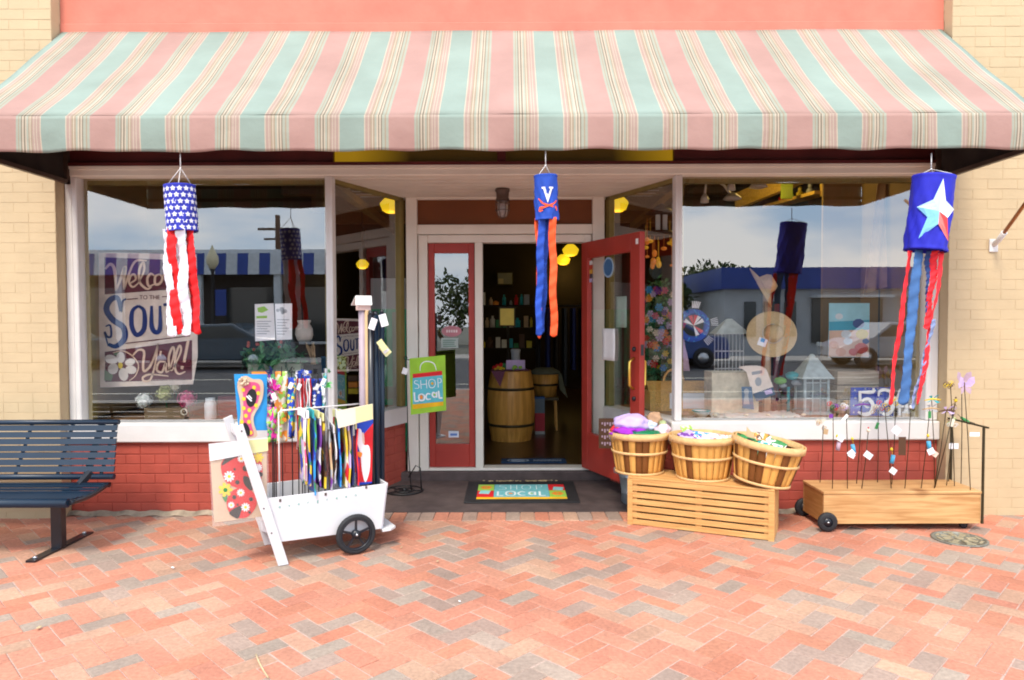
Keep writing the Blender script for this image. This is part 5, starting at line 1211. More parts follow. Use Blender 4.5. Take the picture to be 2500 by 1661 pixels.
# 3 lone star
c = W(2280, 433, YW); r = .110
o = thing('windsock', 'large blue windsock with a white and red star and long tails, at the right', 'windsock', tuple(c), 0, 'windsocks hanging from the awning')
m_tb = clothmat('ultramarine_sock', (.015, .018, .42)); tl = 6
mb = MB(); mb.X = T(*c) @ RY(tl); crumple(mb, r, .425, .004); tb = mb.build('tube', m_tb, o)
f_ = cyl(c, r, tl); sx, sy = -.012, .215
o5 = [(sx + .000, .030), (sx + .026, .150), (sx + .118, .185), (sx + .050, .245), (sx + .080, .372), (sx + .002, .285), (sx - .082, .370), (sx - .052, .250), (sx - .110, .190), (sx - .034, .150)]
fac = [0, 1, 1, 2, 4, 3, 3, 3, 0, 5]
mats_ = [clothmat('star_white', (.80, .80, .84)), clothmat('star_grey', (.55, .60, .70)), clothmat('star_red', (.75, .05, .05)), clothmat('star_blue', (.20, .50, .75)), clothmat('star_salmon', (.80, .20, .18)), clothmat('star_pale_blue', (.45, .65, .80))]
order = [(9, 0, 5), (0, 1, 0), (1, 2, 1), (2, 3, 0), (3, 4, 2), (4, 5, 4), (5, 6, 3), (6, 7, 3), (7, 8, 3), (8, 9, 5)]
mb = MB()
for a, b, m_ in order:
    mb.mi = m_; A, B_ = o5[a], o5[b]; cc = (sx, sy)
    n_ = 3; rows = []
    for q in range(n_ + 1):
        t = q / n_; rows.append([f_(cc[0] + (A[0] - cc[0]) * t, cc[1] + (A[1] - cc[1]) * t, .009), f_(cc[0] + (B_[0] - cc[0]) * t, cc[1] + (B_[1] - cc[1]) * t, .009)])
    for q in range(n_):
        if q == 0: mb.f([mb.v(rows[0][0]), mb.v(rows[1][1]), mb.v(rows[1][0])][::-1])
        else: mb.f([mb.v(rows[q][0]), mb.v(rows[q][1]), mb.v(rows[q + 1][1]), mb.v(rows[q + 1][0])][::-1])
mb.build('star', mats_, tb)
sock_cords(o, W(2274, 375, YW), c, r, 3)
bq = lambda px, py: W(px, py, YW - .03)
m_tr = clothmat('scarlet_tail', (.78, .02, .03)); m_tl = clothmat('denim_blue_tail', (.05, .14, .34)); m_td = clothmat('navy_tail', (.02, .05, .18))
streamer(o, bq(2222, 612), bq(2172, 985), .034, m_tr, .4, .006, 20)
streamer(o, bq(2242, 610), bq(2206, 985), .056, m_tl, 1.6, .006, 0)
streamer(o, bq(2266, 612), bq(2262, 760), .035, m_td, 2.6, .006, 10, .3)
streamer(o, bq(2284, 612), bq(2262, 800), .044, m_tr, 3.1, .006, 0, .7)
streamer(o, bq(2302, 614), bq(2242, 985), .036, m_tr, 4.2, .006, 30)
streamer(o, bq(2280, 780), bq(2228, 995), .030, clothmat('washed_blue_tail', (.22, .28, .48)), 5.5, .006, 20)
# caged porch light under the soffit
pl = thing('porch_light', 'caged jam jar light on the soffit above the doorway', 'light', (-.065, .62, ZT - .01))
c = Vector((-.07, .62, ZT - .02)); mb = MB(); mb.lathe([(.055, .018), (.058, 0), (.050, -.012), (.048, -.055), (.052, -.06), (.052, -.075), (.0, -.076)], c, 24); mb.build('housing', M('brown_bronze', (.10, .065, .05), .5, metal=.4), pl)
mb = MB(); mb.lathe([(.040, -.077), (.044, -.11), (.042, -.16), (.030, -.195), (.0, -.205)], c, 20); mb.build('globe', M('smoky_glass', (.30, .26, .25), .12, spec=.8, var=.3, vs=20), pl)
mb = MB()
for k in range(6): a = k * math.pi / 3; mb.tube([c + Vector((.052 * math.cos(a), .052 * math.sin(a), -.07)), c + Vector((.054 * math.cos(a), .054 * math.sin(a), -.15)), c + Vector((.03 * math.cos(a), .03 * math.sin(a), -.205)), c + Vector((0, 0, -.215))], .003, 5)
for z in (-.10, -.15): mb.tube([c + Vector((.054 * math.cos(k * .393), .054 * math.sin(k * .393), z)) for k in range(17)], .003, 5)
mb.build('cage', M('brown_bronze_wire', (.12, .08, .06), .5, metal=.4), pl)

# ---------------------------------------------------------------- bits lying on the paving
m_dry = M('dry_leaf', (.50, .38, .22), .8, var=.3)
pts = [G(1232, 1515, .008), G(1242, 1540, .016), G(1256, 1562, .014), G(1268, 1600, .008)] if False else [G(625, 1598, .006), G(633, 1618, .014), G(645, 1640, .012), G(655, 1655, .006)]
tag(MB().tube(pts, .0035, 6).build('dry_twig', m_dry, loc=tuple(pts[0])), 'pale curved twig lying on the bricks near the bottom edge, left of centre', 'twig')
for px, py, r_, lab in ((422, 1388, .014, 'tan curled leaf on the bricks left of the white cart'), (95, 1535, .016, 'dry leaf on the bricks at the lower left below the bench'), (1068, 1372, .012, 'small brown leaf on the bricks right of the cart wheel'), (1122, 1470, .009, 'white fleck on the bricks below the door mat'), (980, 1338, .010, 'small pale leaf beside the cart wheel')):
    c = G(px, py, .004); mb = MB(); mb.X = T(*c) @ RZ(px * 37 % 360)
    mb.grid(lambda u, v: ((u - .5) * 2 * r_, (v - .5) * r_ * 1.1 * math.sin(math.pi * (.08 + .84 * u)), .003 + r_ * .5 * (u - .5) ** 2 + r_ * .4 * abs(v - .5)), 8, 4, .0008)
    tag(mb.build('dry_leaf', m_dry if 'white' not in lab else m_paper, loc=tuple(c)), lab, 'leaf')
# ---------------------------------------------------------------- inside the left display window
def plate(pts, Y, t, m, name, parent=None, zm=None):
    q = P3(pts, Y, zm); ar = sum(q[i].x * q[(i + 1) % len(q)].z - q[(i + 1) % len(q)].x * q[i].z for i in range(len(q)))
    if ar < 0: q = q[::-1]
    return MB().prism(q, (0, t, 0)).build(name, m, parent)
def padd(mb, pts, Y, zm=None, t=.0015):
    q = P3(pts, Y, zm); ar = sum(q[i].x * q[(i + 1) % len(q)].z - q[(i + 1) % len(q)].x * q[i].z for i in range(len(q)))
    if ar < 0: q = q[::-1]
    mb.prism(q, (0, t, 0))
m_ban = clothmat('cream_banner_cloth', (.80, .68, .58)); m_wine = clothmat('wine_banner_print', (.12, .018, .03)); m_bnavy = clothmat('navy_banner_print', (.005, .025, .17)); m_script = clothmat('sand_banner_print', (.80, .58, .42)); m_petal = clothmat('petal_print', (.72, .66, .60)); m_leafp = clothmat('leaf_print', (.14, .22, .10))
def banner(lab, YB, mp):
    "welcome banner; mp maps the drawing's coordinates to photo pixels"
    o = thing('banner', lab, 'banner', tuple(W(*mp(550, 60), YB)))
    plate([(45, 70), (1090, 95), (1100, 1180), (1050, 1475), (55, 1510)], YB, .003, m_ban, 'cloth', o, mp)
    mb = MB(); padd(mb, [(108, 125), (1045, 160), (1045, 450), (112, 520)], YB - .002, mp); padd(mb, [(112, 1130), (1040, 1005), (1040, 1430), (118, 1450)], YB - .002, mp)
    padd(mb, [(110, 1128), (1040, 1002), (1040, 985), (330, 1045)], YB - .0015, mp) if False else None
    mb.build('wine_panel', m_wine, o)
    fn = lambda x, y, h: W(*mp(x, y), YB - .0035 - h)
    mb = MB()
    for w_, pts in ((34, [(118, 250), (165, 200), (205, 225), (225, 330), (230, 480)]), (34, [(232, 480), (290, 330), (330, 225), (318, 350), (318, 470)]), (24, [(320, 470), (370, 300), (440, 165), (560, 160)]),
                    (24, [(385, 400), (440, 360), (430, 310), (390, 320), (370, 390), (410, 440), (465, 405)]), (26, [(465, 405), (530, 270), (520, 180), (480, 260), (485, 390), (560, 460), (610, 440)]),
                    (26, [(640, 320), (600, 300), (565, 350), (580, 430), (640, 410)]), (26, [(700, 300), (650, 330), (650, 410), (700, 400), (725, 340), (690, 300)]), (24, [(725, 330), (770, 300), (765, 400)]), (24, [(770, 340), (815, 295), (818, 390)]), (24, [(820, 340), (865, 290), (870, 380), (900, 370)]),
                    (24, [(900, 350), (950, 320), (940, 280), (905, 300), (890, 360), (930, 390), (990, 350)])): mb.stroke(pts, w_, fn, 6)
    for w_, pts in ((26, [(400, 1180), (470, 1110), (530, 1130), (520, 1260), (530, 1335), (590, 1290), (640, 1180), (680, 1040)]), (22, [(680, 1040), (650, 1250), (600, 1420), (530, 1440), (520, 1400), (600, 1370), (790, 1388)]),
                    (20, [(710, 1120), (700, 1170)]), (24, [(760, 1235), (690, 1240), (665, 1320), (720, 1345), (760, 1250), (765, 1340), (800, 1330)]), (24, [(800, 1330), (850, 1150), (835, 1080), (795, 1180), (800, 1310), (830, 1330)]),
                    (24, [(830, 1330), (920, 1130), (905, 1065), (865, 1180), (860, 1310), (900, 1365), (970, 1340)]), (30, [(1000, 1010), (955, 1240)]), (34, [(920, 1295), (950, 1300)]), (12, [(200, 1140), (300, 1120), (400, 1170), (470, 1270), (440, 1380), (370, 1440)])): mb.stroke(pts, w_, fn, 6)
    mb.build('script_lettering', m_script, o)
    mb = MB()
    for w_, pts in ((64, [(285, 700), (250, 560), (170, 580), (130, 680), (200, 790), (310, 870), (320, 990), (230, 1070), (150, 1050)]), (22, [(340, 565), (300, 600), (290, 710)]), (24, [(120, 860), (170, 850), (180, 960), (140, 970), (110, 920), (150, 1070)]),
                    (50, [(470, 640), (405, 700), (400, 860), (455, 950), (530, 880), (530, 700), (470, 640)]), (50, [(610, 640), (610, 850), (650, 920), (700, 880), (700, 640)]), (46, [(800, 620), (800, 900)]), (30, [(735, 630), (870, 615)]), (46, [(930, 620), (930, 890)]), (46, [(1030, 615), (1030, 885)]), (30, [(930, 750), (1030, 745)])): mb.stroke(pts, w_, fn, 6)
    mb.build('navy_lettering', m_bnavy, o)
    mb = MB()
    s_ = abs(fn(600, 0, 0).x - fn(500, 0, 0).x) / 100
    c = fn(590, 552, 0); mb.text('TO THE', s_ * 62, T(c.x, c.y, c.z) @ RX(90), .0005)
    mb.stroke([(350, 572), (465, 562)], 9, fn); mb.stroke([(720, 545), (900, 530)], 9, fn); mb.stroke([(330, 1040), (1020, 960)], 10, fn); mb.build('small_lettering', m_wine, o)
    mb = MB()
    for cx, cy, rx, ry, a in ((180, 1210, 70, 48, .3), (280, 1190, 45, 60, 0), (380, 1240, 55, 38, -.3), (390, 1320, 60, 45, .2), (310, 1370, 50, 70, -.2), (200, 1310, 55, 60, .4)): padd(mb, circ(cx, cy, rx, ry, 14, 0, a), YB - .0055 - rnd.random() * .001, mp)
    mb.mi = 1; padd(mb, circ(278, 1275, 24, 34), YB - .0085, mp); mb.mi = 2; padd(mb, [(110, 1320), (200, 1380), (180, 1440), (108, 1435)], YB - .0045, mp); padd(mb, [(200, 1150), (260, 1130), (280, 1160), (230, 1170)], YB - .0045, mp)
    mb.build('magnolia', [m_petal, C_['sun'], m_leafp], o)
    return o
banner('large cream and wine Welcome to the South banner hanging in the left window', .46, lambda x, y: (230 + x / 4.356, 600 + y / 4.356))
banner('small Welcome to the South banner hanging behind the narrow left window', 1.5, lambda x, y: (808 + x / 12.6, 771 + y / 11.0))
def blossom(name, lab, px, py, r, Y, c1, c2, stemz=None, grp='hydrangea heads in the left window'):
    c = W(px, py, Y); o = thing(name, lab, 'flower', tuple(c), 0, grp); mb = MB()
    for q in range(90):
        a = rnd.uniform(0, 6.28); b = math.acos(rnd.uniform(-1, 1)); rr = r * rnd.uniform(.75, 1.02); p = c + Vector((rr * math.sin(b) * math.cos(a), rr * math.sin(b) * math.sin(a), rr * math.cos(b)))
        n_ = (p - c).normalized(); u = n_.cross(Vector((.3, .5, .8))).normalized(); v = n_.cross(u); s_ = r * rnd.uniform(.16, .26); mb.mi = q % 2
        mb.f([mb.v(p + u * s_), mb.v(p + v * s_ + n_ * s_ * .3), mb.v(p - u * s_), mb.v(p - v * s_ + n_ * s_ * .3)], False)
    mb.mi = 0; mb.ball(c, r * .78, 10, jit=.02); mb.build('petals', [c1, c2], o)
    mb = MB(); mb.tube([c, c + Vector((.01, .02, -r * 1.9))], .004, 5); mb.build('stem', C_['green'], o); return o
ft = lambda n, c: clothmat(n, c, .8)
blossom('hydrangea', 'round white flower head at the left of the wooden trough', 352, 978, .062, .40, ft('petal_white', (.76, .78, .74)), ft('petal_ivory', (.60, .64, .58)))
blossom('hydrangea', 'yellow green flower head in the middle of the wooden trough', 402, 962, .066, .44, ft('petal_olive', (.36, .38, .12)), ft('petal_lime', (.50, .50, .20)))
blossom('hydrangea', 'cream flower head behind the yellow green one', 426, 946, .045, .50, ft('petal_cream', (.66, .60, .42)), ft('petal_butter', (.72, .66, .50)))
blossom('hydrangea', 'deep pink flower head at the right of the wooden trough', 457, 974, .070, .40, ft('petal_pink', (.62, .12, .24)), ft('petal_rose', (.50, .05, .14)))
o = thing('wooden_trough', 'weathered wooden trough under the hydrangeas in the left window', 'planter', tuple(W(400, 1018, .45)))
a = W(352, 992, .36); b = W(450, 1022, .36); mb = MB(); mb.box(a.x, b.x, .36, .375, .646, .73); mb.box(a.x, b.x, .50, .515, .646, .73); mb.box(a.x, a.x + .012, .3755, .4995, .646, .73); mb.box(b.x - .012, b.x, .3755, .4995, .646, .73); mb.box(a.x + .0125, b.x - .0125, .3755, .4995, .646, .66)
mb.build('box', WOOD('weathered_trough_wood', (.16, .11, .06), (.28, .20, .11), 'X'), o)
mb = MB(); c = W(450, 1006, .34); mb.X = T(*c) @ RX(90); mb.lathe([(.018, 0), (.026, .003), (.026, .007), (.018, .008), (.018, 0)], n=20, caps=False); mb.build('ring_handle', C_['cream'], o)
def jar(lab, px, pyb, pyt, r, Y, mat, prof=None, name='jar', cat='jar', z0=.646):
    c = W(px, pyb, Y); t = W(px, pyt, Y); h = t.z - z0; c.z = z0; o = thing(name, lab, cat, tuple(c)); mb = MB()
    prof = prof or [(.9, 0), (1, .06), (1, .72), (.86, .8), (.78, .84), (.82, .88), (.82, 1), (.6, 1), (.6, .9)]
    mb.lathe([(a * r, b * h) for a, b in prof], c, 28); mb.build('body', mat, o); return o
m_cer = M('pale_ceramic', (.62, .66, .66), .3, spec=.6)
jar('pale grey ceramic jar right of the hydrangea trough', 514, 1018, 972, .042, .36, m_cer)
vase_c = W(743, 835, .62)
o = jar('round white ceramic vase on the dark block in the left window', 743, 835, 782, .068, .62, M('milk_glass', (.66, .62, .56), .3), [(.55, 0), (.85, .1), (1, .35), (.95, .6), (.7, .78), (.6, .84), (.75, .92), (.78, 1), (.6, 1), (.5, .85)], 'vase', 'vase', vase_c.z)
o = thing('display_block', 'dark display block under the white vase in the left window', 'stand', (vase_c.x, .62, .646))
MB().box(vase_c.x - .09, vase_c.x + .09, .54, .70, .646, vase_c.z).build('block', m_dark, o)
fy = GY + .012
o = thing('flyer', 'white printed flyer with green heading taped inside the left window', 'flyer', tuple(W(668, 745, fy)))
plate([(622, 743), (668, 741), (672, 830), (623, 834)], fy, .001, m_paper, 'sheet', o)
mb = MB(); padd(mb, [(626, 772), (652, 771), (652, 777), (626, 778)], fy - .0015); padd(mb, [(628, 752), (645, 748), (655, 757), (640, 764), (630, 762)], fy - .0015); mb.mi = 1
for k in range(6): padd(mb, [(627, 784 + k * 6), (662 - (k * 7) % 12, 784 + k * 6), (662 - (k * 7) % 12, 786 + k * 6), (627, 786 + k * 6)], fy - .0015)
mb.build('print', [C_['lime'], C_['gray']], o)
o = thing('flyer', 'white flyer with dark spots right of the green headed one', 'flyer', tuple(W(692, 742, fy)))
plate([(671, 742), (713, 741), (713, 829), (675, 831)], fy + .002, .001, m_paper, 'sheet', o)
mb = MB()
for x, y, r in ((678, 758, 4), (688, 756, 6), (696, 760, 5), (690, 764, 4)): padd(mb, circ(x, y, r), fy + .0005)
for k in range(6): padd(mb, [(676, 780 + k * 7), (706 - (k * 5) % 14, 780 + k * 7), (706 - (k * 5) % 14, 782 + k * 7), (676, 782 + k * 7)], fy + .0005)
mb.build('print', C_['gray'], o)
def foliage(mb, c, rx, ry, rz, n_, s_, mis=1, droop=0):
    c = Vector(c)
    for q in range(n_):
        a = rnd.uniform(0, 6.28); b = math.acos(rnd.uniform(-1, 1)); k = rnd.uniform(.35, 1) ** .6
        p = c + Vector((rx * k * math.sin(b) * math.cos(a), ry * k * math.sin(b) * math.sin(a), rz * k * math.cos(b)))
        u = Vector((rnd.gauss(0, 1), rnd.gauss(0, 1), rnd.gauss(0, 1) - droop)).normalized(); v = u.cross(Vector((rnd.gauss(0, 1), rnd.gauss(0, 1), rnd.gauss(0, 1)))).normalized(); l_ = s_ * rnd.uniform(.6, 1.3)
        mb.mi = rnd.randrange(mis); mb.f([mb.v(p), mb.v(p + u * l_ * .5 + v * l_ * .22), mb.v(p + u * l_), mb.v(p + u * l_ * .5 - v * l_ * .22)])
m_lf = [M('leaf_dark', (.015, .10, .05), .6), M('leaf_mid', (.04, .20, .08), .6), M('leaf_pale', (.10, .30, .12), .6)]
c = W(672, 872, .55); o = thing('potted_fern', 'feathery green plant with small red flowers in the left window', 'plant', (c.x, .55, .86))
mb = MB(); foliage(mb, c, .26, .12, .09, 520, .085, 3, .2); mb.build('leaves', m_lf, o)
mb = MB()
for q in range(12): mb.ball(W(rnd.uniform(605, 700), rnd.uniform(835, 858), .50 + rnd.random() * .05), .013, 6, jit=.3)
mb.build('blossoms', M('coral_blossom', (.55, .10, .06)), o)
a = W(605, 895, .47); b = W(735, 930, .47); MB().box(a.x, b.x, .47, .63, b.z, a.z + .02).build('trough', M('grey_green_trough', (.24, .30, .22), .7, var=.2), o)
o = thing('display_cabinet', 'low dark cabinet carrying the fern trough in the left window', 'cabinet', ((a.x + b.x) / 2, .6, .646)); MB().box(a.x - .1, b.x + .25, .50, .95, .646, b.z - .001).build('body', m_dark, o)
o = thing('twig_bundle', 'brown bundle of twigs leaning by the white vase', 'twigs', tuple(W(765, 885, .5))); mb = MB()
for q in range(12): mb.tube([W(765 + rnd.uniform(-6, 6), 890, .5), W(756 + rnd.uniform(-10, 16), 838 + rnd.uniform(-4, 8), .5)], .004, 5)
mb.build('twigs', C_['tan'], o)
o = thing('maroon_box', 'small maroon box with pale letters beside the grey jar', 'box', tuple(W(565, 1000, .5)))
a = W(532, 968, .5); b = W(600, 1003, .5); MB().box(a.x, b.x, .5, .62, .646, a.z).build('box', M('maroon_box_card', (.16, .03, .04), .6), o)
mb = MB(); mb.text('mercury', .045, T((a.x + b.x) / 2, .499, (a.z + b.z) / 2 + .01) @ RX(90), .0006, .9); mb.build('lettering', C_['mauve'], o) if False else mb.bm.free()
# added green block and pale panel imitating a reflection in the narrow left window
o = thing('green_reflection_block', 'tall green block imitating a street reflection, behind the narrow left window', 'cabinet', (-1.2, 1.9, .1))
a = W(925, 755, 1.9); b = W(980, 948, 1.9); MB().box(a.x - .18, b.x + .05, 1.9, 2.3, .105, a.z).build('body', M('green_reflection_tone', (.05, .48, .22), .35, var=.3, vs=3), o)
mb = MB(); mb.box(a.x + .13, a.x + .17, 1.885, 1.9, .3, a.z - .03); mb.box(a.x - .15, b.x + .03, 1.885, 1.9, .62, .74); mb.build('trim', M('pale_green_reflection', (.22, .30, .20), .5), o)
o = thing('pale_reflection_panel', 'pale grey panel imitating a street reflection above the green block', 'panel', (-1.2, 1.95, a.z)); q = W(905, 680, 1.95)
MB().box(q.x, b.x + .04, 1.95, 1.98, a.z, q.z).build('panel', M('pale_grey_reflection', (.36, .40, .40), .5, var=.1, vs=3), o)
o = thing('side_shelf', 'low shelf of orange and yellow boxes behind the narrow left window', 'shelf', (-1.6, 1.6, .65))
for k in range(3):
    a = W(815, 918 + k * 16, 1.6); b = W(872, 930 + k * 16, 1.6); MB().box(a.x, b.x, 1.6, 1.7, b.z, a.z).build('carton', C_[('brown', 'orange', 'sun')[k]], o)
# ---------------------------------------------------------------- inside the right display window
m_straw = M('straw', (.60, .44, .22), .8, var=.12, vs=90, bump=.4, bs=160)
c = W(1884, 816, .52); o = thing('straw_hat', 'wide brimmed straw hat hanging on a stand in the right window', 'hat', tuple(c))
mb = MB(); mb.X = T(*c) @ RY(-10) @ RX(78); mb.lathe([(.0, .10), (.045, .098), (.068, .075), (.075, .01), (.10, .004), (.19, -.004), (.195, .0), (.19, .002), (.10, .010)], n=40, squash=.92); mb.build('hat', m_straw, o)
mb = MB(); mb.X = T(*c) @ RY(-10) @ RX(78); mb.lathe([(.0765, .012), (.0765, .03), (.073, .03), (.073, .012), (.0765, .012)], n=32, caps=False); mb.build('band', C_['cream'], o)
mb = MB(); q = W(1862, 836, .38); mb.X = T(*q) @ RY(20); mb.box(-.035, .03, 0, .002, -.03, .03); mb.mi = 1; mb.box(-.02, .012, -.001, 0, -.0, .028); mb.build('tag', [C_['white'], C_['sky']], o)
c2 = W(1862, 700, .60); o = thing('straw_hat', 'darker straw hat edge on above the wide brimmed one', 'hat', tuple(c2))
mb = MB(); mb.X = T(*c2) @ RY(60) @ RX(20); mb.lathe([(.0, .10), (.05, .098), (.07, .07), (.078, .01), (.17, -.02), (.175, -.015), (.08, .014)], n=32, squash=.8); mb.build('hat', m_straw, o)
o = thing('hat_stand', 'tall wooden post carrying the straw hats in the right window', 'stand', (c.x, .62, .646))
mb = MB(); mb.box(c.x - .025, c.x + .025, .6, .65, .646, c2.z + .08); mb.build('post', WOOD('pale_post_wood', (.34, .22, .12), (.46, .32, .19), 'Z'), o)
mb = MB(); mb.bar((c.x, .6, c.z + .05), (c.x, .53, c.z + .05), .02); mb.bar((c.x, .6, c2.z + .02), (c.x - .03, .56, c2.z + .02), .02); mb.build('peg', C_['tan'], o)
o = thing('red_stick', 'dark red stick standing behind the straw hat', 'stick', (c.x + .08, .72, .646)); MB().tube([(c.x + .10, .72, .646), (c.x + .12, .74, 1.5)], .022, 8).build('stick', C_['red'] if False else M('dark_red_stick', (.16, .01, .012)), o)
# lantern
a = W(1952, 930, .5); b = W(2032, 1020, .5); tpz = W(1990, 866, .5).z; cx = (a.x + b.x) / 2; hw = (b.x - a.x) / 2 - .038; cy = .58; z0, z1 = .646, W(1990, 925, .5).z
o = thing('garden_lantern', 'tall weathered grey metal lantern in the right window', 'lantern', (cx, cy, .646)); m_lan = M('weathered_zinc', (.42, .50, .50), .6, metal=.1, var=.2, vs=20)
mb = MB()
for sx in (-1, 1):
    for sy in (-1, 1): mb.box(cx + sx * hw - .008, cx + sx * hw + .008, cy + sy * hw - .008, cy + sy * hw + .008, z0 + .02, z1)
    mb.box(cx - .004 + sx * hw * .33, cx + .004 + sx * hw * .33, cy - hw - .004, cy - hw + .004, z0 + .02, z1)
for z in (z0 + .12, z0 + .24): mb.box(cx - hw + .008, cx + hw - .008, cy - hw - .003, cy - hw + .003, z, z + .008)
mb.box(cx - hw - .02, cx + hw + .02, cy - hw - .02, cy + hw + .02, z0, z0 + .02); mb.build('frame', m_lan, o)
mb = MB(); e = hw + .035; top = Vector((cx, cy, tpz - .02)); mb.hexa([(cx - e, cy - e, z1), (cx + e, cy - e, z1), (cx + e, cy + e, z1), (cx - e, cy + e, z1), (cx - .03, cy - .03, tpz - .03), (cx + .03, cy - .03, tpz - .03), (cx + .03, cy + .03, tpz - .03), (cx - .03, cy + .03, tpz - .03)])
mb.lathe([(.03, tpz - .03), (.02, tpz - .01), (.012, tpz)], (cx, cy, 0), 12); mb.build('roof', m_lan, o)
mb = MB(); mb.box(cx - hw + .01, cx + hw - .01, cy - hw + .012, cy + hw - .012, z0 + .021, z1 - .002); mb.build('glazing', M('dusty_glass', (.40, .46, .46), .4, alpha=.45, var=.2), o)
def crate_in(lab, px0, px1, py0, py1, Y, dep, mat, n_=3, name='wooden_box', z0=.646):
    a = W(px0, py0, Y); b = W(px1, py1, Y); o = thing(name, lab, 'box', ((a.x + b.x) / 2, Y, z0)); H_ = a.z - z0; mb = MB()
    for i in range(n_):
        zb, zt2 = z0 + H_ * i / n_, z0 + H_ * (i + 1) / n_ - .006; mb.box(a.x, b.x, Y, Y + .012, zb, zt2, .001); mb.box(a.x, b.x, Y + dep - .012, Y + dep, zb, zt2); mb.box(a.x, a.x + .012, Y + .0125, Y + dep - .0125, zb, zt2); mb.box(b.x - .012, b.x, Y + .0125, Y + dep - .0125, zb, zt2)
    mb.build('slats', mat, o); MB().box(a.x + .013, b.x - .013, Y + .013, Y + dep - .013, z0, z0 + H_ - .02).build('filling', m_dark, o); return o
m_gw = WOOD('greyed_wood', (.45, .34, .22), (.62, .50, .36), 'X')
crate_in('weathered wooden box behind the blue number plaque', 2045, 2145, 905, 1008, .55, .25, m_gw, 3)
crate_in('pale burlap covered box left of the draped tea towel', 1738, 1852, 908, 1003, .50, .22, M('burlap_print', (.66, .58, .42), .9, var=.18, vs=20, bump=.3, bs=200), 1)
o = thing('tea_towel', 'cream tea towel with a navy hem draped over the burlap box', 'towel', tuple(W(1850, 900, .44)))
zt5 = Zm(1680, 860, 6.2105)
plate(bez((770, 225), (1030, 205), (1170, 250), (1230, 380), (1290, 560), (1150, 600), (985, 640), (930, 480), (880, 300)), .44, .004, m_ban, 'cloth', o, zt5)
plate([(985, 635), (1285, 530), (1325, 640), (1040, 752)], .436, .004, M('navy_hem', (.02, .06, .13), .8), 'hem', o, zt5)
mb = MB(); padd(mb, [(965, 300), (1120, 275), (1125, 320), (970, 350)], .4385, zt5); padd(mb, circ(1065, 450, 50, 70, 9), .4385, zt5); mb.mi = 1; padd(mb, [(1155, 590), (1260, 555), (1285, 620), (1180, 650)], .4345, zt5); mb.build('print', [C_['gray'], C_['lilac']], o)
o = thing('blue_card', 'narrow blue printed card in front of the burlap box', 'card', tuple(W(1825, 1000, .40))); plate([(810, 525), (965, 525), (1000, 870), (825, 850)], .40, .004, M('slate_blue_card', (.05, .12, .22), .6), 'card', o, zt5)
mb = MB(); padd(mb, circ(885, 600, 40, 50, 8), .398, zt5); padd(mb, [(860, 640), (910, 640), (930, 790), (840, 790)], .398, zt5); mb.build('print', C_['gray'], o)
c = W(1712, 1003, .36); c.z = .646
o = thing('bowl', 'white bowl with a turquoise rim beside the window post', 'bowl', tuple(c)); mb = MB(); mb.lathe([(.03, 0), (.035, .004), (.058, .03), (.068, .05), (.064, .05), (.05, .02), (.0, .01)], c, 28); mb.build('body', m_cer, o); mb = MB(); mb.lathe([(.063, .048), (.070, .048), (.070, .054), (.063, .054), (.063, .048)], c, 28, caps=False); mb.build('rim', C_['teal'], o)
o = thing('lace_runner', 'crinkled white lace runner along the right window shelf', 'runner', tuple(W(1850, 1012, .4)))
mb = MB(); a = W(1740, 1010, .3); b = W(1965, 1010, .3); mb.grid(lambda u, v: (a.x + (b.x - a.x) * u, .25 + .07 * (1 - math.sin(u * 3.1)) + (.30 - .05 * math.sin(u * 5)) * v, .652 + .008 * abs(math.sin(u * 37 + v * 5)) + .005 * math.sin(v * 30)), 60, 10, .002); mb.build('cloth', clothmat('lace_cloth', (.80, .78, .76)), o)
for px, py, lab in ((1745, 1003, 'white shell beside the bowl'), (1822, 1008, 'cream shell on the lace runner'), (1875, 1003, 'large white shell in the middle of the lace runner'), (1962, 1010, 'white shell at the right end of the lace runner')):
    c = W(px, py, .33); c.z = .668; mb = MB(); mb.ball(c, .020, 9, .5, .12); tag(mb.build('shell', C_['cream'], loc=tuple(c)), lab, 'shell', 'shells on the lace runner')
o = thing('bunny_ornament', 'green and pale blue leafy ornament behind the lace runner', 'ornament', tuple(W(1930, 925, .6))); mb = MB()
for px, py, r, k in ((1905, 930, .05, 0), (1935, 918, .055, 1), (1945, 935, .045, 2), (1912, 942, .03, 2)): mb.mi = k; mb.ball(W(px, py, .6), r, 10, .6, .15)
q = W(1925, 945, .6); mb.mi = 1; mb.tube([(q.x, .6, .646), (q.x, .6, q.z)], .012, 6); mb.build('ornament', [M('bright_leaf', (.16, .42, .06)), C_['teal'], C_['gray']], o)
# number plaque
Yp = .33; zn = Zm(1970, 860, 4.9)
o = thing('number_plaque', 'starry blue plaque with large white 53 leaning in the right window', 'plaque', tuple(W(2130, 1012, Yp)))
plate([(530, 425), (1035, 420), (1035, 765), (520, 755)], Yp, .012, C_['royal'], 'board', o, zn)
mb = MB()
for x, y in ((575, 455), (580, 550), (560, 640), (700, 440), (890, 500), (700, 640), (850, 440), (980, 440), (560, 720), (720, 720), (850, 560), (900, 720), (820, 640)): padd(mb, [(x + (16 if j % 2 else 7) * math.cos(j * .628), y + (16 if j % 2 else 7) * math.sin(j * .628)) for j in range(10)], Yp - .0015, zn)
mb.build('star', C_['gray'], o)
fn = lambda x, y, h: W(*zn(x, y), Yp - .012 - h)
mb = MB(); mb.stroke([(795, 430), (790, 475), (640, 480)], 40, fn, 5, .009); mb.stroke([(635, 465), (635, 600)], 34, fn, 5, .010); mb.stroke([(640, 590), (730, 560), (790, 630), (760, 725), (680, 745), (610, 715)], 44, fn, 6, .011)
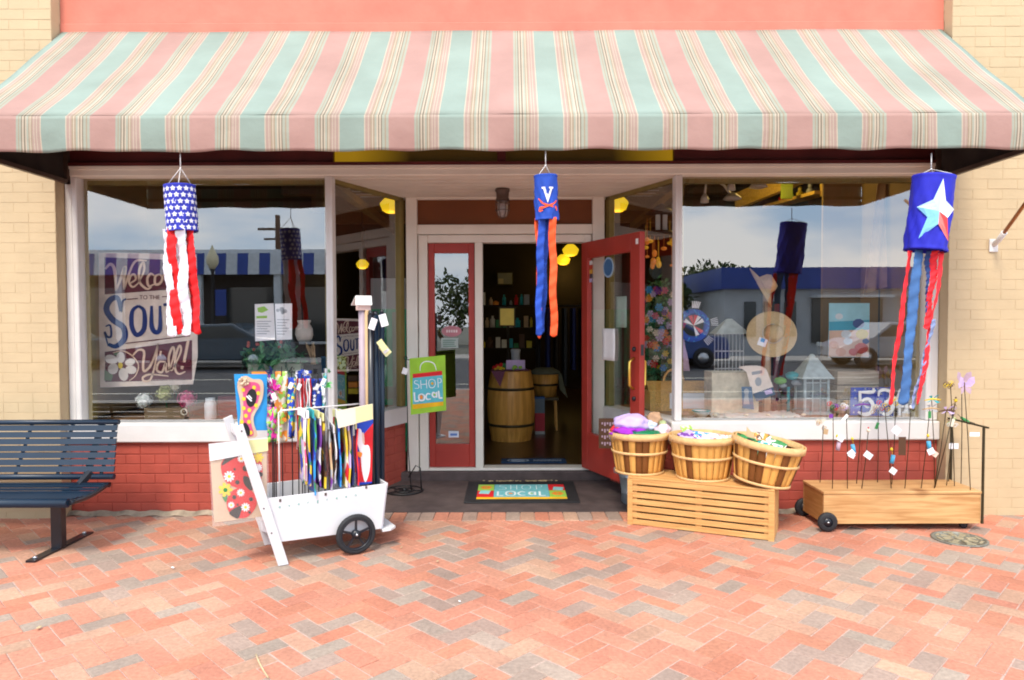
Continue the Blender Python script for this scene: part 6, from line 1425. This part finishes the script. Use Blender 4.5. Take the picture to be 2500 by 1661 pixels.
mb.stroke([(855, 530), (870, 470), (930, 450), (1000, 480), (990, 560), (930, 600)], 38, fn, 6, .009); mb.stroke([(930, 595), (1010, 620), (1015, 700), (950, 745), (880, 720)], 42, fn, 6, .010)
mb.build('digit', M('glossy_white_digit', (.80, .80, .80), .4), o)
o = thing('digit_four', 'white number 4 standing right of the blue number plaque', 'number', tuple(W(2195, 1000, Yp)))
mb = MB(); mb.stroke([(1120, 440), (1040, 660)], 30, fn, 5, .002); mb.stroke([(1040, 655), (1160, 655)], 30, fn, 5, .003); mb.stroke([(1110, 560), (1110, 760)], 30, fn, 5, .004); mb.build('digit', C_['white'], o)
plate([(1085, 755), (1135, 755), (1135, 775), (1085, 775)], Yp - .015, .02, C_['tan'], 'foot', o, zn)
c = W(2215, 1012, .30); c.z = .646; o = thing('white_finial', 'white turned lighthouse shaped finial at the right end of the window', 'ornament', tuple(c)); mb = MB(); mb.lathe([(.030, 0), (.034, .04), (.022, .05), (.015, .10), (.012, .13), (.017, .14), (.018, .165), (.012, .185), (.0, .19)], c, 20); mb.build('body', C_['white'], o)
mb = MB(); mb.lathe([(.036, .0), (.036, .035), (.034, .036), (.034, 0), (.036, 0)], c, 20, caps=False); mb.build('base_band', C_['burlap'], o)
# beach picture
o = thing('beach_picture', 'bright beach scene picture hanging in the right window', 'picture', tuple(W(2070, 745, .62))); zb7 = Zm(1680, 400, 2.306)
plate([(795, 785), (1022, 785), (1018, 1090), (790, 1090)], .62, .008, M('picture_sky', (.30, .62, .72), .5), 'sky_panel', o, zb7)
mb = MB(); padd(mb, [(795, 890), (1020, 880), (1020, 935), (795, 940)], .618, zb7); mb.mi = 1; padd(mb, [(795, 940), (1020, 935), (1018, 1088), (790, 1088)], .618, zb7)
for x, y, r, k in ((960, 900, 34, 4), (820, 1020, 28, 5), (860, 1060, 30, 5), (980, 960, 36, 3), (975, 1040, 40, 2), (900, 1000, 26, 6), (890, 960, 30, 6), (930, 1060, 26, 2), (1000, 1000, 20, 4), (850, 860, 22, 6)): mb.mi = k; padd(mb, circ(x, y, r, r * .8, 9, rnd.random()), .616 - rnd.random() * .002, zb7)
mb.build('scene', [M('picture_sea', (.04, .35, .50)), M('picture_sand', (.66, .45, .33)), M('picture_red', (.52, .08, .06)), M('picture_yellow', (.62, .50, .06)), M('picture_navy', (.03, .07, .25)), M('picture_skin', (.62, .33, .22)), M('picture_pale', (.62, .70, .74))], o)
# post, curtain panel and spotlights
q = W(2155, 600, .9); o = thing('iron_post', 'black iron post behind the right display window', 'post', (q.x, .9, .646)); MB().tube([(q.x, .9, .646), (q.x, .9, W(2155, 470, .9).z)], .028, 10).build('post', m_iron, o)
o = thing('tan_drape', 'hanging tan cloth gathered at the right end of the window', 'cloth', tuple(W(2130, 480, .8))); a = W(2110, 470, .8); b = W(2205, 720, .8)
mb = MB(); mb.grid(lambda u, v: (a.x + (b.x - a.x) * (.35 * (1 - v) + u * (.65 + .35 * v)) , .80 + .02 * math.sin(u * 19), a.z + .12 + (b.z - a.z - .12) * v * (1 - .12 * u)), 30, 6, .004); mb.build('cloth', clothmat('tan_drape_cloth', (.50, .34, .16)), o)
m_spot = M('putty_white_metal', (.50, .46, .40), .5)
for i, (px, py, sx, lab) in enumerate(((1745, 470, 1, 'curved arm white spotlight nearest the window post'), (1800, 440, 1, 'curved arm white spotlight at the ceiling of the right window'))):
    c = W(px - 25 + i * 10, py + 10, .75); d = W(px + 60 - i * 10, py + 25, .9); o = thing('spotlight', lab, 'spotlight', tuple(c), 0, 'curved arm spotlights')
    mb = MB(); pts = [c, c + Vector((.01, 0, .10)), c + Vector((.08, .03, .15)), c + Vector((.18, .08, .10)), c + Vector((.26, .13, .02))]; mb.tube(pts, .010, 8); mb.build('arm', m_spot, o)
    mb = MB(); e = c; mb.lathe([(.012, .02), (.03, -.01), (.034, -.05), (.028, -.052), (.0, -.04)], e, 16); mb.build('shade', m_spot, o)
    mb = MB(); e = pts[-1]; mb.lathe([(.02, .03), (.06, -.0), (.075, -.02), (.05, -.03), (.0, -.03)], e, 18); mb.build('canopy', m_spot, o)
# bright wooden shelf up high in the right bay
m_ysh = WOOD('yellow_lit_pine', (.50, .30, .05), (.70, .48, .10), 'X', .6)
o = thing('high_shelf', 'yellow pine wall shelf high inside the right window', 'shelf', tuple(W(1900, 450, 1.6)))
A_ = W(1800, 492, 2.4); B_ = W(2010, 405, 1.3); B2 = W(2010, 470, 1.3); A2 = W(1880, 505, 2.4)
mb = MB(); mb.bar(A_, B_, .06, .16); mb.bar(A2, B2, .16, .03); mb.bar(B_ + Vector((0, 0, .1)), B2 - Vector((0, 0, .03)), .04, .04); mb.build('boards', m_ysh, o)
ld = bpy.data.lights.new('shelf_glow', 'POINT'); ld.energy = 9; ld.color = (1, .70, .2); ld.shadow_soft_size = .08; lo_ = bpy.data.objects.new('shelf_glow', ld); COL.objects.link(lo_); lo_.location = W(1830, 455, 1.25)
for t, c_, lab in ((.25, 'red', 'small red figurine at the far end of the high shelf'), (.42, 'lime', 'green figurine in the middle of the high shelf'), (.60, 'sun', 'gold figurine on the high shelf beside the green one'), (.78, 'gray', 'grey figurine near the end of the high shelf')):
    p_ = A2.lerp(B2, t) + Vector((0, 0, .02)); mb = MB(); mb.lathe([(.03, 0), (.035, .03), (.02, .05), (.015, .06)], p_, 12); mb.ball(p_ + Vector((0, 0, .075)), .022, 8); tag(mb.build('figurine', C_[c_], loc=tuple(p_)), lab, 'figurine', 'figurines on the high shelf')
q = W(1922, 455, 1.5); mb = MB(); mb.box(q.x - .05, q.x + .05, 1.5, 1.52, q.z - .11, q.z + .11); tag(mb.build('green_bag', M('olive_bag', (.26, .34, .04)), loc=tuple(q)), 'olive green gift bag hanging in front of the high shelf', 'bag')
# picnic basket behind the angled right window
m_wick = M('wicker', (.66, .38, .10), .7, var=.35, vs=120, bump=.5, bs=110)
c = W(1650, 1002, .85); c.z = .646; o = thing('picnic_basket', 'brown wicker picnic basket with a white printed end, behind the window post', 'basket', tuple(c), 0)
hx, hy, hz = .235, .13, .155; mb = MB(); mb.X = T(*c)
mb.box(-hx, hx, -hy, hy, 0, hz); mb.build('body', m_wick, o)
mb = MB(); mb.X = T(*c); mb.prism([(-hx - .01, -hy - .01, hz), (hx + .01, -hy - .01, hz), (hx + .01, 0, hz + .065), (-hx - .01, 0, hz + .065)], (0, 0, .012)); mb.prism([(-hx - .01, 0, hz + .065), (hx + .01, 0, hz + .065), (hx + .01, hy + .01, hz), (-hx - .01, hy + .01, hz)], (0, 0, .012)); mb.build('lid', m_wick, o)
mb = MB(); mb.X = T(*c); mb.tube([(-.02 + .08 * math.cos(t_), 0, hz + .07 + .10 * math.sin(t_)) for t_ in [math.pi * k / 10 for k in range(11)]], .010, 8); mb.build('handle', m_wick, o)
mb = MB(); mb.X = T(*c); mb.box(-.08, hx - .03, -hy - .004, -hy - .001, .02, hz - .01); mb.mi = 1; mb.prism([(x, -hy - .006, z) for x, z in bez((-.06, .05), (-.03, .11), (-.01, .10), (.0, .05), (-.03, .03))], (0, .001, 0)); mb.build('printed_panel', [m_paper, C_['lilac']], o)
# flower tree with ornaments
c = W(1610, 830, 1.5); o = thing('flower_tree', 'artificial green tree full of colourful flowers behind the angled right window', 'tree', (c.x, 1.5, .646))
mb = MB(); lo = W(1610, 980, 1.5); 
foliage(mb, c + Vector((0, 0, .06)), .19, .16, .50, 3000, .06, 3, .3); foliage(mb, (lo.x, 1.5, lo.z + .1), .14, .12, .25, 700, .06, 3, .3); mb.build('foliage', m_lf, o)
MB().tube([(c.x, 1.5, .646), (c.x, 1.5, c.z + .3)], .02, 8).build('trunk', C_['brown'], o)
fc = ['violet', 'lilac', 'sun', 'orange', 'red', 'cream', 'sky', 'pink', 'lilac']
for i in range(75):
    p_ = Vector((c.x + rnd.uniform(-.17, .17), 1.5 - rnd.uniform(.12, .18), c.z + rnd.uniform(-.26, .46))); mb = MB(); r_ = rnd.uniform(.020, .034)
    for k in range(6): a = k * 1.047; mb.prism([p_, p_ + Vector((r_ * math.cos(a - .4), -.006, r_ * math.sin(a - .4))), p_ + Vector((r_ * 1.2 * math.cos(a), -.012, r_ * 1.2 * math.sin(a))), p_ + Vector((r_ * math.cos(a + .4), -.006, r_ * math.sin(a + .4)))], (0, .003, 0))
    mb.build('flower', C_[fc[i % 9]], o)
for i in range(16):
    p_ = W(rnd.uniform(1575, 1655), rnd.uniform(585, 660), 1.35); mb = MB(); mb.ball(p_, rnd.uniform(.018, .03), 10, rnd.choice((.6, 1.4))); mb.tube([p_, p_ + Vector((0, 0, .2))], .0015, 4)
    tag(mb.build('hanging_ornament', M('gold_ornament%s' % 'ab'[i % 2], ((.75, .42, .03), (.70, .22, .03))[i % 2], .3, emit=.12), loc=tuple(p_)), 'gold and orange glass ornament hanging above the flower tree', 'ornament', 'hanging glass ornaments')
q = W(1614, 545, 1.2); o = thing('hanging_lantern', 'black lantern with pale panes hanging above the flower tree', 'lantern', tuple(q)); mb = MB(); mb.lathe([(.14, .08), (.02, .16), (.0, .17)], q, 14); mb.box(q.x - .006, q.x + .006, 1.195, 1.205, q.z - .08, q.z + .08); mb.lathe([(.0, -.10), (.12, -.095), (.11, -.07), (.0, -.06)], q, 14)
mb.build('frame', m_iron, o); mb = MB(); mb.box(q.x - .05, q.x - .012, 1.18, 1.2, q.z - .06, q.z + .07); mb.box(q.x + .012, q.x + .05, 1.18, 1.2, q.z - .06, q.z + .07); mb.build('pane', m_cer, o)
q = W(1780, 860, .8); o = thing('white_reflection_cage', 'white wire cage shape imitating a faint reflection, behind the burlap box in the right window', 'cage', (q.x, .8, .646)); a = W(1745, 815, .8); b = W(1815, 900, .8)  # cage shape added to imitate a ghostly lantern reflection
mb = MB()
for k in range(9): x = a.x + (b.x - a.x) * k / 8; mb.tube([(x, .8, .66), (x, .8, a.z)], .004, 5)
for z in (.67, b.z, (a.z + b.z) / 2, a.z): mb.tube([(a.x, .8, z), (b.x, .8, z)], .006, 5)
mb.build('bars', m_white, o); mb = MB(); mb.hexa([(a.x - .02, .7, a.z), (b.x + .02, .7, a.z), (b.x + .02, .9, a.z), (a.x - .02, .9, a.z), (q.x - .02, .79, a.z + .12), (q.x + .02, .79, a.z + .12), (q.x + .02, .81, a.z + .12), (q.x - .02, .81, a.z + .12)]); mb.build('roof', m_lan, o)
# patriotic wreath
c = W(1692, 795, .50); o = thing('wreath', 'round red white and blue wreath with spiky bows hanging by the window post', 'wreath', tuple(c))
mb = MB(); mb.X = T(*c) @ RX(90); mb.tube([(.105 * math.cos(t_), .105 * math.sin(t_), 0) for t_ in [2 * math.pi * k / 28 for k in range(29)]], .024, 10); mb.build('ring', m_uv, o)
mb = MB()
for k in range(40): a = rnd.uniform(0, 6.28); rr = .105 + rnd.uniform(-.018, .018); mb.ball(c + Vector((rr * math.cos(a), -.022, rr * math.sin(a))), .006, 5)
mb.build('beads', C_['sky'], o)
mb = MB()
for k, (a, m_) in enumerate(((80, 0), (150, 1), (30, 1), (-40, 0), (110, 0), (-70, 1), (60, 1))):
    mb.mi = m_; t_ = R(a); d = Vector((math.cos(t_), 0, math.sin(t_))); n_ = Vector((-d.z, 0, d.x)); mb.prism([c + Vector((0, -.02, 0)), c + d * .08 + n_ * .016 + Vector((0, -.03, 0)), c + d * .08 - n_ * .016 + Vector((0, -.03, 0))], (0, .003, 0))
mb.build('star_rays', [C_['red'], C_['white']], o)
mb = MB()
for a in (85, 205, 10, -45):
    for j in range(-2, 3): t_ = R(a + j * 4.5); d = Vector((math.cos(t_), 0, math.sin(t_))); mb.bar(c + d * .135 + Vector((0, -.02, 0)), c + d * .185 + Vector((0, -.035, 0)), .009, .004)
mb.build('spiky_bow', C_['white'], o)
mb = MB(); e = c + Vector((-.12, -.0, -.10)); mb.grid(lambda u, v: (e.x + .05 * u - .05 * (1 - v) * 0 + .05 * v, .50 + .01 * math.sin(v * 8), e.z - .25 * v), 3, 8, .002); mb.build('ribbon', C_['mauve'], o)
# ---------------------------------------------------------------- through the doorway
m_bar = WOOD('amber_barrel_staves', (.40, .19, .035), (.60, .31, .065), 'Z', .5, sc=3, coat=.1)
c = Vector((G(1248, 1062, .105).x, 2.60, .105)); o = thing('barrel', 'large amber wooden barrel just inside the doorway', 'barrel', tuple(c))
H_ = .735; prof = [(.215, 0), (.225, .02), (.245, .20), (.252, .37), (.245, .54), (.225, .72), (.222, H_), (.205, H_), (.205, H_ - .02), (0, H_ - .02)]
mb = MB()
mb.lathe([(.212 + .043 * math.sin(math.pi * i / 12), H_ * i / 12) for i in range(13)] + [(.20, H_), (.20, H_ - .03)], c, 22, smooth=False)
mb.lathe([(0, H_ - .03), (.20, H_ - .03)], c, 24); mb.build('staves', m_bar, o)
for z in (.17, .55): mb = MB(); r_ = .2135 + .043 * math.sin(math.pi * z / H_); mb.lathe([(r_, z - .014), (r_ + .004, z - .014), (r_ + .004, z + .014), (r_, z + .014), (r_, z - .014)], c, 36, caps=False); mb.build('hoop', m_rust, o)
o = thing('plum_cloth', 'plum coloured cloth hanging over the rim of the barrel', 'cloth', tuple(c + Vector((-.1, -.2, H_)))); mb = MB(); tz = c.z + H_
mb.prism([(c.x - .22, c.y - .16, tz + .006), (c.x + .20, c.y - .16, tz + .006), (c.x + .16, c.y + .14, tz + .006), (c.x - .18, c.y + .14, tz + .006)], (0, 0, .004)); mb.prism([(c.x - .20, c.y - .245, tz + .008), (c.x - .06, c.y - .262, tz + .008), (c.x - .11, c.y - .275, tz - .15)], (0, .003, 0)); mb.prism([(c.x - .20, c.y - .245, tz + .008), (c.x - .06, c.y - .262, tz + .008), (c.x - .06, c.y - .1, tz + .012), (c.x - .20, c.y - .1, tz + .012)], (0, 0, .002))
mb.build('cloth', clothmat('plum_cloth_weave', (.13, .035, .07)), o)
for i, (dx, dy, r_, c_, lab, cat) in enumerate(((-.12, -.12, .025, 'sun', 'little gold packages at the front left of the barrel top', 'package'), (.06, -.13, .03, 'lime', 'lime green garland on the front of the barrel top', 'garland'), (.0, .05, .05, 'green', 'small green plant on the barrel top', 'plant'), (-.15, .06, .04, 'red', 'dark red ornament at the left of the barrel top', 'ornament'))):
    p_ = c + Vector((dx, dy, H_ + .02)); mb = MB()
    for k in range(9): mb.ball(p_ + Vector((rnd.uniform(-2, 2) * r_, rnd.uniform(-.5, .5) * r_, rnd.uniform(0, 1) * r_)), r_ * .5, 7, jit=.3)
    tag(mb.build(('gold_package', 'garland', 'small_plant', 'ornament')[i], C_[c_], loc=tuple(p_)), lab, cat)
p_ = c + Vector((.05, -.02, H_ + .012)); mb = MB(); mb.X = T(*p_) @ RX(-18); mb.box(-.10, .10, 0, .004, 0, .10); tag(mb.build('price_card', C_['lilac'], loc=tuple(p_)), 'pale lilac price card standing on the barrel', 'card')
p_ = c + Vector((.05, .12, H_ + .012)); mb = MB(); mb.lathe([(.04, 0), (.045, .06), (.05, .16), (.055, .20), (.04, .21)], p_, 18); tag(mb.build('white_cup', C_['gray'], loc=tuple(p_)), 'pale cup on the back of the barrel top', 'cup')
q = W(1238, 773, 3.1); o = thing('display_sign', 'gold framed square sign on a thin dark stand behind the barrel', 'sign', (q.x, 3.1, .105))
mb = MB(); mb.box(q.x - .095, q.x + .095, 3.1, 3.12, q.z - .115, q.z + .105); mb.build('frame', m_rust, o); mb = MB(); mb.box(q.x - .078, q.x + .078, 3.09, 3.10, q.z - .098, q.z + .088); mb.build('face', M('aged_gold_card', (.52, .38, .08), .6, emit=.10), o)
mb = MB(); mb.tube([(q.x + .01, 3.12, .11), (q.x + .01, 3.12, q.z - .115)], .014, 8); mb.lathe([(.12, 0), (.12, .01), (.02, .02)], (q.x, 3.12, .105), 18); mb.build('stand', m_iron, o)
q = W(1233, 681, 8.0); o = thing('framed_picture', 'small dim framed picture on the back wall seen over the barrel', 'picture', tuple(q)); mb = MB(); mb.box(q.x - .15, q.x + .15, 7.95, 8.0, q.z - .12, q.z + .12); mb.build('frame', m_rust, o)
mb = MB(); mb.box(q.x - .13, q.x + .13, 7.94, 7.95, q.z - .10, q.z + .10); mb.mi = 1; mb.box(q.x - .12, q.x - .03, 7.935, 7.94, q.z - .09, q.z - .0); mb.build('print', [C_['gray'], C_['cream']], o)
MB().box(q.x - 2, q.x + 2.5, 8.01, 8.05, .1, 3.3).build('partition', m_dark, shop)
# second tub table beside the barrel
c = Vector((W(1330, 935, 3.3).x, 3.3, .105)); o = thing('half_barrel', 'small amber half barrel on a stool behind the big barrel', 'barrel', tuple(c)); zb9 = W(1330, 968, 3.3).z; zt9 = W(1330, 908, 3.3).z
mb = MB(); mb.lathe([(.13, zb9), (.17, zt9), (.155, zt9), (.12, zb9 + .02)], (c.x, c.y, 0), 24); mb.build('staves', m_bar, o); mb = MB(); zz = (zb9 + zt9) / 2; mb.lathe([(.152, zz - .012), (.156, zz - .012), (.158, zz + .012), (.154, zz + .012), (.152, zz - .012)], (c.x, c.y, 0), 24, caps=False); mb.build('hoop', m_rust, o)
o = thing('stool', 'thin legged stool carrying the small half barrel', 'stool', tuple(c)); MB().box(c.x - .15, c.x + .15, c.y - .15, c.y + .15, zb9 - .03, zb9 - .001).build('seat', m_rust, o)
for sx in (-1, 1):
    for sy in (-1, 1): MB().bar((c.x + sx * .13, c.y + sy * .13, .106), (c.x + sx * .12, c.y + sy * .12, zb9 - .03), .02).build('leg', m_bar, o)
mb = MB(); mb.lathe([(.0, zt9 + .05), (.10, zt9 + .045), (.175, zt9 + .005), (.18, zt9 - .02)], (c.x, c.y, 0), 20); mb.prism([(c.x + .15, c.y - .06, zt9), (c.x + .19, c.y - .04, zt9 - .02), (c.x + .26, c.y - .05, zt9 - .30), (c.x + .17, c.y - .08, zt9 - .2)], (0, .01, 0)); tag(mb.build('grey_green_cloth', clothmat('grey_green_cloth_weave', (.09, .10, .07)), loc=(c.x, c.y, zt9)), 'grey green cloth draped over the small half barrel', 'cloth')
q = W(1318, 1000, 2.9); o = thing('upright_carton', 'tall blue and red carton standing beside the big barrel', 'carton', (q.x, 2.9, .105)); a = W(1306, 970, 2.9); b = W(1330, 1068, 2.9)
zs2 = [.106, .14, .34, .50, a.z]
mb = MB()
for k in range(4): mb.mi = (0, 1, 2, 3)[k]; mb.box(a.x, b.x, 2.9, 3.0, zs2[k], zs2[k + 1] - .0005)
mb.build('carton', [C_['gray'], M('carton_red', (.35, .015, .03)), M('carton_slate', (.10, .14, .18)), M('carton_blue', (.02, .09, .28))], o)
# dim shelf with small goods behind the barrel
q = W(1230, 845, 4.6); o = thing('dark_shelf', 'dark shelf of small gold goods behind the barrel', 'shelf', (q.x, 4.6, .105)); mb = MB()
for k, py in enumerate((745, 800, 850)): z = W(1230, py, 4.6).z; mb.box(q.x - .35, q.x + .45, 4.6, 4.9, z - .02, z)
mb.box(q.x - .36, q.x - .33, 4.6, 4.9, .106, 1.75); mb.box(q.x + .43, q.x + .46, 4.6, 4.9, .106, 1.75); mb.build('boards', m_dark, o)
for k, py in enumerate((745, 800, 850)):
    z = W(1230, py, 4.6).z; x = q.x - .29
    while x < q.x + .38:
        h = rnd.uniform(.05, .19); w_ = rnd.uniform(.018, .045); c_ = C_[rnd.choice(('sun', 'cream', 'tan', 'brown', 'green', 'red', 'orange', 'gray', 'teal'))]; mb = MB()
        if rnd.random() < .5: mb.lathe([(w_, .0), (w_, h * .7), (w_ * .45, h * .8), (w_ * .5, h)], (x, 4.68, z), 10); mb.build('jar', c_, o)
        else: mb.box(x - w_, x + w_, 4.64, 4.76, z, z + h); mb.build('carton', c_, o)
        x += w_ * 2 + rnd.uniform(.01, .04)

# dark clothes rail at the right, door curtain at the left edge
o = thing('clothes_rail', 'rail of dark garments deep inside on the right of the doorway', 'clothes rail', (1.0, 4.4, .105)); mb = MB(); mb.tube([(.35, 4.4, 1.55), (1.5, 4.4, 1.55)], .014, 8); mb.tube([(.36, 4.4, .11), (.36, 4.4, 1.55)], .014, 8); mb.tube([(1.49, 4.4, .11), (1.49, 4.4, 1.55)], .014, 8); mb.build('rail', m_iron, o)
for k in range(9):
    x = .45 + k * .11; mb = MB(); mb.grid(lambda u, v: (x + .02 * math.sin(u * 9), 4.2 + .4 * u, 1.52 - (.8 + .1 * (k % 3)) * v), 8, 4, .03); mb.build('garment', [C_['navy'], m_dark, M('charcoal_knit', (.03, .035, .04))][k % 3], o)
# globe lamps
m_glob = M('yellow_lit_globe', (1.0, .66, .02), .4, var=.02, emit=.42)
gl = [(955, 500, 5.1, .155, 'left hand yellow globe lamp seen over the angled window'), (1507, 497, 5.1, .155, 'yellow globe lamp seen above the open red door'), (1393, 611, 7.4, .14, 'nearer yellow globe lamp seen through the doorway'), (1375, 634, 7.7, .125, 'lower yellow globe lamp seen through the doorway'), (885, 645, 7.6, .11, 'small dim yellow globe lamp beyond the angled left window')]
for px, py, Y, r_, lab in gl:
    c = W(px, py, Y); o = thing('globe_lamp', lab, 'lamp', tuple(c), 0, 'schoolhouse globe lamps')
    mb = MB(); mb.lathe([(.35 * r_, .72 * r_), (.55 * r_, .6 * r_), (r_, .12 * r_), (1.0 * r_, -.05 * r_), (.8 * r_, -.55 * r_), (.45 * r_, -.75 * r_), (0, -.8 * r_)], c, 24); mb.build('globe', m_glob, o)
    mb = MB(); mb.tube([c + Vector((0, 0, .7 * r_)), (c.x, c.y, 3.36)], .012, 8); mb.lathe([(.38 * r_, .70 * r_), (.38 * r_, .9 * r_), (.1, .95 * r_)], c, 14); mb.build('stem', m_rust, o)
    ld = bpy.data.lights.new('globe_glow', 'POINT'); ld.energy = 1.6; ld.color = (1, .66, .18); ld.shadow_soft_size = .1; lo_ = bpy.data.objects.new('globe_glow', ld); COL.objects.link(lo_); lo_.parent = o; lo_.location = (0, 0, -r_ - .12)
# ---------------------------------------------------------------- across the street (seen in the glass)
m_wallg = M('pale_grey_stucco', (.42, .44, .46), .85, var=.1, vs=1.5); m_bfas = M('deep_blue_fascia', (.015, .05, .26), .5, var=.15, vs=1)
m_shade = M('shopfront_dark_glass', (.02, .03, .035), .15, spec=.7); m_drk2 = M('brown_arcade_wall', (.05, .045, .045), .8, var=.2, vs=1); m_bw = M('white_fascia', (.55, .58, .60), .6)
lb_ = thing('arcade_building', 'long low arcade building with a blue and white striped canopy across the street', 'building', (-12, -22, 0))
MB().box(-30, -5.6, -30, -22.4, -.2, 3.9).build('wall', m_drk2, lb_)
mb = MB(); mb.box(-30.2, -5.4, -22.4, -21.05, 3.25, 3.45); mb.box(-30.2, -5.4, -22.6, -22.3, 3.9, 4.05); mb.build('roof', m_bw, lb_)
mb = MB()
for i in range(62): mb.mi = i % 2; mb.hexa([(-30 + i * .4, -20.9, 3.0), (-29.6 + i * .4, -20.9, 3.0), (-29.6 + i * .4, -20.8, 3.0), (-30 + i * .4, -20.8, 3.0), (-30 + i * .4, -20.98, 3.75), (-29.6 + i * .4, -20.98, 3.75), (-29.6 + i * .4, -20.88, 3.78), (-30 + i * .4, -20.88, 3.78)])
mb.build('canopy', [m_bfas, m_bw], lb_)
for i in range(9): MB().box(-29 + i * 2.9, -28.75 + i * 2.9, -21.1, -20.9, -.1, 3.1).build('column', m_bw, lb_)
for i in range(8):
    w_ = MB().box(-28.4 + i * 2.9, -26.6 + i * 2.9, -22.39, -22.3, .5, 2.6).build('window', m_shade, lb_); MB().box(-28.5 + i * 2.9, -26.5 + i * 2.9, -22.38, -22.25, .4, .5).build('sill', m_bw, w_)
rb = thing('stucco_building', 'pale stucco building with a deep blue fascia across the street', 'building', (14, -24, 0))
MB().box(8.5, 30, -34, -23.4, -.2, 3.0).build('wall', m_wallg, rb); MB().box(8.3, 30.2, -34.2, -23.1, 2.5, 3.35).build('fascia', m_bfas, rb)
for i, x in enumerate((9.3, 10.1, 10.9)): MB().box(x, x + .45, -23.39, -23.3, .6, 2.0).build('window', m_shade, rb)
for i in range(4):
    w_ = MB().box(12 + i * 3.6, 14.8 + i * 3.6, -23.39, -23.3, .35, 2.1).build('window', m_shade, rb); mb = MB(); mb.box(11.9 + i * 3.6, 14.9 + i * 3.6, -23.39, -22.6, 2.14, 2.24); mb.build('hood', m_bw, w_)
m_tl = [M('street_leaf_dark', (.02, .05, .015), .8), M('street_leaf_mid', (.045, .085, .02), .8), M('street_leaf_light', (.09, .12, .03), .8)]
def tree(lab, x, y, r, h, n_):
    o = thing('street_tree', lab, 'tree', (x, y, 0), 0, 'trees across the street'); mb = MB()
    for k in range(9):
        a = rnd.uniform(0, 6.28); rr = r * rnd.uniform(.2, .7); foliage(mb, (x + rr * math.cos(a), y + rr * math.sin(a), h + rnd.uniform(-.45, .5) * r), r * .45, r * .45, r * .38, n_ // 9, .38, 3)
    mb.build('crown', m_tl, o); mb = MB(); mb.tube([(x, y, -.2), (x + .1, y, h * .5), (x, y, h)], [.22, .16, .08], 8); mb.tube([(x + .05, y, h * .55), (x + r * .4, y, h)], [.1, .04], 6); mb.tube([(x + .05, y, h * .5), (x - r * .4, y, h)], [.1, .04], 6); mb.build('trunk', C_['brown'], o)
tree('bushy tree left of the stucco building across the street', 6.9, -27, 1.6, 2.0, 2200)
tree('dark tree beyond the gap between the buildings', 2.6, -38, 2.6, 2.2, 1800)
tree('tree rising behind the stucco building roof', 12.0, -37, 2.4, 2.9, 1800)
tree('tree beyond the arcade end across the street', -2.2, -36, 2.4, 2.4, 1600)
tree('low tree in the gap across the street', .4, -33, 1.7, 1.6, 1400)
q = Vector((-10.3, -19.4, 0)); o = thing('street_lamp', 'black street lamp with a cream acorn globe across the street', 'street lamp', tuple(q))
mb = MB(); mb.lathe([(.18, -.02), (.16, .3), (.07, .5), (.055, 3.0), (.10, 3.1)], q, 14); mb.build('pole', m_iron, o); mb = MB(); mb.lathe([(.08, 3.1), (.2, 3.3), (.2, 3.5), (.08, 3.75), (.02, 3.9), (0, 3.95)], q, 16); mb.build('globe', M('cream_street_globe', (.70, .62, .40), .4), o)
mb = MB(); mb.box(q.x + .08, q.x + .45, q.y - .01, q.y + .01, 1.5, 2.4); mb.build('pole_banner', m_bfas, o)
q = Vector((-11.8, -24.5, 0)); o = thing('utility_pole', 'wooden utility pole with a cross arm behind the arcade building', 'utility pole', (-11.8, -31, 0)); mb = MB(); mb.tube([(-11.8, -31, -.2), (-11.8, -31, 6.6)], [.17, .12], 10); mb.build('pole', C_['brown'], o); mb = MB(); mb.bar((-12.8, -31, 5.9), (-10.8, -31, 5.9), .12); mb.bar((-12.5, -31, 5.4), (-11.1, -31, 5.4), .1); mb.build('cross_arm', C_['brown'], o)
# parked cars across the road
def car(lab, x, y, col, paint):
    o = thing('parked_car', lab, 'car', (x, y, -.13), 0, 'cars parked across the street'); m_p = M(paint, col, .25, coat=.6, spec=.6); L_ = 4.3
    side = [(-2.15, .30), (-2.12, .62), (-1.6, .86), (-1.15, .92), (-.65, 1.34), (.75, 1.38), (1.45, .98), (2.05, .92), (2.15, .62), (2.12, .28)]
    mb = MB(); mb.prism([(a, .82, b) for a, b in side], (0, -1.64, 0)); mb.build('body', m_p, o, world=False, bevel=.05)
    for sy in (-1, 1):
        mb = MB(); mb.prism([(-1.0, sy * .825, .93), (-.6, sy * .825, 1.27), (.70, sy * .825, 1.30), (1.25, sy * .825, .97)], (0, sy * .006, 0)); mb.build('side_window', m_shade, o, world=False)
    for sx in (-1.35, 1.35):
        for sy in (-1, 1):
            mb = MB(); mb.X = T(sx, sy * .78, .31) @ RX(90); mb.lathe([(.2, -.1), (.31, -.1), (.32, 0), (.31, .1), (.2, .1)], n=24, caps=False); w_ = mb.build('wheel', m_rub, o, world=False); mb = MB(); mb.X = T(sx, sy * .78, .31) @ RX(90); mb.lathe([(0, -.08), (.2, -.09), (.2, .09), (0, .08)], n=16, caps=False); mb.build('rim', m_steel, w_, world=False)
    for sy in (-.55, .55): MB().box(-2.17, -2.12, sy - .15, sy + .15, .6, .72).build('headlight', m_cer, o, world=False)
car('dark blue car parked in front of the gap across the street', 4.3, -16.6, (.01, .05, .22), 'blue_car_paint')
car('slate car parked before the arcade building', -9.0, -16.6, (.03, .06, .09), 'slate_car_paint')
car('teal grey car parked at the far left across the street', -14.6, -16.6, (.05, .09, .11), 'grey_car_paint')
car('silver car parked in front of the stucco building', 11.8, -16.6, (.30, .33, .36), 'silver_car_paint')
